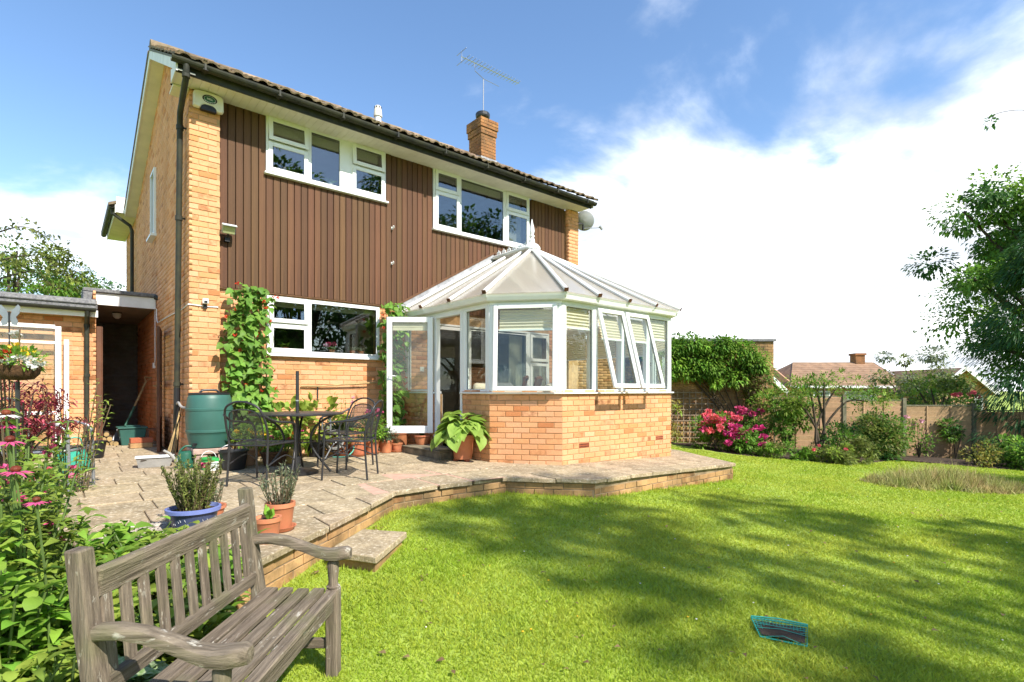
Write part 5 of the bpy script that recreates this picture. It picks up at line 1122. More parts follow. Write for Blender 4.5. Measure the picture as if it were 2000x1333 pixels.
tb = thing('patio_table', 'round black metal patio table between the mesh chairs', 'table', (*TBL, zp(*TBL)))
tz = zp(*TBL)
MB().lathe([(.02, tz+.700), (.515, tz+.700), (.53, tz+.705), (.53, tz+.716), (.515, tz+.722), (.02, tz+.724)], (*TBL, 0), 40).build('top', 'metal_black', tb, smooth=40)
for k in range(4):
    a = pi/4+k*pi/2+.3; ca, sa_ = math.cos(a), math.sin(a); MB().tube(smooth_pts([(TBL[0]+ca*.42, TBL[1]+sa_*.42, tz+.70), (TBL[0]+ca*.20, TBL[1]+sa_*.20, tz+.55), (TBL[0]+ca*.16, TBL[1]+sa_*.16, tz+.32), (TBL[0]+ca*.38, TBL[1]+sa_*.38, tz+.01)]), .014, 8).build('leg', 'metal_black', tb, smooth=50)
MB().tube([(TBL[0]+.2*math.cos(k*pi/8), TBL[1]+.2*math.sin(k*pi/8), tz+.38) for k in range(17)], .008, 6).build('ring', 'metal_black', tb)
um = thing('parasol_pole', 'black parasol pole with round base standing through the table', 'parasol pole', (*TBL, tz))
MB().lathe([(.24, tz+.0), (.24, tz+.025), (.20, tz+.04), (.08, tz+.06), (.045, tz+.08), (.035, tz+.20), (.02, tz+.21)], (*TBL, 0), 28).build('base', 'black_plastic', um, smooth=40); MB().tube([(*TBL, tz+.05), (*TBL, tz+1.22)], .019, 10).build('pole', 'metal_black', um, smooth=40); MB().tube([(TBL[0], TBL[1], tz+.86), (TBL[0], TBL[1], tz+.875)], .0215, 10).build('collar', 'metal_alu', um)
# grey slatted chair half hidden in the border
gc = thing('grey_patio_chair', 'silver framed patio chair with dark slats beside the flower border', 'chair', (0, 0, 0))
for s in (-1, 1): MB().tube(smooth_pts([(s*.26, .28, 0), (s*.26, .27, .40), (s*.26, .25, .60), (s*.26, .10, .66), (s*.26, -.10, .66), (s*.26, -.22, .60), (s*.26, -.24, .42), (s*.26, -.25, 0)]), .016, 8).build('arm', 'metal_grey', gc, smooth=50)
b = MB(); b.tube(smooth_pts([(-.24, .24, .40), (-.24, -.20, .41), (0, -.25, .41), (.24, -.2, .41), (.24, .24, .40)]), .014, 8); b.build('seat_frame', 'metal_grey', gc, smooth=50)
for i in range(7): MB().box(-.235, .235, -.20+i*.063, -.15+i*.063, .415, .428).build('seat_slat', 'metal_black', gc)
b = MB(); b.tube(smooth_pts([(-.24, .26, .42), (-.22, .34, .85), (.22, .34, .85), (.24, .26, .42)]), .014, 8); b.build('back_frame', 'metal_grey', gc, smooth=50)
for i in range(6): MB().box(-.225, .225, .275+i*.012, .283+i*.012, .48+i*.06, .525+i*.06).build('back_slat', 'metal_black', gc)
gc.location = (-1.36, -1.25, zp(-1.4, -1.2)); gc.rotation_euler = (0, 0, rad(68))
# ================================================================ POTS AND PLANTS
random.seed(31)
def bushleaves(lb, c, r, n, size, wr=.5, up=.3, shell=.35, fn=leaves):
    fn = bigleaves if size > .095 else fn
    P, D = clump_points(n, c, r, shell); D = D+np.array([0, 0, up]); lb.add(fn(P, D, RNG.uniform(.7, 1.25, n)*size, RNG.uniform(.8, 1.2, n)*size*wr))
def spikes(lb, c, n, L, wdt, spread=.8, droop=.25):
    a = RNG.random(n)*2*pi; s = RNG.random(n)*spread; D = np.stack([np.cos(a)*s, np.sin(a)*s, np.ones(n)], 1); P = np.array(c)+np.stack([np.cos(a), np.sin(a), 0*a], 1)*RNG.random(n)[:, None]*.03
    lb.add(leaves(P, D, RNG.uniform(.6, 1.1, n)*L, wdt, fold=.15, droop=droop))
def sprigs(lb, b, c, r, n, h, leafL, leafW, per=26, lean=.35):
    for i in range(n):
        a = random.random()*2*pi; q = random.random()**.5*r; p0 = Vector((c[0]+q*math.cos(a), c[1]+q*math.sin(a), c[2])); hh = h*random.uniform(.55, 1.1)
        p1 = p0+Vector((math.cos(a)*lean*hh*q/r+random.uniform(-.04, .04), math.sin(a)*lean*hh*q/r+random.uniform(-.04, .04), hh)); b.tube([p0, (p0+p1)/2+Vector((random.uniform(-.01, .01), random.uniform(-.01, .01), 0)), p1], [.003, .0025, .0015], 4, False)
        t = RNG.random(per)**.8; P = np.array(p0)+np.outer(t, np.array(p1-p0)); D = rnd_dirs(per, .9); lb.add(leaves(P, D, RNG.uniform(.6, 1.2, per)*leafL, leafW, fold=.1, droop=.05))
def heads(parent, m, pts, r, n=16, name='flower_head'):
    for p in pts:
        P, D = clump_points(n, p, (r, r, r*.7), .5); LB().add(diamonds(P, D, r*.95, r*.85, N=D)).build(name, m, parent)
def potbody(t, x, y, z, rt, rb, h, m, rim=.02, soil=True, n=28):
    MB().lathe([(rb*.6, z), (rb, z+.002), (rb+(rt-rb)*.8, z+h*.80), (rt*.985, z+h*.82), (rt+rim*.3, z+h*.84), (rt+rim*.3, z+h), (rt-rim*.5, z+h), (rt-rim, z+h*.9), (rt*.4, z+h*.88)], (x, y, 0), n).build('pot', m, t, smooth=35)
    if soil: MB().lathe([(.001, z+h*.905), (rt-rim*.9, z+h*.90)], (x, y, 0), 16, False).build('soil', 'soil', t)
def saucer(t, x, y, z, r, m='terracotta_plain'): MB().lathe([(r*.8, z), (r, z+.03), (r-.008, z+.03), (r*.78, z+.008)], (x, y, 0), 24).build('saucer', m, t, smooth=35)
def potted(label, x, y, rt, rb, h, m='terracotta', z=None, sau=False, foliage=(), flowers=(), cat='potted plant', rim=.018, group='pots along the house wall'):
    z = zp(x, y)+.002 if z is None else z; t = thing('plant_pot', label, cat, (x, y, z), 0, group)
    if sau: saucer(t, x, y, z, rb*1.45); z += .012
    potbody(t, x, y, z, rt, rb, h, m, rim)
    by = {}
    for (kind, mt, *a) in foliage:
        lb = by.setdefault(mt, LB()); top = z+h
        if kind == 'bush': r_, hh, n, s = a; bushleaves(lb, (x, y, top+hh*.45), (r_, r_, hh*.55), n, s)
        elif kind == 'spike': n, L, w_ = a; spikes(lb, (x, y, top-.02), n, L, w_)
        elif kind == 'sprig':
            n, hh, L, w_ = a; sb_ = MB(); sprigs(lb, sb_, (x, y, top-.02), rt*.75, n, hh, L, w_); sb_.build('stems', 'stem_brown', t)
    for mt, lb in by.items(): lb.build('foliage', mt, t)
    for (mt, n, r_, sx, z0, z1) in flowers:
        heads(t, mt, [(x+random.uniform(-sx, sx), y+random.uniform(-sx, sx), z+h+random.uniform(z0, z1)) for i in range(n)], r_)
    return t
# row by the house wall (left to right)
potted('striped brown and cream glazed pot with yellow flowers beside the black bucket', .56, -.62, .13, .10, .24, 'stripe_pot', foliage=[('bush', 'leaf_bright', .22, .30, 420, .06)], flowers=[('fl_yellow', 7, .03, .16, .16, .3)])
potted('coir lined wire basket pot of pink flowers behind the left chair', .83, -.82, .17, .12, .19, 'coir', foliage=[('bush', 'leaf_mid', .22, .24, 380, .05)], flowers=[('fl_pink', 5, .022, .2, .05, .2), ('fl_red', 2, .02, .18, .08, .2)])
potted('yellow glazed pot with orange flowers behind the patio table', 1.07, -.74, .155, .10, .20, 'yellow_glaze', foliage=[('bush', 'leaf_bright', .22, .3, 360, .06)], flowers=[('fl_orange', 3, .025, .12, .1, .2), ('fl_magenta', 6, .025, .2, .0, .22)])
potted('large leafed lime green plant in a dark pot under the wall tap', 1.55, -.32, .15, .11, .22, 'black_plastic', foliage=[('bush', 'leaf_lime', .42, .62, 110, .20)])
potted('lime leafed plant in a dark pot left of the tap, low on the wall', 1.12, -.28, .14, .10, .2, 'black_plastic', foliage=[('bush', 'leaf_lime', .36, .60, 95, .19)])
potted('tall grassy plant with pale mauve flowers in a terracotta pot by the hose', 1.92, -.42, .13, .10, .22, 'terracotta', sau=True, foliage=[('spike', 'leaf_grey', 130, .55, .014), ('sprig', 'leaf_mid', 14, .65, .05, .012)], flowers=[('fl_palepink', 7, .022, .2, .45, .75)])
potted('terracotta pot with dying red geranium on a saucer, second of the wall row', 2.06, -.62, .12, .09, .20, 'terracotta', sau=True, foliage=[('bush', 'leaf_bright', .17, .20, 190, .05), ('bush', 'leaf_dry', .12, .18, 60, .04)], flowers=[('fl_coral', 2, .028, .12, .04, .12)])
potted('terracotta pot of pink geraniums, the fullest of the wall row', 2.33, -.52, .12, .09, .20, 'terracotta', sau=True, foliage=[('bush', 'leaf_bright', .25, .40, 640, .055), ('bush', 'leaf_mid', .22, .36, 260, .05)], flowers=[('fl_pink', 4, .05, .16, .33, .48), ('fl_magenta', 2, .035, .2, .2, .35)])
potted('plain terracotta pot of grey green succulents next to the pink geraniums', 2.58, -.50, .105, .085, .19, 'terracotta', foliage=[('bush', 'leaf_blue', .17, .18, 260, .06)])
potted('small terracotta pot with dried plant at the step corner', 2.74, -.56, .085, .065, .13, 'terracotta', sau=True, foliage=[('spike', 'leaf_dry', 60, .14, .008)])
potted('tall terracotta pot standing behind the open conservatory door', 2.94, -.28, .14, .10, .30, 'terracotta', foliage=[('bush', 'leaf_mid', .15, .16, 160, .05)])
potted('round terracotta bowl pot under the open conservatory door', 3.10, -.72, .13, .09, .15, 'terracotta', z=.102, foliage=[('spike', 'leaf_dark', 90, .12, .008)])
# hosta
hp = thing('hosta_pot', 'large smooth terracotta pot with a lime green hosta by the conservatory corner', 'potted plant', (3.03, -1.95, zp(3, -1.9)))
hz_ = zp(3.03, -1.95)+.03; potbody(hp, 3.03, -1.95, hz_, .165, .125, .34, 'terracotta_plain', rim=.012)
for k in range(3): a = k*2*pi/3+.5; MB().box(3.03+.10*math.cos(a)-.03, 3.03+.10*math.cos(a)+.03, -1.95+.10*math.sin(a)-.02, -1.95+.10*math.sin(a)+.02, hz_-.03, hz_).build('pot_foot', 'brick_red', hp)
HOSTA = [(0, 0, 0), (.07, .03, .05), (.12, .035, .14), (.11, .03, .24), (.06, .0, .33), (0, -.06, .40), (-.06, .0, .33), (-.11, .03, .24), (-.12, .035, .14), (-.07, .03, .05), (0, .0, .10), (0, .0, .22), (0, -.02, .32)]
hv = [(x, z, y) for x, y, z in HOSTA]
hf = [(0, 1, 10), (1, 2, 11, 10), (2, 3, 11), (3, 4, 12, 11), (4, 5, 12), (0, 10, 9), (9, 10, 11, 8), (8, 11, 7), (7, 11, 12, 6), (6, 12, 5)]
hme = bpy.data.meshes.new('leaf'); hme.from_pydata(hv, [], hf); hme.materials.append(MATS['leaf_hosta']); hme.shade_smooth()
for i in range(95):
    a = random.random()*2*pi; el = random.random(); rr = .05+.27*(1-el); o = bpy.data.objects.new('leaf', hme); COL.objects.link(o); o.parent = hp
    o.location = (rr*math.cos(a), rr*math.sin(a), .38+.30*el*random.uniform(.6, 1)); s_ = random.uniform(.5, .74); o.scale = (s_*1.2, s_, s_)
    o.rotation_euler = (rad(-58+60*el)+random.uniform(-.2, .2), random.uniform(-.3, .3), a-pi/2+random.uniform(-.4, .4))
b = MB()
for i in range(22): a = random.random()*2*pi; b.tube([(3.03, -1.95, hz_+.32), (3.03+.12*math.cos(a), -1.95+.12*math.sin(a), hz_+.5), (3.03+.25*math.cos(a), -1.95+.25*math.sin(a), hz_+.52)], .006, 4)
b.build('stalks', 'stem', hp)
# foreground pots beside the bench
bp = thing('blue_pot', 'blue glazed pot of rosemary on the patio behind the bench', 'potted plant', (-.55, -3.66, zp(-.5, -3.7)))
z0 = zp(-.55, -3.7); MB().lathe([(.09, z0), (.125, z0+.003), (.15, z0+.10), (.160, z0+.145)], (-.55, -3.66, 0), 32).build('pot', 'blue_glaze', bp, smooth=40)
MB().lathe([(.160, z0+.145), (.178, z0+.150), (.178, z0+.175), (.163, z0+.178), (.150, z0+.14)], (-.55, -3.66, 0), 32).build('rim', 'blue_rim', bp, smooth=40); MB().lathe([(.001, z0+.155), (.16, z0+.15)], (-.55, -3.66, 0), 16, False).build('soil', 'soil', bp)
b = MB()
for i in range(26):   # little painted sprigs on the glaze
    a = rad(200+i*6); zz1 = z0+.05+.05*random.random(); r_ = .137+(zz1-z0-.05)*.3; p = Vector((-.55+r_*math.cos(a), -3.66+r_*math.sin(a), zz1)); b.tube([p, p+Vector((.008*math.sin(a), -.008*math.cos(a), .02))], .0016, 4)
b.build('painted_sprigs', 'upvc_grey', bp)
lb = LB(); b = MB(); sprigs(lb, b, (-.55, -3.66, z0+.15), .095, 70, .36, .036, .011, 50, .30); b.build('stems', 'stem_brown', bp); lb.build('foliage', 'leaf_rosemary', bp)
heads(bp, 'fl_pink', [(-.47, -3.62, z0+.47)], .03)
potted('terracotta pot with a broad leafed seedling directly behind the bench post', -.215, -4.28, .085, .065, .17, 'terracotta_plain', foliage=[('spike', 'leaf_bright', 7, .14, .05)], group='pots beside the bench')
potted('terracotta pot of straggly lavender on a saucer at the patio edge', -.055, -4.02, .10, .078, .19, 'terracotta_plain', sau=True, foliage=[('sprig', 'leaf_grey', 34, .28, .034, .010), ('spike', 'leaf_dry', 20, .16, .004)], group='pots beside the bench')
potted('shallow terracotta bowl of grey lavender behind the blue pot', -.42, -3.42, .13, .10, .12, 'terracotta_plain', foliage=[('sprig', 'leaf_grey', 30, .20, .034, .010)], group='pots beside the bench')
b = MB()
for i in range(170): a = random.random()*2*pi; r_ = random.random()**.5*.22; x, y = -.86+r_*math.cos(a)*1.1, -3.50+r_*math.sin(a)*.8; b.blob((x, y, zp(x, y)+.012+.03*random.random()*(1-r_/.3)), random.uniform(.012, .026), 7, 5, .12, (1.2, 1, .6))
tag(b.build('pebbles', 'pebble'), 'heap of pale round pebbles on the patio beside the blue pot', 'pebbles', kind='stuff')
# water butt ------------------------------------------------------
wx, wy = .17, -.36; wb = thing('water_butt', 'green plastic water butt with black lid against the brick corner', 'water butt', (wx, wy, 0)); z0 = .235
MB().lathe([(.20, z0), (.222, z0+.01), (.252, z0+.16), (.262, z0+.195), (.268, z0+.20), (.268, z0+.225), (.262, z0+.23), (.270, z0+.36), (.266, z0+.47), (.272, z0+.475), (.272, z0+.50), (.264, z0+.505), (.25, z0+.62), (.232, z0+.675), (.225, z0+.68)], (wx, wy, 0), 40).build('barrel', 'butt_green', wb, smooth=50)
MB().lathe([(.225, z0+.672), (.238, z0+.676), (.238, z0+.692), (.22, z0+.70), (.001, z0+.706)], (wx, wy, 0), 32).build('lid', 'black_plastic', wb, smooth=40); MB().tube(smooth_pts([(wx-.11, wy, z0+.70), (wx-.07, wy, z0+.73), (wx+.07, wy, z0+.73), (wx+.11, wy, z0+.70)]), .014, 8).build('lid_handle', 'black_plastic', wb)
b = MB(); b.tube([(wx-.17, wy-.15, z0+.06), (wx-.21, wy-.19, z0+.06)], .014, 8); b.tube([(wx-.21, wy-.19, z0+.075), (wx-.21, wy-.19, z0+.03)], .012, 8); b.build('tap', 'black_plastic', wb)
MB().tube(smooth_pts([(-.07, .49, .76), (-.08, .30, .80), (-.07, .05, .74), (wx-.17, wy+.10, .74)]), .016, 8).build('filler_hose', 'grey_plastic', wb)
st = thing('butt_stand', 'pinkish concrete block stand beneath the water butt', 'stand', (wx, wy, 0)); MB().box(wx-.22, wx+.22, wy-.22, wy+.22, .165, .233).build('top_slab', 'pink_block', st, bevel=.006); MB().box(wx-.2, wx-.06, wy-.2, wy+.2, .0, .163).build('block', 'pink_block', st, bevel=.004); MB().box(wx+.06, wx+.2, wy-.2, wy+.2, .0, .163).build('block', 'pink_block', st, bevel=.004)
# watering can
wc = thing('watering_can', 'dark green plastic watering can in front of the water butt', 'watering can', (-.10, -.42, 0)); x0, y0 = -.10, -.42; z0 = zp(x0, y0)
MB().lathe([(.09, z0+.003), (.10, z0+.01), (.098, z0+.15), (.085, z0+.20), (.06, z0+.215), (.05, z0+.21)], (x0, y0, 0), 24).build('body', 'can_green', wc, smooth=40)
MB().tube(smooth_pts([(x0+.09, y0, z0+.05), (x0+.15, y0, z0+.12), (x0+.12, y0, z0+.24), (x0, y0, z0+.275), (x0-.07, y0, z0+.21)]), .013, 8).build('handle', 'can_green', wc, smooth=50); MB().tube([(x0-.06, y0, z0+.05), (x0-.18, y0-.02, z0+.20), (x0-.24, y0-.03, z0+.24)], [.028, .018, .014], 10).build('spout', 'grey_plastic', wc, smooth=50)
# buckets and troughs
def bucket(name, label, x, y, rt, rb, h, m, hm='metal_grey', cat='bucket', hup=True):
    z = zp(x, y)+.002; t = thing(name, label, cat, (x, y, z)); MB().lathe([(rb*.5, z), (rb, z+.001), (rt, z+h), (rt+.012, z+h), (rt+.012, z+h+.015), (rt-.006, z+h+.015), (rb-.006, z+.01), (.001, z+.008)], (x, y, 0), 28).build('body', m, t, smooth=40)
    if hup: MB().tube([(x+rt*math.cos(a), y+.02, z+h*.95+.10*math.sin(a)) for a in np.linspace(0, pi, 11)], .004, 6).build('handle', hm, t)
    return t
bucket('black_bucket', 'black plastic bucket with wire handle beside the water butt', .34, -.86, .16, .125, .22, 'black_plastic')
bucket('green_pail', 'small bright green pail with white handle between can and bucket', .10, -.70, .085, .075, .13, 'green_bright', 'upvc')
bucket('dark_flower_pot', 'dark empty plastic pot against the outbuilding downpipe', -.93, 1.30, .13, .095, .22, 'black_plastic', hup=False, cat='pot')
pk = thing('feed_carton', 'white and green plant feed carton in front of the green pail', 'carton', (.13, -.82, 0)); MB().box(.08, .18, -.86, -.79, zp(.1, -.8), .14).build('box', 'upvc', pk, bevel=.004); MB().box(.079, .181, -.861, -.789, .10, .142).build('top_band', 'green_bright', pk)
b = MB()
for i in range(4): MB().box(.09, .17, -.8625, -.860, .02+i*.018, .028+i*.018).build('print', 'can_green', pk)
tr = thing('trough', 'grey plastic trough planter on the patio left of the watering can', 'planter', (-.42, .0, 0)); z = zp(-.4, 0)
b = MB(); b.add([(-.56,-.10,z),(-.24,-.16,z),(-.22,-.04,z),(-.54,.02,z),(-.59,-.13,z+.13),(-.20,-.20,z+.13),(-.18,-.02,z+.13),(-.57,.05,z+.13)], [(0,3,2,1),(0,1,5,4),(1,2,6,5),(2,3,7,6),(3,0,4,7)]); b.build('tub', 'grey_plastic', tr)
b = MB(); [b.bar(p, q, .02, .015) for p, q in (((-.59,-.13,z+.13),(-.20,-.20,z+.13)),((-.20,-.20,z+.13),(-.18,-.02,z+.13)),((-.18,-.02,z+.13),(-.57,.05,z+.13)),((-.57,.05,z+.13),(-.59,-.13,z+.13)))]; b.build('rim', 'upvc_grey', tr); MB().box(-.54, -.23, -.14, .0, z+.09, z+.10).build('soil', 'soil', tr)
tb2 = thing('garden_bag', 'teal plastic garden bag slumped under the grey patio chair', 'bag', (-1.18, -.1, 0)); z = zp(-1.2, 0)
b = MB(); vs_ = []; n = 14
for (r_, zz1) in ((.10, .0), (.135, .02), (.14, .10), (.13, .20), (.11, .28), (.12, .31)):
    for k in range(n): a = 2*pi*k/n; rr = r_*(1+.12*math.sin(3*a+zz1*20)+random.uniform(-.05, .05)); vs_.append((-1.18+rr*math.cos(a)*1.1, -.05+rr*math.sin(a)*.8, z+zz1))
b.add(vs_, [(i*n+k, i*n+(k+1) % n, (i+1)*n+(k+1) % n, (i+1)*n+k) for i in range(5) for k in range(n)]+[tuple(range(n))[::-1]]); b.build('sack', 'teal', tb2, smooth=True); MB().tube(smooth_pts([(-1.25, -.05, z+.30), (-1.22, -.05, z+.40), (-1.12, -.05, z+.40), (-1.1, -.05, z+.30)]), .01, 6).build('strap', 'teal', tb2)
cn = thing('bamboo_canes', 'bundle of bamboo canes leaning on the wall by the downpipe', 'canes', (-.2, .3, 0))
for i in range(6): x = -.22+i*.03; MB().tube([(x-.05, .10+i*.05, .01), (x+.17-.02*i, .42+i*.03, .62+.06*(i % 3))], .005, 5).build('cane', 'cane', cn)
# wall tap, rod and hose reel -------------------------------------
tp2 = thing('garden_tap', 'brass garden tap with copper pipe on the lower house wall', 'tap', (1.74, .1, .6)); MB().tube([(1.74, .115, 1.02), (1.74, .115, .80)], .010, 8).build('pipe', 'metal_black', tp2); b = MB(); b.tube([(1.74, .12, .80), (1.74, .05, .80), (1.74, .03, .76)], .013, 8); b.tube([(1.72, .06, .83), (1.76, .06, .83)], .008, 6); b.build('spout', 'cane', tp2)
rod = MB().tube([(1.48, .10, 1.03), (1.74, .095, 1.025), (2.80, .05, 1.10)], .012, 8).build('wall_rod', 'cane'); tag(rod, 'thin weathered wooden rod fixed across the house wall above the tap', 'rod')
hr = thing('hose_reel', 'hose reel with green hose behind the right patio chair', 'hose reel', (1.72, -.55, 0)); z = zp(1.7, -.5)
for s in (-1, 1): MB().tube([(1.72+.16*math.cos(a), -.55+s*.10, z+.24+.16*math.sin(a)) for a in np.linspace(0, 2*pi, 21)], .010, 6).build('wheel', 'black_plastic', hr)
b = MB()
for i in range(9): b.tube([(1.72+.12*math.cos(a), -.55-.08+i*.02, z+.24+.12*math.sin(a)) for a in np.linspace(0, 2*pi, 17)], .011, 6)
b.build('hose_coil', 'grey_plastic', hr)
MB().tube(smooth_pts([(1.66, -.68, z+.02), (1.85, -.72, z+.02), (1.97, -.70, z+.12), (1.95, -.62, z+.28), (1.85, -.58, z+.32)]), .010, 6).build('loose_hose', 'teal', hr, smooth=50)
b = MB()
for s in (-1, 1): b.tube(smooth_pts([(1.55, -.55+s*.14, z+.01), (1.72, -.55+s*.14, z+.24), (1.89, -.55+s*.14, z+.01)]), .010, 6)
b.tube(smooth_pts([(1.62, -.41, z+.24), (1.62, -.41, z+.62), (1.62, -.69, z+.62), (1.62, -.69, z+.24)]), .012, 6); b.build('stand', 'metal_grey', hr, smooth=50)
# ---------------------------------------------------------------- runner beans
def beans(label, x0, x1, y, zlo, zhi, n, canes, flowers, taper=.3):
    t = thing('runner_bean', label, 'climbing plant', ((x0+x1)/2, y, 0)); lb = LB(); fb = LB(); xm = (x0+x1)/2
    for i, cx in enumerate(canes): MB().tube([(cx, y-.02, .0), (cx+.04*(.5-i/len(canes)), y+.08, zhi-.15)], .006, 5).build('cane', 'cane', t)
    z = zlo+(zhi-zlo)*RNG.random(n); h = (x1-x0)/2*(1-taper*np.abs((z-zlo)/(zhi-zlo)-.35)*1.2)
    px = xm+.18*(x1-x0)*np.sin(z*2.3+x0*3)*.6+(RNG.random(n)*2-1)*h*(.55+.45*RNG.random(n)); py = y+RNG.normal(0, .075, n)-.02
    P = np.stack([px, py, z], 1); D = np.stack([RNG.normal(0, .6, n), -np.abs(RNG.normal(.5, .4, n)), RNG.normal(-.35, .35, n)], 1)
    lb.add(bigleaves(P, D, RNG.uniform(.07, .13, n), RNG.uniform(.06, .105, n), fold=.12, droop=.25, N=np.tile([0, -.9, .8], (n, 1)))); lb.build('leaves', 'leaf_bean', t)
    b = MB()
    for i in range(7):
        cx = random.uniform(x0+.1, x1-.1); b.tube(smooth_pts([(cx+.06*math.sin(k*2+i), y+random.uniform(-.05, .05), zlo+(zhi-zlo)*k/6) for k in range(7)], 2), .004, 5)
    b.build('stems', 'stem', t); heads(t, 'fl_red', [(random.uniform(x0, x1), y-random.uniform(.05, .16), zlo+(zhi-zlo)*random.uniform(.15, 1.03)) for i in range(flowers)], .026, 12)
beans('tall runner bean with scarlet flowers climbing left of the ground floor window', .36, 1.08, -.10, .30, 2.40, 760, (.5, .65, .8, .95), 26)
beans('runner bean climbing behind the open conservatory door', 2.66, 3.14, -.12, .25, 2.42, 470, (2.72, 2.9, 3.05), 8, .15)
# ---------------------------------------------------------------- left flower border
def leafy(label, u, d, r, h, n, size, m, wr=.45, name='border_plant', base=0., stems=10, sm='stem', cat='plant', up=.35, flowers=None, droop=.2, group=None):
    g = G(u, d, .03); t = thing(name, label, cat, g, 0, group); lb = LB(); b = MB(); tips = []
    for i in range(stems):
        a = random.random()*2*pi; rr = r*random.random()**.6; tp = Vector((g.x+rr*math.cos(a), g.y+rr*math.sin(a), g.z+base+(h-base)*random.uniform(.65, 1.05))); p0 = Vector((g.x+rr*.3*math.cos(a), g.y+rr*.3*math.sin(a), g.z)); md = (p0+tp)/2+Vector((0, 0, h*.08))
        tips.append(tp); b.tube(smooth_pts([p0, md, tp], 3), .005, 5); per = n//stems; k = RNG.random(per)**.7
        P = np.array(p0)+np.outer(k, np.array(tp-p0))+RNG.normal(0, .02, (per, 3)); aa = RNG.random(per)*2*pi; D = np.stack([np.cos(aa), np.sin(aa), RNG.normal(up, .3, per)], 1)
        lb.add((bigleaves if size > .095 else leaves)(P, D, RNG.uniform(.6, 1.25, per)*size, RNG.uniform(.75, 1.2, per)*size*wr, droop=droop))
    b.build('stems', sm, t); lb.build('foliage', m, t)
    if flowers:
        mt, nf, rf, z0, z1 = flowers; heads(t, mt, [tips[i % len(tips)]+Vector((random.uniform(-.03, .03), random.uniform(-.03, .03), random.uniform(-.05, .02))) for i in range(nf)], rf)
    return t
random.seed(44)
leafy('bright green leafy perennial at the far left of the border beside the bench', -2.25, 2.35, .34, 1.02, 1100, .085, 'leaf_lime', stems=26)
leafy('taller fresh green shoots reaching above the maple at the left border', -2.68, 2.9, .24, 1.18, 560, .085, 'leaf_lime', stems=16)
leafy('mid green leafy clump in front of the grey patio chair', -3.02, 3.2, .26, .85, 700, .085, 'leaf_bright', stems=22, flowers=('fl_coral', 14, .022, .8, 1.12))
leafy('dense green leafy clump filling the left border below the coneflowers', -2.06, 2.12, .28, .70, 620, .115, 'leaf_bright', stems=24)
leafy('low bright foliage mound between patio and bench', -2.22, 2.75, .32, .46, 500, .115, 'leaf_bright', stems=26)
leafy('low broad leaved plants along the patio edge behind the bench', -2.08, 3.15, .34, .46, 520, .12, 'leaf_lime', stems=26, droop=.35)
leafy('broad lime leaves at the border corner near the pebbles', -2.5, 3.4, .28, .44, 380, .12, 'leaf_bright', stems=20, droop=.35)
leafy('green ground cover behind the bench back slats', -1.64, 2.45, .30, .40, 460, .115, 'leaf_lime', stems=26)
leafy('green ground cover behind the far bench post', -1.68, 2.95, .28, .42, 380, .11, 'leaf_bright', stems=20)
leafy('fine green filler foliage in the middle of the left border', -1.78, 2.12, .28, .36, 420, .105, 'leaf_lime', stems=28)
for i, (u, d, s) in enumerate(((-1.55, 1.50, .24), (-1.62, 1.86, .26), (-1.42, 1.98, .2), (-1.75, 1.28, .25))):
    leafy(['white spotted lungwort leaves at the bottom left corner', 'white spotted lungwort clump beside the bench arm', 'white spotted lungwort under the bench back', 'white spotted lungwort at the very left edge'][i], u, d, s, .26, 260, .16, 'leaf_spotted', wr=.5, name='lungwort', stems=14, droop=.3, group='lungwort clumps behind the bench')
# long strap leaves
t = thing('strap_leaves', 'arching pale green strap leaves left of the bench', 'plant', G(-1.78, 1.85)); lb = LB(); g = G(-1.80, 1.88)
n = 12; a = RNG.random(n)*2*pi; D = np.stack([np.cos(a)*.35, np.sin(a)*.35, np.ones(n)], 1); lb.add(leaves(np.tile([g.x, g.y, g.z], (n, 1)), D, RNG.uniform(.35, .6, n), .028, droop=.15)); lb.build('foliage', 'leaf_lime', t)
# coneflowers
def coneflower(label, u, d, z, r, col='fl_pink', tilt=.2):
    r *= .82
    p = W(u, d, z); g = G(u+.03, d+.02); t = thing('coneflower', label, 'flower', g, 0, 'coneflowers in the left border'); MB().tube(smooth_pts([g, (g+p)/2+Vector((.02, .01, 0)), p], 3), .0045, 6).build('stem', 'stem', t)
    b = MB(); b.blob(p+Vector((0, 0, .012)), r*.34, 10, 6, .05, (1, 1, .75)); b.build('cone', 'fl_cone', t)
    n = 15; a = np.arange(n)*2*pi/n+RNG.normal(0, .06, n); P = np.array(p)+np.stack([np.cos(a), np.sin(a), 0*a], 1)*r*.22; D = np.stack([np.cos(a), np.sin(a), RNG.normal(-.12, .1, n)], 1); lb = LB().add(leaves(P, D, RNG.uniform(.85, 1.05, n)*r*.85, r*.30, fold=-.06, droop=.18)); lb.build('petals', col, t)
    lb = LB(); k = 10; tt = RNG.random(k)*.75; P = np.array(g)+np.outer(tt, np.array(p-g)); a = RNG.random(k)*2*pi; lb.add(leaves(P, np.stack([np.cos(a), np.sin(a), .3+0*a], 1), .11, .035)); lb.build('leaves', 'leaf_mid', t)
coneflower('large pink coneflower at the left edge, upper one', -2.085, 2.2, .755, .065); coneflower('pink coneflower at the left edge, second from the top', -2.06, 2.2, .63, .068); coneflower('small pink coneflower lowest on the left border', -1.93, 2.15, .515, .05); coneflower('white coneflower highest at the left edge', -2.10, 2.2, .865, .06, 'fl_white'); coneflower('deep pink coneflower just under the white one', -2.12, 2.22, .82, .05, 'fl_magenta')
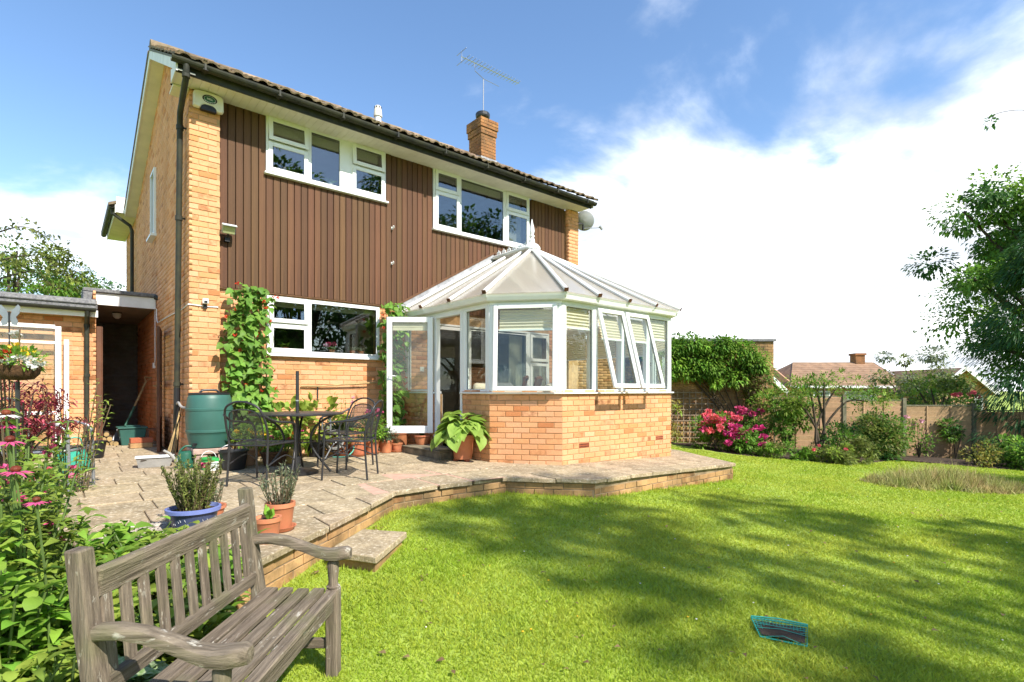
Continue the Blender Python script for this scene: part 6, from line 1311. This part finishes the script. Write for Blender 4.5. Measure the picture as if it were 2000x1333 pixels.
# japanese maple
g = G(-3.85, 4.05); g.z = .0; jm = thing('japanese_maple', 'dark red cut leaf japanese maple in front of the outbuilding', 'shrub', g); lb = LB(); b = MB(); l2 = LB()
for i in range(26):
    a = random.random()*2*pi; rr = random.uniform(.1, .55); tip = Vector((g.x+rr*math.cos(a), g.y+rr*math.sin(a), g.z+random.uniform(.68, 1.05))); b.tube(smooth_pts([g+Vector((0, 0, .0)), g+Vector((.1*math.cos(a), .1*math.sin(a), .45)), tip], 3), [.014]*3+[.008]*3+[.003], 5)
    for (L_, m_) in ((lb, 70), (l2, 16)):
        P = np.array(tip)+np.clip(RNG.normal(0, 1, (m_, 3)), -1.7, 1.7)*(.10, .10, .035); aa = RNG.random(m_)*2*pi; L_.add(leaves(P, np.stack([np.cos(aa), np.sin(aa), RNG.normal(-.3, .2, m_)], 1), RNG.uniform(.05, .085, m_), .015, droop=.3))
b.build('branches', 'bark', jm); lb.build('foliage', 'leaf_red', jm); l2.build('young_leaves', 'fl_coral', jm)
leafy('full light green bush with many small pink blooms at the left edge', -2.42, 2.55, .26, .98, 760, .085, 'leaf_lime', stems=24, flowers=('fl_pink', 22, .022, .8, 1.0))
leafy('yellow green twiggy shrub in front of the glazed frame', -4.3, 5.15, .35, 1.25, 360, .075, 'leaf_lime', stems=16, sm='stem_brown', wr=.35)
leafy('pale pink phlox at the left edge behind the maple', -4.05, 4.55, .25, .95, 260, .08, 'leaf_mid', stems=12, flowers=('fl_pink', 16, .035, .7, 1.05))
# reddish rose stems with butterfly stake and planted bowl
leafy('reddish leaved rose stems rising over the planted bowl', -3.15, 3.35, .20, 1.62, 110, .06, 'leaf_olive', stems=8, sm='stem_brown', flowers=('fl_white', 3, .035, .78, .9))
bw = W(-3.06, 3.28, 1.02); gb2 = G(-3.06, 3.28); bt = thing('planted_bowl', 'coir bowl of red, white and yellow flowers raised on a stake', 'planter', gb2); MB().tube([gb2, bw], .012, 8).build('stake', 'metal_black', bt)
MB().lathe([(.03, 1.03), (.075, 1.035), (.105, 1.07), (.115, 1.12), (.10, 1.12)], (bw.x, bw.y, 0), 20).build('bowl', 'coir', bt, smooth=50)
lb = LB(); bushleaves(lb, (bw.x, bw.y, 1.16), (.14, .14, .07), 260, .045); lb.build('foliage', 'leaf_bright', bt)
for mt, pts in (('fl_white', [(.09, -.02, 1.15), (.12, .02, 1.14), (.03, -.08, 1.14), (-.03, -.1, 1.15), (.07, -.06, 1.16), (.13, -.03, 1.12)]), ('fl_red', [(-.07, -.05, 1.17), (-.1, -.02, 1.15), (-.03, -.05, 1.2)]), ('fl_yellow', [(.0, -.02, 1.24), (.05, .02, 1.21)])):
    heads(bt, mt, [(bw.x+x*RX+y*FX, bw.y+x*RY+y*FY, z) for x, y, z in pts], .032, 16)
bs = W(-3.15, 3.32, 0); bf = thing('butterfly_stake', 'dark metal butterfly ornament on a thin stake above the planted bowl', 'ornament', G(-3.15, 3.32)); MB().tube([G(-3.15, 3.32), (bs.x, bs.y, 1.42)], .004, 6).build('stake', 'metal_black', bf)
wing = [(0, 0), (.02, .05), (.06, .085), (.075, .07), (.07, .03), (.045, .005), (.06, -.02), (.05, -.045), (.02, -.04)]
for sgn in (-1, 1):
    MB().prism([(bs.x+sgn*x*RX*.9, bs.y+sgn*x*RY*.9+.02*abs(x), 1.42+z) for x, z in wing], (FX*.003, FY*.003, 0)).build('wing', 'metal_grey', bf)
MB().tube([(bs.x, bs.y, 1.37), (bs.x, bs.y, 1.46)], .006, 6).build('body', 'metal_black', bf)
# netting over a dug patch on the lawn
nt0, nt1, nt2, nt3 = [G(u, d, .02) for u, d in ((1.43, 3.17), (1.73, 3.10), (1.62, 2.91), (1.40, 2.99))]
ne = thing('garden_netting', 'turquoise wire netting guard over a bare patch in the lawn', 'netting', (nt0+nt2)/2)
up_ = Vector((0, 0, .022)); MB().tube([nt0+up_, nt1+up_, nt2, nt3, nt0+up_], .0045, 6).build('frame', 'net', ne)
MB().tube([nt0+Vector((.0, 0, .03)), (nt0+nt1)/2+Vector((0, 0, .04)), nt1+Vector((0, 0, .03))], .004, 6).build('top_wire', 'net', ne)
b = MB()
for i in range(17):
    t = i/16; b.tube([nt0.lerp(nt1, t)+Vector((0, 0, .03)), nt0.lerp(nt1, t).lerp(nt3.lerp(nt2, t), .5)+Vector((0, 0, random.uniform(0, .02))), nt3.lerp(nt2, t)], .0016, 3, False); 
for i in range(10):
    t = i/9; b.tube([(nt0+Vector((0, 0, .03))).lerp(nt3, t), (nt0.lerp(nt3, t)+nt1.lerp(nt2, t))/2+Vector((0, 0, random.uniform(.005, .03))), (nt1+Vector((0, 0, .03))).lerp(nt2, t)], .0016, 3, False)
b.build('mesh', 'net', ne); b = MB(); c = (nt0+nt1+nt2+nt3)/4
b.add([c+(p-c)*.92+Vector((0, 0, .012)) for p in (nt0, nt1, nt2, nt3)]+[c+Vector((0, 0, .025))], [(0, 1, 4), (1, 2, 4), (2, 3, 4), (3, 0, 4)]); b.build('bare_soil', 'soil', ne)
# ================================================================ RIGHT-HAND GARDEN
random.seed(61)
GD = 14.9
gw = thing('garage_wall', 'flat topped brick garage wall behind the flower bed', 'wall', W(5.5, GD, -.7))
p_a, p_b = W(1.0, GD), W(7.36, GD); dirx = (p_b-p_a).normalized(); Lg = (p_b-p_a).length; nin = Vector((-dirx.y, dirx.x, 0))
def gprism(b, t0, t1, z0, z1, o0, o1): b.prism([p_a+dirx*t0+nin*o0+Vector((0, 0, z0)), p_a+dirx*t1+nin*o0+Vector((0, 0, z0)), p_a+dirx*t1+nin*o0+Vector((0, 0, z1)), p_a+dirx*t0+nin*o0+Vector((0, 0, z1))], nin*(o1-o0))
b = MB(); gprism(b, 0, Lg, -1.2, 2.33, .008, 3); b.build('core', 'mortar_old', gw); b = MB(); gprism(b, -.05, Lg+.05, 2.335, 2.40, -.05, 3.05); b.build('coping', 'felt', gw)
gl_ = brick_layout((p_a.x, p_a.y), (dirx.x, dirx.y), Lg, -.8, 2.33); gl_.sort(key=lambda q: -ud(q[0], q[1])[0]-q[2]*.6); place_bricks(gl_, 'brick_old', gw)
# trellis
tl = thing('trellis', 'square wooden trellis fixed to the garage wall behind pink flowers', 'trellis', W(5.0, GD-.06, -.5))
for i in range(11): u = 3.95+i*.17; MB().bar(W(u, GD-.07, -.60), W(u, GD-.07, .93), .028, .016, (FX, FY, 0)).build('upright', 'trellis', tl)
for i in range(10): z = -.52+i*.157; MB().bar(W(3.93, GD-.09, z), W(5.67, GD-.09, z), .016, .028, (0, 0, 1)).build('crossbar', 'trellis', tl)
# climber
cw = thing('wisteria', 'dense green climber draped over the top of the garage wall', 'climber', W(5.6, GD-.2, -.6)); lb = LB(); l2 = LB(); b = MB()
for i in range(75):
    u = random.uniform(3.6, 7.05); z = random.uniform(1.25+.18*math.sin(u*3.1), 2.30-max(0, u-6.1)*.45) if random.random() < .8 else random.uniform(2.1, 2.45)-max(0, u-6.0)*.5
    c = W(u, GD-random.uniform(.12, .50), z); n = 150; s_ = random.uniform(.17, .34); P, D = clump_points(n, c, (s_, s_, s_*.75), .3); D = D*.8+np.array([-FX*.3, -FY*.3, -.25]); (lb if random.random() < .55 else l2).add(leaves(P, D, RNG.uniform(.07, .16, n), RNG.uniform(.035, .07, n)))
for i in range(8): u = random.uniform(4.2, 7.0); b.tube(smooth_pts([W(6.6, GD-.1, -.6), W((u+6.6)/2, GD-.12, .6), W(u, GD-.1, 1.6), W(u-.3, GD-.1, 2.2)], 3), .015, 5)
b.build('stems', 'bark', cw); lb.build('foliage', 'leaf_mid', cw); l2.build('bright_foliage', 'leaf_bright', cw)  # clumps split at random between two leaf colours
# fence
PZ = [(7.4, .80), (9.42, .78), (11.12, .68), (13.1, .53), (15.1, .38), (17.1, .25)]
fn = thing('garden_fence', 'stepped brown lap panel fence along the end of the garden', 'fence', W(12, 15, -.8)); FD = 15.05
for i, (u, z) in enumerate(PZ):
    MB().bar(W(u, FD, -1.3), W(u, FD, z+.06), .10, .10, (FX, FY, 0)).build('post', 'fence_post', fn)
    if i+1 < len(PZ):
        u1 = PZ[i+1][0]; zt = PZ[i+1][1] if i else .78
        for k in range(11):
            z0 = zt-.03-k*.135; MB().bar(W(u+.06, FD+.0, z0-.075), W(u1-.06, FD+.0, z0-.075), .150, .012, (-FX*.15, -FY*.15, 1) if 0 else (FX, FY, .2)).build('board', 'fence', fn)
        for t in (.33, .67): MB().bar(W(u+(u1-u)*t, FD-.025, zt-1.5), W(u+(u1-u)*t, FD-.025, zt-.02), .04, .02, (FX, FY, 0)).build('batten', 'fence', fn)
        MB().bar(W(u+.05, FD, zt), W(u1-.05, FD, zt), .06, .03, (0, 0, 1)).build('capping', 'fence_post', fn)
# bed shrubs -------------------------------------------------------
def shrub(name, label, u, d, r, h, mats, n, size, wr=.5, z0=.0, stems=6, clumps=14, cat='shrub', flowers=None, shell=.4, sm='bark', group=None):
    n = int(n*2.2); size *= 1.2
    g = G(u, d); t = thing(name, label, cat, g, 0, group); lbs = [LB() for m in mats]; b = MB()
    for i in range(clumps):
        a = random.random()*2*pi; q = random.random()**.5; zc = z0+(h-z0)*random.uniform(.12, .92); env = math.sqrt(max(.05, 1-((zc-(z0+h)/2)/((h-z0)/2+.01))**2*.75))
        c = (g.x+r*.78*q*env*math.cos(a), g.y+r*.78*q*env*math.sin(a), g.z+zc); k = n//clumps; s = random.uniform(.75, 1.2)*min(r*.42, (h-z0)*.34)
        P, D = clump_points(k, c, (s, s, s*.8), shell); lbs[i % len(mats)].add(leaves(P, D+np.array([0, 0, .25]), RNG.uniform(.7, 1.2, k)*size, size*wr))
    for i in range(stems): a = random.random()*2*pi; b.tube(smooth_pts([g, g+Vector((r*.25*math.cos(a), r*.25*math.sin(a), h*.4)), g+Vector((r*.55*math.cos(a), r*.55*math.sin(a), h*.8))], 3), [.012*max(1, h)]*3+[.006]*4, 5)
    b.build('stems', sm, t)
    for m, l in zip(mats, lbs): l.build('foliage', m, t)
    if flowers:
        for (mt, nf, rf, zz0, zz1) in flowers:
            pts = []
            for i in range(nf): a = random.random()*2*pi; q = r*random.uniform(.3, 1.0); pts.append((g.x+q*math.cos(a)-FX*q*.25, g.y+q*math.sin(a)-FY*q*.25, g.z+h*random.uniform(zz0, zz1)))
            heads(t, mt, pts, rf, 24)
    return t
shrub('variegated_shrub', 'pale yellow variegated shrub against the trellis, next to the conservatory', 4.25, 14.35, .42, 1.15, ['leaf_yellow', 'leaf_lime'], 260, .085)
shrub('phlox', 'bright coral pink flowering clump at the left of the bed', 5.05, 13.2, .55, .85, ['leaf_mid', 'leaf_bright'], 900, .08, flowers=[('fl_coral', 26, .10, .55, 1.1), ('fl_pink', 14, .09, .5, 1.0)])
shrub('phlox', 'magenta pink flowering clump spilling onto the lawn', 5.55, 12.75, .45, .60, ['leaf_mid'], 500, .08, flowers=[('fl_magenta', 26, .09, .35, 1.1)])
shrub('phlox', 'taller pink flowers behind the magenta clump', 6.1, 13.6, .35, 1.05, ['leaf_mid'], 400, .08, flowers=[('fl_pink', 10, .09, .9, 1.05)])
shrub('leafy_shrub', 'tall light green shrub in the middle of the bed', 7.05, 13.6, .75, 1.75, ['leaf_bright', 'leaf_lime', 'leaf_mid'], 1100, .10, z0=.5, stems=12)
shrub('rose_shrub', 'thin shrub with coppery young leaves against the garage wall', 6.65, 14.4, .45, 2.0, ['leaf_olive', 'leaf_dry'], 420, .09, z0=.9)
shrub('dark_shrub', 'dark green bushy filler under the tall light green shrub', 6.5, 13.3, .65, .85, ['leaf_mid', 'leaf_mid'], 700, .08)
shrub('dark_shrub', 'dark green shrub beneath the umbrella shaped tree', 7.9, 13.0, .6, .8, ['leaf_mid', 'leaf_dark'], 600, .08)
shrub('edging_plant', 'low green edging plant left along the bed front', 5.95, 12.1, .38, .30, ['leaf_bright', 'leaf_olive'], 450, .06); shrub('edging_plant', 'low green edging plant in the middle of the bed front', 6.5, 11.95, .36, .28, ['leaf_bright', 'leaf_mid'], 420, .06)
shrub('edging_plant', 'low lime edging plant at the right end of the bed front', 7.1, 11.65, .55, .38, ['leaf_lime', 'leaf_olive'], 650, .07, flowers=[('fl_coral', 4, .04, .7, 1.0)]); shrub('edging_plant', 'small grey green mound below the umbrella shaped tree', 7.8, 12.0, .45, .5, ['leaf_olive'], 520, .07)
shrub('round_bush', 'rounded dark olive bush in front of the fence', 9.25, 13.5, .78, 1.05, ['leaf_dark', 'leaf_olive', 'leaf_mid'], 2600, .08, clumps=34)
shrub('rose_bush', 'loose rose bush growing up the fence', 10.9, 14.2, .4, 1.15, ['leaf_mid', 'leaf_olive'], 150, .09, flowers=[('fl_palepink', 3, .06, .8, 1.0)])
shrub('fence_climber', 'small green climber on the third fence panel', 12.3, 14.7, .38, 1.05, ['leaf_mid', 'leaf_dark'], 230, .10, z0=.45)
shrub('low_bush', 'dark green bush with pale tips at the right of the fence', 12.6, 12.8, .9, .75, ['leaf_dark', 'leaf_mid', 'leaf_bright'], 1300, .09, clumps=26); shrub('low_bush', 'deep green bush at the right edge in front of the fence', 14.0, 13.1, .9, .65, ['leaf_deep', 'leaf_dark'], 1100, .09, clumps=22)
shrub('golden_bush', 'yellowish loose bush between roses and dark bush', 11.4, 13.0, .55, .6, ['leaf_olive', 'leaf_yellow'], 240, .08)
shrub('rose_standard', 'coral roses at the right edge above the fence', 13.9, 13.9, .4, 1.6, ['leaf_mid', 'leaf_dark'], 500, .09, z0=.7, flowers=[('fl_coral', 7, .08, .9, 1.05)])
shrub('rose_standard', 'climbing rose with coral blooms behind the fence', 13.2, 15.5, .5, 1.85, ['leaf_mid'], 420, .09, z0=.8, flowers=[('fl_coral', 5, .08, .95, 1.06)])
# umbrella shaped small tree
g = G(7.5, 12.9); ut = thing('small_tree', 'small flat topped tree with bare twin stems in the bed', 'tree', g); b = MB(); lb = LB(); l2 = LB()
for (ex, ez, s) in ((-.55, 1.55, 0), (.15, 1.8, 1), (.75, 1.65, 0), (-.15, 1.9, 1), (-.95, 1.3, 0), (1.05, 1.35, 1)):
    tipx = W(7.5+ex, 12.9+random.uniform(-.3, .3)); tip = Vector((tipx.x, tipx.y, g.z+ez)); b.tube(smooth_pts([g+Vector((.08*(s-.5), 0, 0)), g+Vector((.2*(s-.5)*RX, .2*(s-.5)*RY, .7)), tip.lerp(g+Vector((0, 0, ez)), .45), tip], 3), [.035]*3+[.028]*3+[.018]*3+[.006], 6)
    for k in range(7):
        c = tip+Vector((random.uniform(-.35, .35), random.uniform(-.35, .35), random.uniform(-.15, .2))); m_ = 60; P, D = clump_points(m_, c, (.22, .22, .13), .3); (lb if k % 2 else l2).add(leaves(P, D+np.array([0, 0, .4]), RNG.uniform(.07, .12, m_), .035))
b.build('trunk', 'bark', ut, smooth=50); lb.build('crown', 'leaf_mid', ut); l2.build('crown', 'leaf_lime', ut)
# rough grass island
V = []; random.seed(9)
for i in range(360):
    a = random.random()*2*pi; q = random.random()**.5; u = 7.35+1.5*q*math.cos(a); d = 9.0+.75*q*math.sin(a)+.17*(u-7.45); g = G(u, d); k = random.randint(12, 26); hb = random.uniform(.10, .42)*(1.15-.85*q*q)
    for s in range(k):
        aa = random.random()*2*pi; ln = random.uniform(.15, .7)*hb; hh = hb*random.uniform(.5, 1.1); w_ = random.uniform(.005, .010); o = Vector((random.gauss(0, .03), random.gauss(0, .03), 0)); sd2 = Vector((RX, RY, 0))*w_
        V += [g+o-sd2, g+o+sd2, g+o+Vector((math.cos(aa)*ln, math.sin(aa)*ln, hh))]
V = np.array(V, np.float32); n = len(V)//3
leafmat('grass_rough', (.24, .30, .06), isl=.45, c2=(.42, .32, .14), vsc=2.5); tg = npmesh('rough_grass', V, np.arange(n*3).reshape(-1, 3), 'grass_rough'); tag(tg, 'island of tall rough unmown grass on the right of the lawn', 'grass', kind='stuff')

# ================================================================ BACKGROUND
def gable_house(name, label, u0, u1, d0, d1, zb, ze, zr, ridge_u, roofm='far_roof', chimney=None, wins=(), hip=0., group='neighbouring houses'):
    t = thing(name, label, 'house', W((u0+u1)/2, d0, zb), 0, group); b = MB()
    c = lambda u, d, z: W(u, d, z)
    b.prism([c(u0, d0, zb), c(u1, d0, zb), c(u1, d1, zb), c(u0, d1, zb)], (0, 0, ze-zb))
    o = .35; dm = (d0+d1)/2
    if ridge_u:
        for uu_ in (u0, u1): b.prism([c(uu_, d0, ze), c(uu_, d1, ze), c(uu_, dm, zr-.1)], (RX*(.1 if uu_ == u0 else -.1), RY*(.1 if uu_ == u0 else -.1), 0))
        b.build('wall', 'far_brick', t)
        A0, A1, R0, R1, B0, B1 = c(u0-o, d0-o, ze-.12), c(u1+o, d0-o, ze-.12), c(u0-o+hip, dm, zr), c(u1+o, dm, zr), c(u0-o, d1+o, ze-.12), c(u1+o, d1+o, ze-.12); r = MB()
        r.add([A0, A1, R1, R0], [(0, 1, 2, 3)]); r.add([B0, B1, R1, R0], [(0, 3, 2, 1)])
        if hip: r.add([A0, R0, B0], [(0, 1, 2)])
        ro = r.build('roof', roofm, t); mod = ro.modifiers.new('s', 'SOLIDIFY'); mod.thickness = .1
        n = 12
        for i in range(n):
            t0 = i/n; e = .03; rr = MB(); P0, P1 = A0.lerp(R0, t0)+Vector((0, 0, .06)), A1.lerp(R1, t0)+Vector((0, 0, .06)); Q0, Q1 = A0.lerp(R0, t0+1/n)+Vector((0, 0, .03)), A1.lerp(R1, t0+1/n)+Vector((0, 0, .03)); rr.add([P0, P1, Q1, Q0, P0-Vector((0, 0, .08)), P1-Vector((0, 0, .08))], [(0, 1, 2, 3), (4, 5, 1, 0)]); rr.build('tile_course', roofm, ro)
        for s, uu_ in ((1, u1+o),): 
            for (p, q) in ((A1, R1), (R1, B1)): MB().bar(p+Vector((RX*.06, RY*.06, -.05)), q+Vector((RX*.06, RY*.06, -.05)), .05, .22).build('bargeboard', 'far_white', t)
        MB().bar(A0+Vector((0, 0, -.05)), A1+Vector((0, 0, -.05)), .06, .16).build('fascia', 'far_white', t)
    else:
        um_ = (u0+u1)/2; b.prism([c(u0, d0, ze), c(u1, d0, ze), c(um_, d0, zr-.12)], (FX*.1, FY*.1, 0)); b.build('wall', 'far_brick', t); r = MB()
        r.add([c(u0-o, d0-o, ze-.2), c(um_, d0-o, zr), c(um_, d1, zr), c(u0-o, d1, ze-.2)], [(0, 1, 2, 3)]); r.add([c(u1+o, d0-o, ze-.2), c(um_, d0-o, zr), c(um_, d1, zr), c(u1+o, d1, ze-.2)], [(3, 2, 1, 0)]); ro = r.build('roof', roofm, t); mod = ro.modifiers.new('s', 'SOLIDIFY'); mod.thickness = .1
        for (p, q) in ((c(u0-o, d0-o-.03, ze-.2), c(um_, d0-o-.03, zr)), (c(um_, d0-o-.03, zr), c(u1+o, d0-o-.03, ze-.2))): MB().bar(p, q, .05, .24).build('bargeboard', 'far_white', t)
    if chimney:
        cu, cd, cz = chimney; q = MB(); q.prism([c(cu-.35, cd-.35, ze), c(cu+.35, cd-.35, ze), c(cu+.35, cd+.35, ze), c(cu-.35, cd+.35, ze)], (0, 0, cz-ze)); co_ = q.build('chimney', 'brick_chimney', t); q = MB(); q.prism([c(cu-.42, cd-.42, cz), c(cu+.42, cd-.42, cz), c(cu+.42, cd+.42, cz), c(cu-.42, cd+.42, cz)], (0, 0, .15)); q.build('chimney_cap', 'brick_chimney', co_)
    for (wu0, wu1, wz0, wz1) in wins:
        q = MB(); f_ = lambda u, dd, z: c(u, d0-dd, z); q.prism([f_(wu0, .06, wz0), f_(wu1, .06, wz0), f_(wu1, .06, wz1), f_(wu0, .06, wz1)], (FX*.055, FY*.055, 0)); wo_ = q.build('window', 'far_white', t); e = .1; q = MB(); q.prism([f_(wu0+e, .075, wz0+e), f_(wu1-e, .075, wz0+e), f_(wu1-e, .075, wz1-e), f_(wu0+e, .075, wz1-e)], (FX*.01, FY*.01, 0)); q.build('pane', 'glass_window', wo_)
    return t
gable_house('bungalow', 'neighbouring bungalow with long brown tiled roof and end chimney', 19.6, 27.2, 37, 44, -2.5, 1.35, 3.05, True, chimney=(26.4, 40.5, 3.6), wins=[(21.0, 22.2, -.6, .9), (23.2, 25.4, -.8, .9)], hip=2.2)
gable_house('gabled_house', 'pinkish brick gable with white verge just right of the garage wall', 10.5, 15.6, 31, 38, -2.5, 1.0, 3.5, False, wins=[(14.2, 14.8, -.2, .8)])
gable_house('gabled_house', 'pinkish house with white bargeboards beyond the trees on the right', 26.3, 29.6, 33, 42, -2.5, .9, 2.35, False, wins=[(28.75, 29.3, -.5, .6)])
def tree(name, label, base, h, trunk_h, r, mats, n, size, clumps=40, shell=.45, rz=None, gap=.0, wr=.6, trunk_r=.18, group=None, flat=1.0, fn=leaves, cs=1.0):
    base = Vector(base); t = thing(name, label, 'tree', base, 0, group); b = MB(); rz = rz or (h-trunk_h)/2; cz = base.z+h-rz; b.tube([base, base+Vector((0, 0, trunk_h*.6)), base+Vector((random.uniform(-.2, .2), random.uniform(-.2, .2), trunk_h+rz*.6))], [trunk_r, trunk_r*.8, trunk_r*.35], 9); lbs = [LB() for m in mats]
    for i in range(clumps):
        d = Vector(rnd_dirs(1)[0]); q = random.uniform(.35, 1.0)**.6; c = Vector((base.x+d.x*r*q, base.y+d.y*r*q, cz+d.z*rz*q)); s = random.uniform(.6, 1.25)*r*(.30 if clumps > 24 else .38)*cs
        k = n//clumps; P, D = clump_points(k, c, (s, s, s*.65*flat), shell); lbs[i % len(mats)].add(fn(P, D+np.array([0, 0, -.2]), RNG.uniform(.7, 1.25, k)*size, size*wr))
        if i % 2 == 0: st_ = Vector((base.x, base.y, base.z+trunk_h*random.uniform(.6, 1.1)+max(0, (c.z-cz)*.3))); b.tube(smooth_pts([st_, st_.lerp(c, .5)+Vector((0, 0, .25)), c], 3), [trunk_r*.35]*3+[trunk_r*.2]*2+[trunk_r*.12]*2, 5)
    b.build('trunk', 'bark', t, smooth=50)
    for m, l in zip(mats, lbs): l.build('crown', m, t)
    return t
tree('oak_tree', 'big leafy oak reaching in from the right edge', G(18.8, 16.5), 10.9, 2.4, 4.7, ['leaf_mid', 'leaf_dark', 'leaf_mid', 'leaf_bright'], 52000, .17, clumps=180, shell=.12, rz=4.7, trunk_r=.35, cs=.66)
cf = G(14.9, 14.7); ct = thing('conifer_tree', 'dark feathery conifer at the right edge below the oak', 'tree', cf); b = MB(); b.tube([cf, cf+Vector((0, 0, 6.8))], [.16, .03], 8); b.build('trunk', 'bark', ct); lb = LB(); l2 = LB()
for i in range(190):
    z = random.uniform(.1, 6.6); rr = 2.3*(1-(z/7.4)**1.6)*random.uniform(.55, 1.05); a = random.random()*2*pi; c = (cf.x+rr*math.cos(a), cf.y+rr*math.sin(a), cf.z+z); k = 70; P, D = clump_points(k, c, (.42, .42, .26), .2); D = D*.6+np.array([math.cos(a), math.sin(a), -.55]); (lb if i % 3 else l2).add(leaves(P, D, RNG.uniform(.14, .30, k), .035, droop=.3))
lb.build('crown', 'leaf_conifer', ct); l2.build('crown', 'leaf_dark', ct)
tw = thing('hanging_twig', 'small cluster of leaves on a twig hanging against the sky at top right', 'twig', W(11.8, 13, 7.6)); lb = LB(); c = W(11.75, 13, 7.55); P, D = clump_points(26, c, (.13, .13, .15), .2); lb.add(leaves(P, D, .11, .07)); lb.build('foliage', 'leaf_dark', tw); MB().tube(smooth_pts([W(14.2, 14.2, 8.3), W(13, 13.5, 8.1), W(11.9, 13, 7.75), c], 4), .008, 5).build('stem', 'bark', tw)
tree('birch_tree', 'airy pale green tree behind the bungalow chimney', W(23.5, 31, -2.2), 5.7, 1.5, 2.3, ['leaf_olive', 'leaf_grey'], 4200, .2, clumps=34); tree('golden_tree', 'yellow green rounded tree behind the third fence panel', W(16.5, 20.5, -1.6), 3.1, .8, 1.6, ['leaf_olive', 'leaf_lime', 'leaf_mid'], 3600, .13, clumps=30)
tree('hedge_bush', 'dark clipped hedge bush in front of the bungalow', W(19.2, 27, -2), 2.35, .4, 1.9, ['leaf_dark', 'leaf_mid'], 2400, .14, clumps=22); tree('hedge_bush', 'dark hedge bush left of the golden tree', W(16.0, 24, -1.8), 2.2, .4, 1.4, ['leaf_dark', 'leaf_mid'], 1800, .14, clumps=18); tree('hedge_bush', 'lime topped hedge just over the third fence panel', W(13.6, 17.2, -1.2), 1.75, .3, 1.0, ['leaf_lime', 'leaf_olive'], 1500, .09, clumps=16)
# trees behind the outbuilding on the left
tree('background_tree', 'light green tree rising over the outbuilding at the left edge', (-2.35, 11.4, -.2), 5.5, 1.8, 1.6, ['leaf_olive', 'leaf_lime', 'leaf_mid'], 6500, .13, clumps=46); tree('background_tree', 'dark oak like tree beyond the passage roof', (-.9, 25, -.2), 7.3, 2.5, 2.6, ['leaf_dark', 'leaf_mid'], 5200, .2, clumps=40); tree('background_tree', 'yellow green bush beyond the passage roof beside the house', (-.2, 17.5, -.2), 5.2, 1.0, 1.3, ['leaf_olive', 'leaf_lime'], 3000, .14, clumps=24)
b = MB(); l3 = LB(); an_ = thing('arching_branch', 'thin arching branch with sparse leaves over the outbuilding roof', 'branch', W(-9.9, 10, 3.3))
for (p0, p1, p2) in ((W(-9.95, 10, 3.85), W(-9.2, 10, 4.05), W(-8.6, 10, 3.72)), (W(-9.9, 10, 3.35), W(-9.0, 10, 3.5), W(-8.25, 10, 3.05)), (W(-9.9, 10.2, 3.1), W(-9.2, 10.2, 3.25), W(-8.7, 10, 2.95))):
    pts = smooth_pts([p0, p1, p2], 6); b.tube(pts, [.014]*6+[.006]*6+[.003], 5)
    for q in pts[3:]: P = np.array(q)+RNG.normal(0, .10, (9, 3)); l3.add(leaves(P, rnd_dirs(9, -.4), .10, .05))
b.build('twigs', 'bark', an_); l3.build('foliage', 'leaf_olive', an_)
# trees standing behind the photographer's side of the lawn: they shade it and show in the window glass
random.seed(83); RNG = np.random.default_rng(5)
tree('shade_tree', 'tall spreading tree at the far end of the lawn behind the viewer', (4.7, -19.9, -1), 17.2, 7.5, 2.4, ['leaf_mid', 'leaf_dark'], 1250, .30, clumps=13, shell=.15, rz=3.2, trunk_r=.28)
for i, (x, y, h, r) in enumerate(((8.8, -21.6, 15.0, 4.0), (14.6, -23, 16.0, 4.2), (20.6, -22.5, 15.2, 4.3), (3.0, -25, 12.5, 4.0))):
    tree('boundary_tree', ['boundary tree directly opposite the house', 'tallest boundary tree opposite the conservatory', 'boundary tree opposite the right end of the house', 'boundary tree opposite the left corner of the house'][i], (x, y, -1), h, 2.2, r, ['leaf_dark', 'leaf_mid', 'leaf_deep'], 9000, .36, clumps=56, shell=.3, trunk_r=.3)
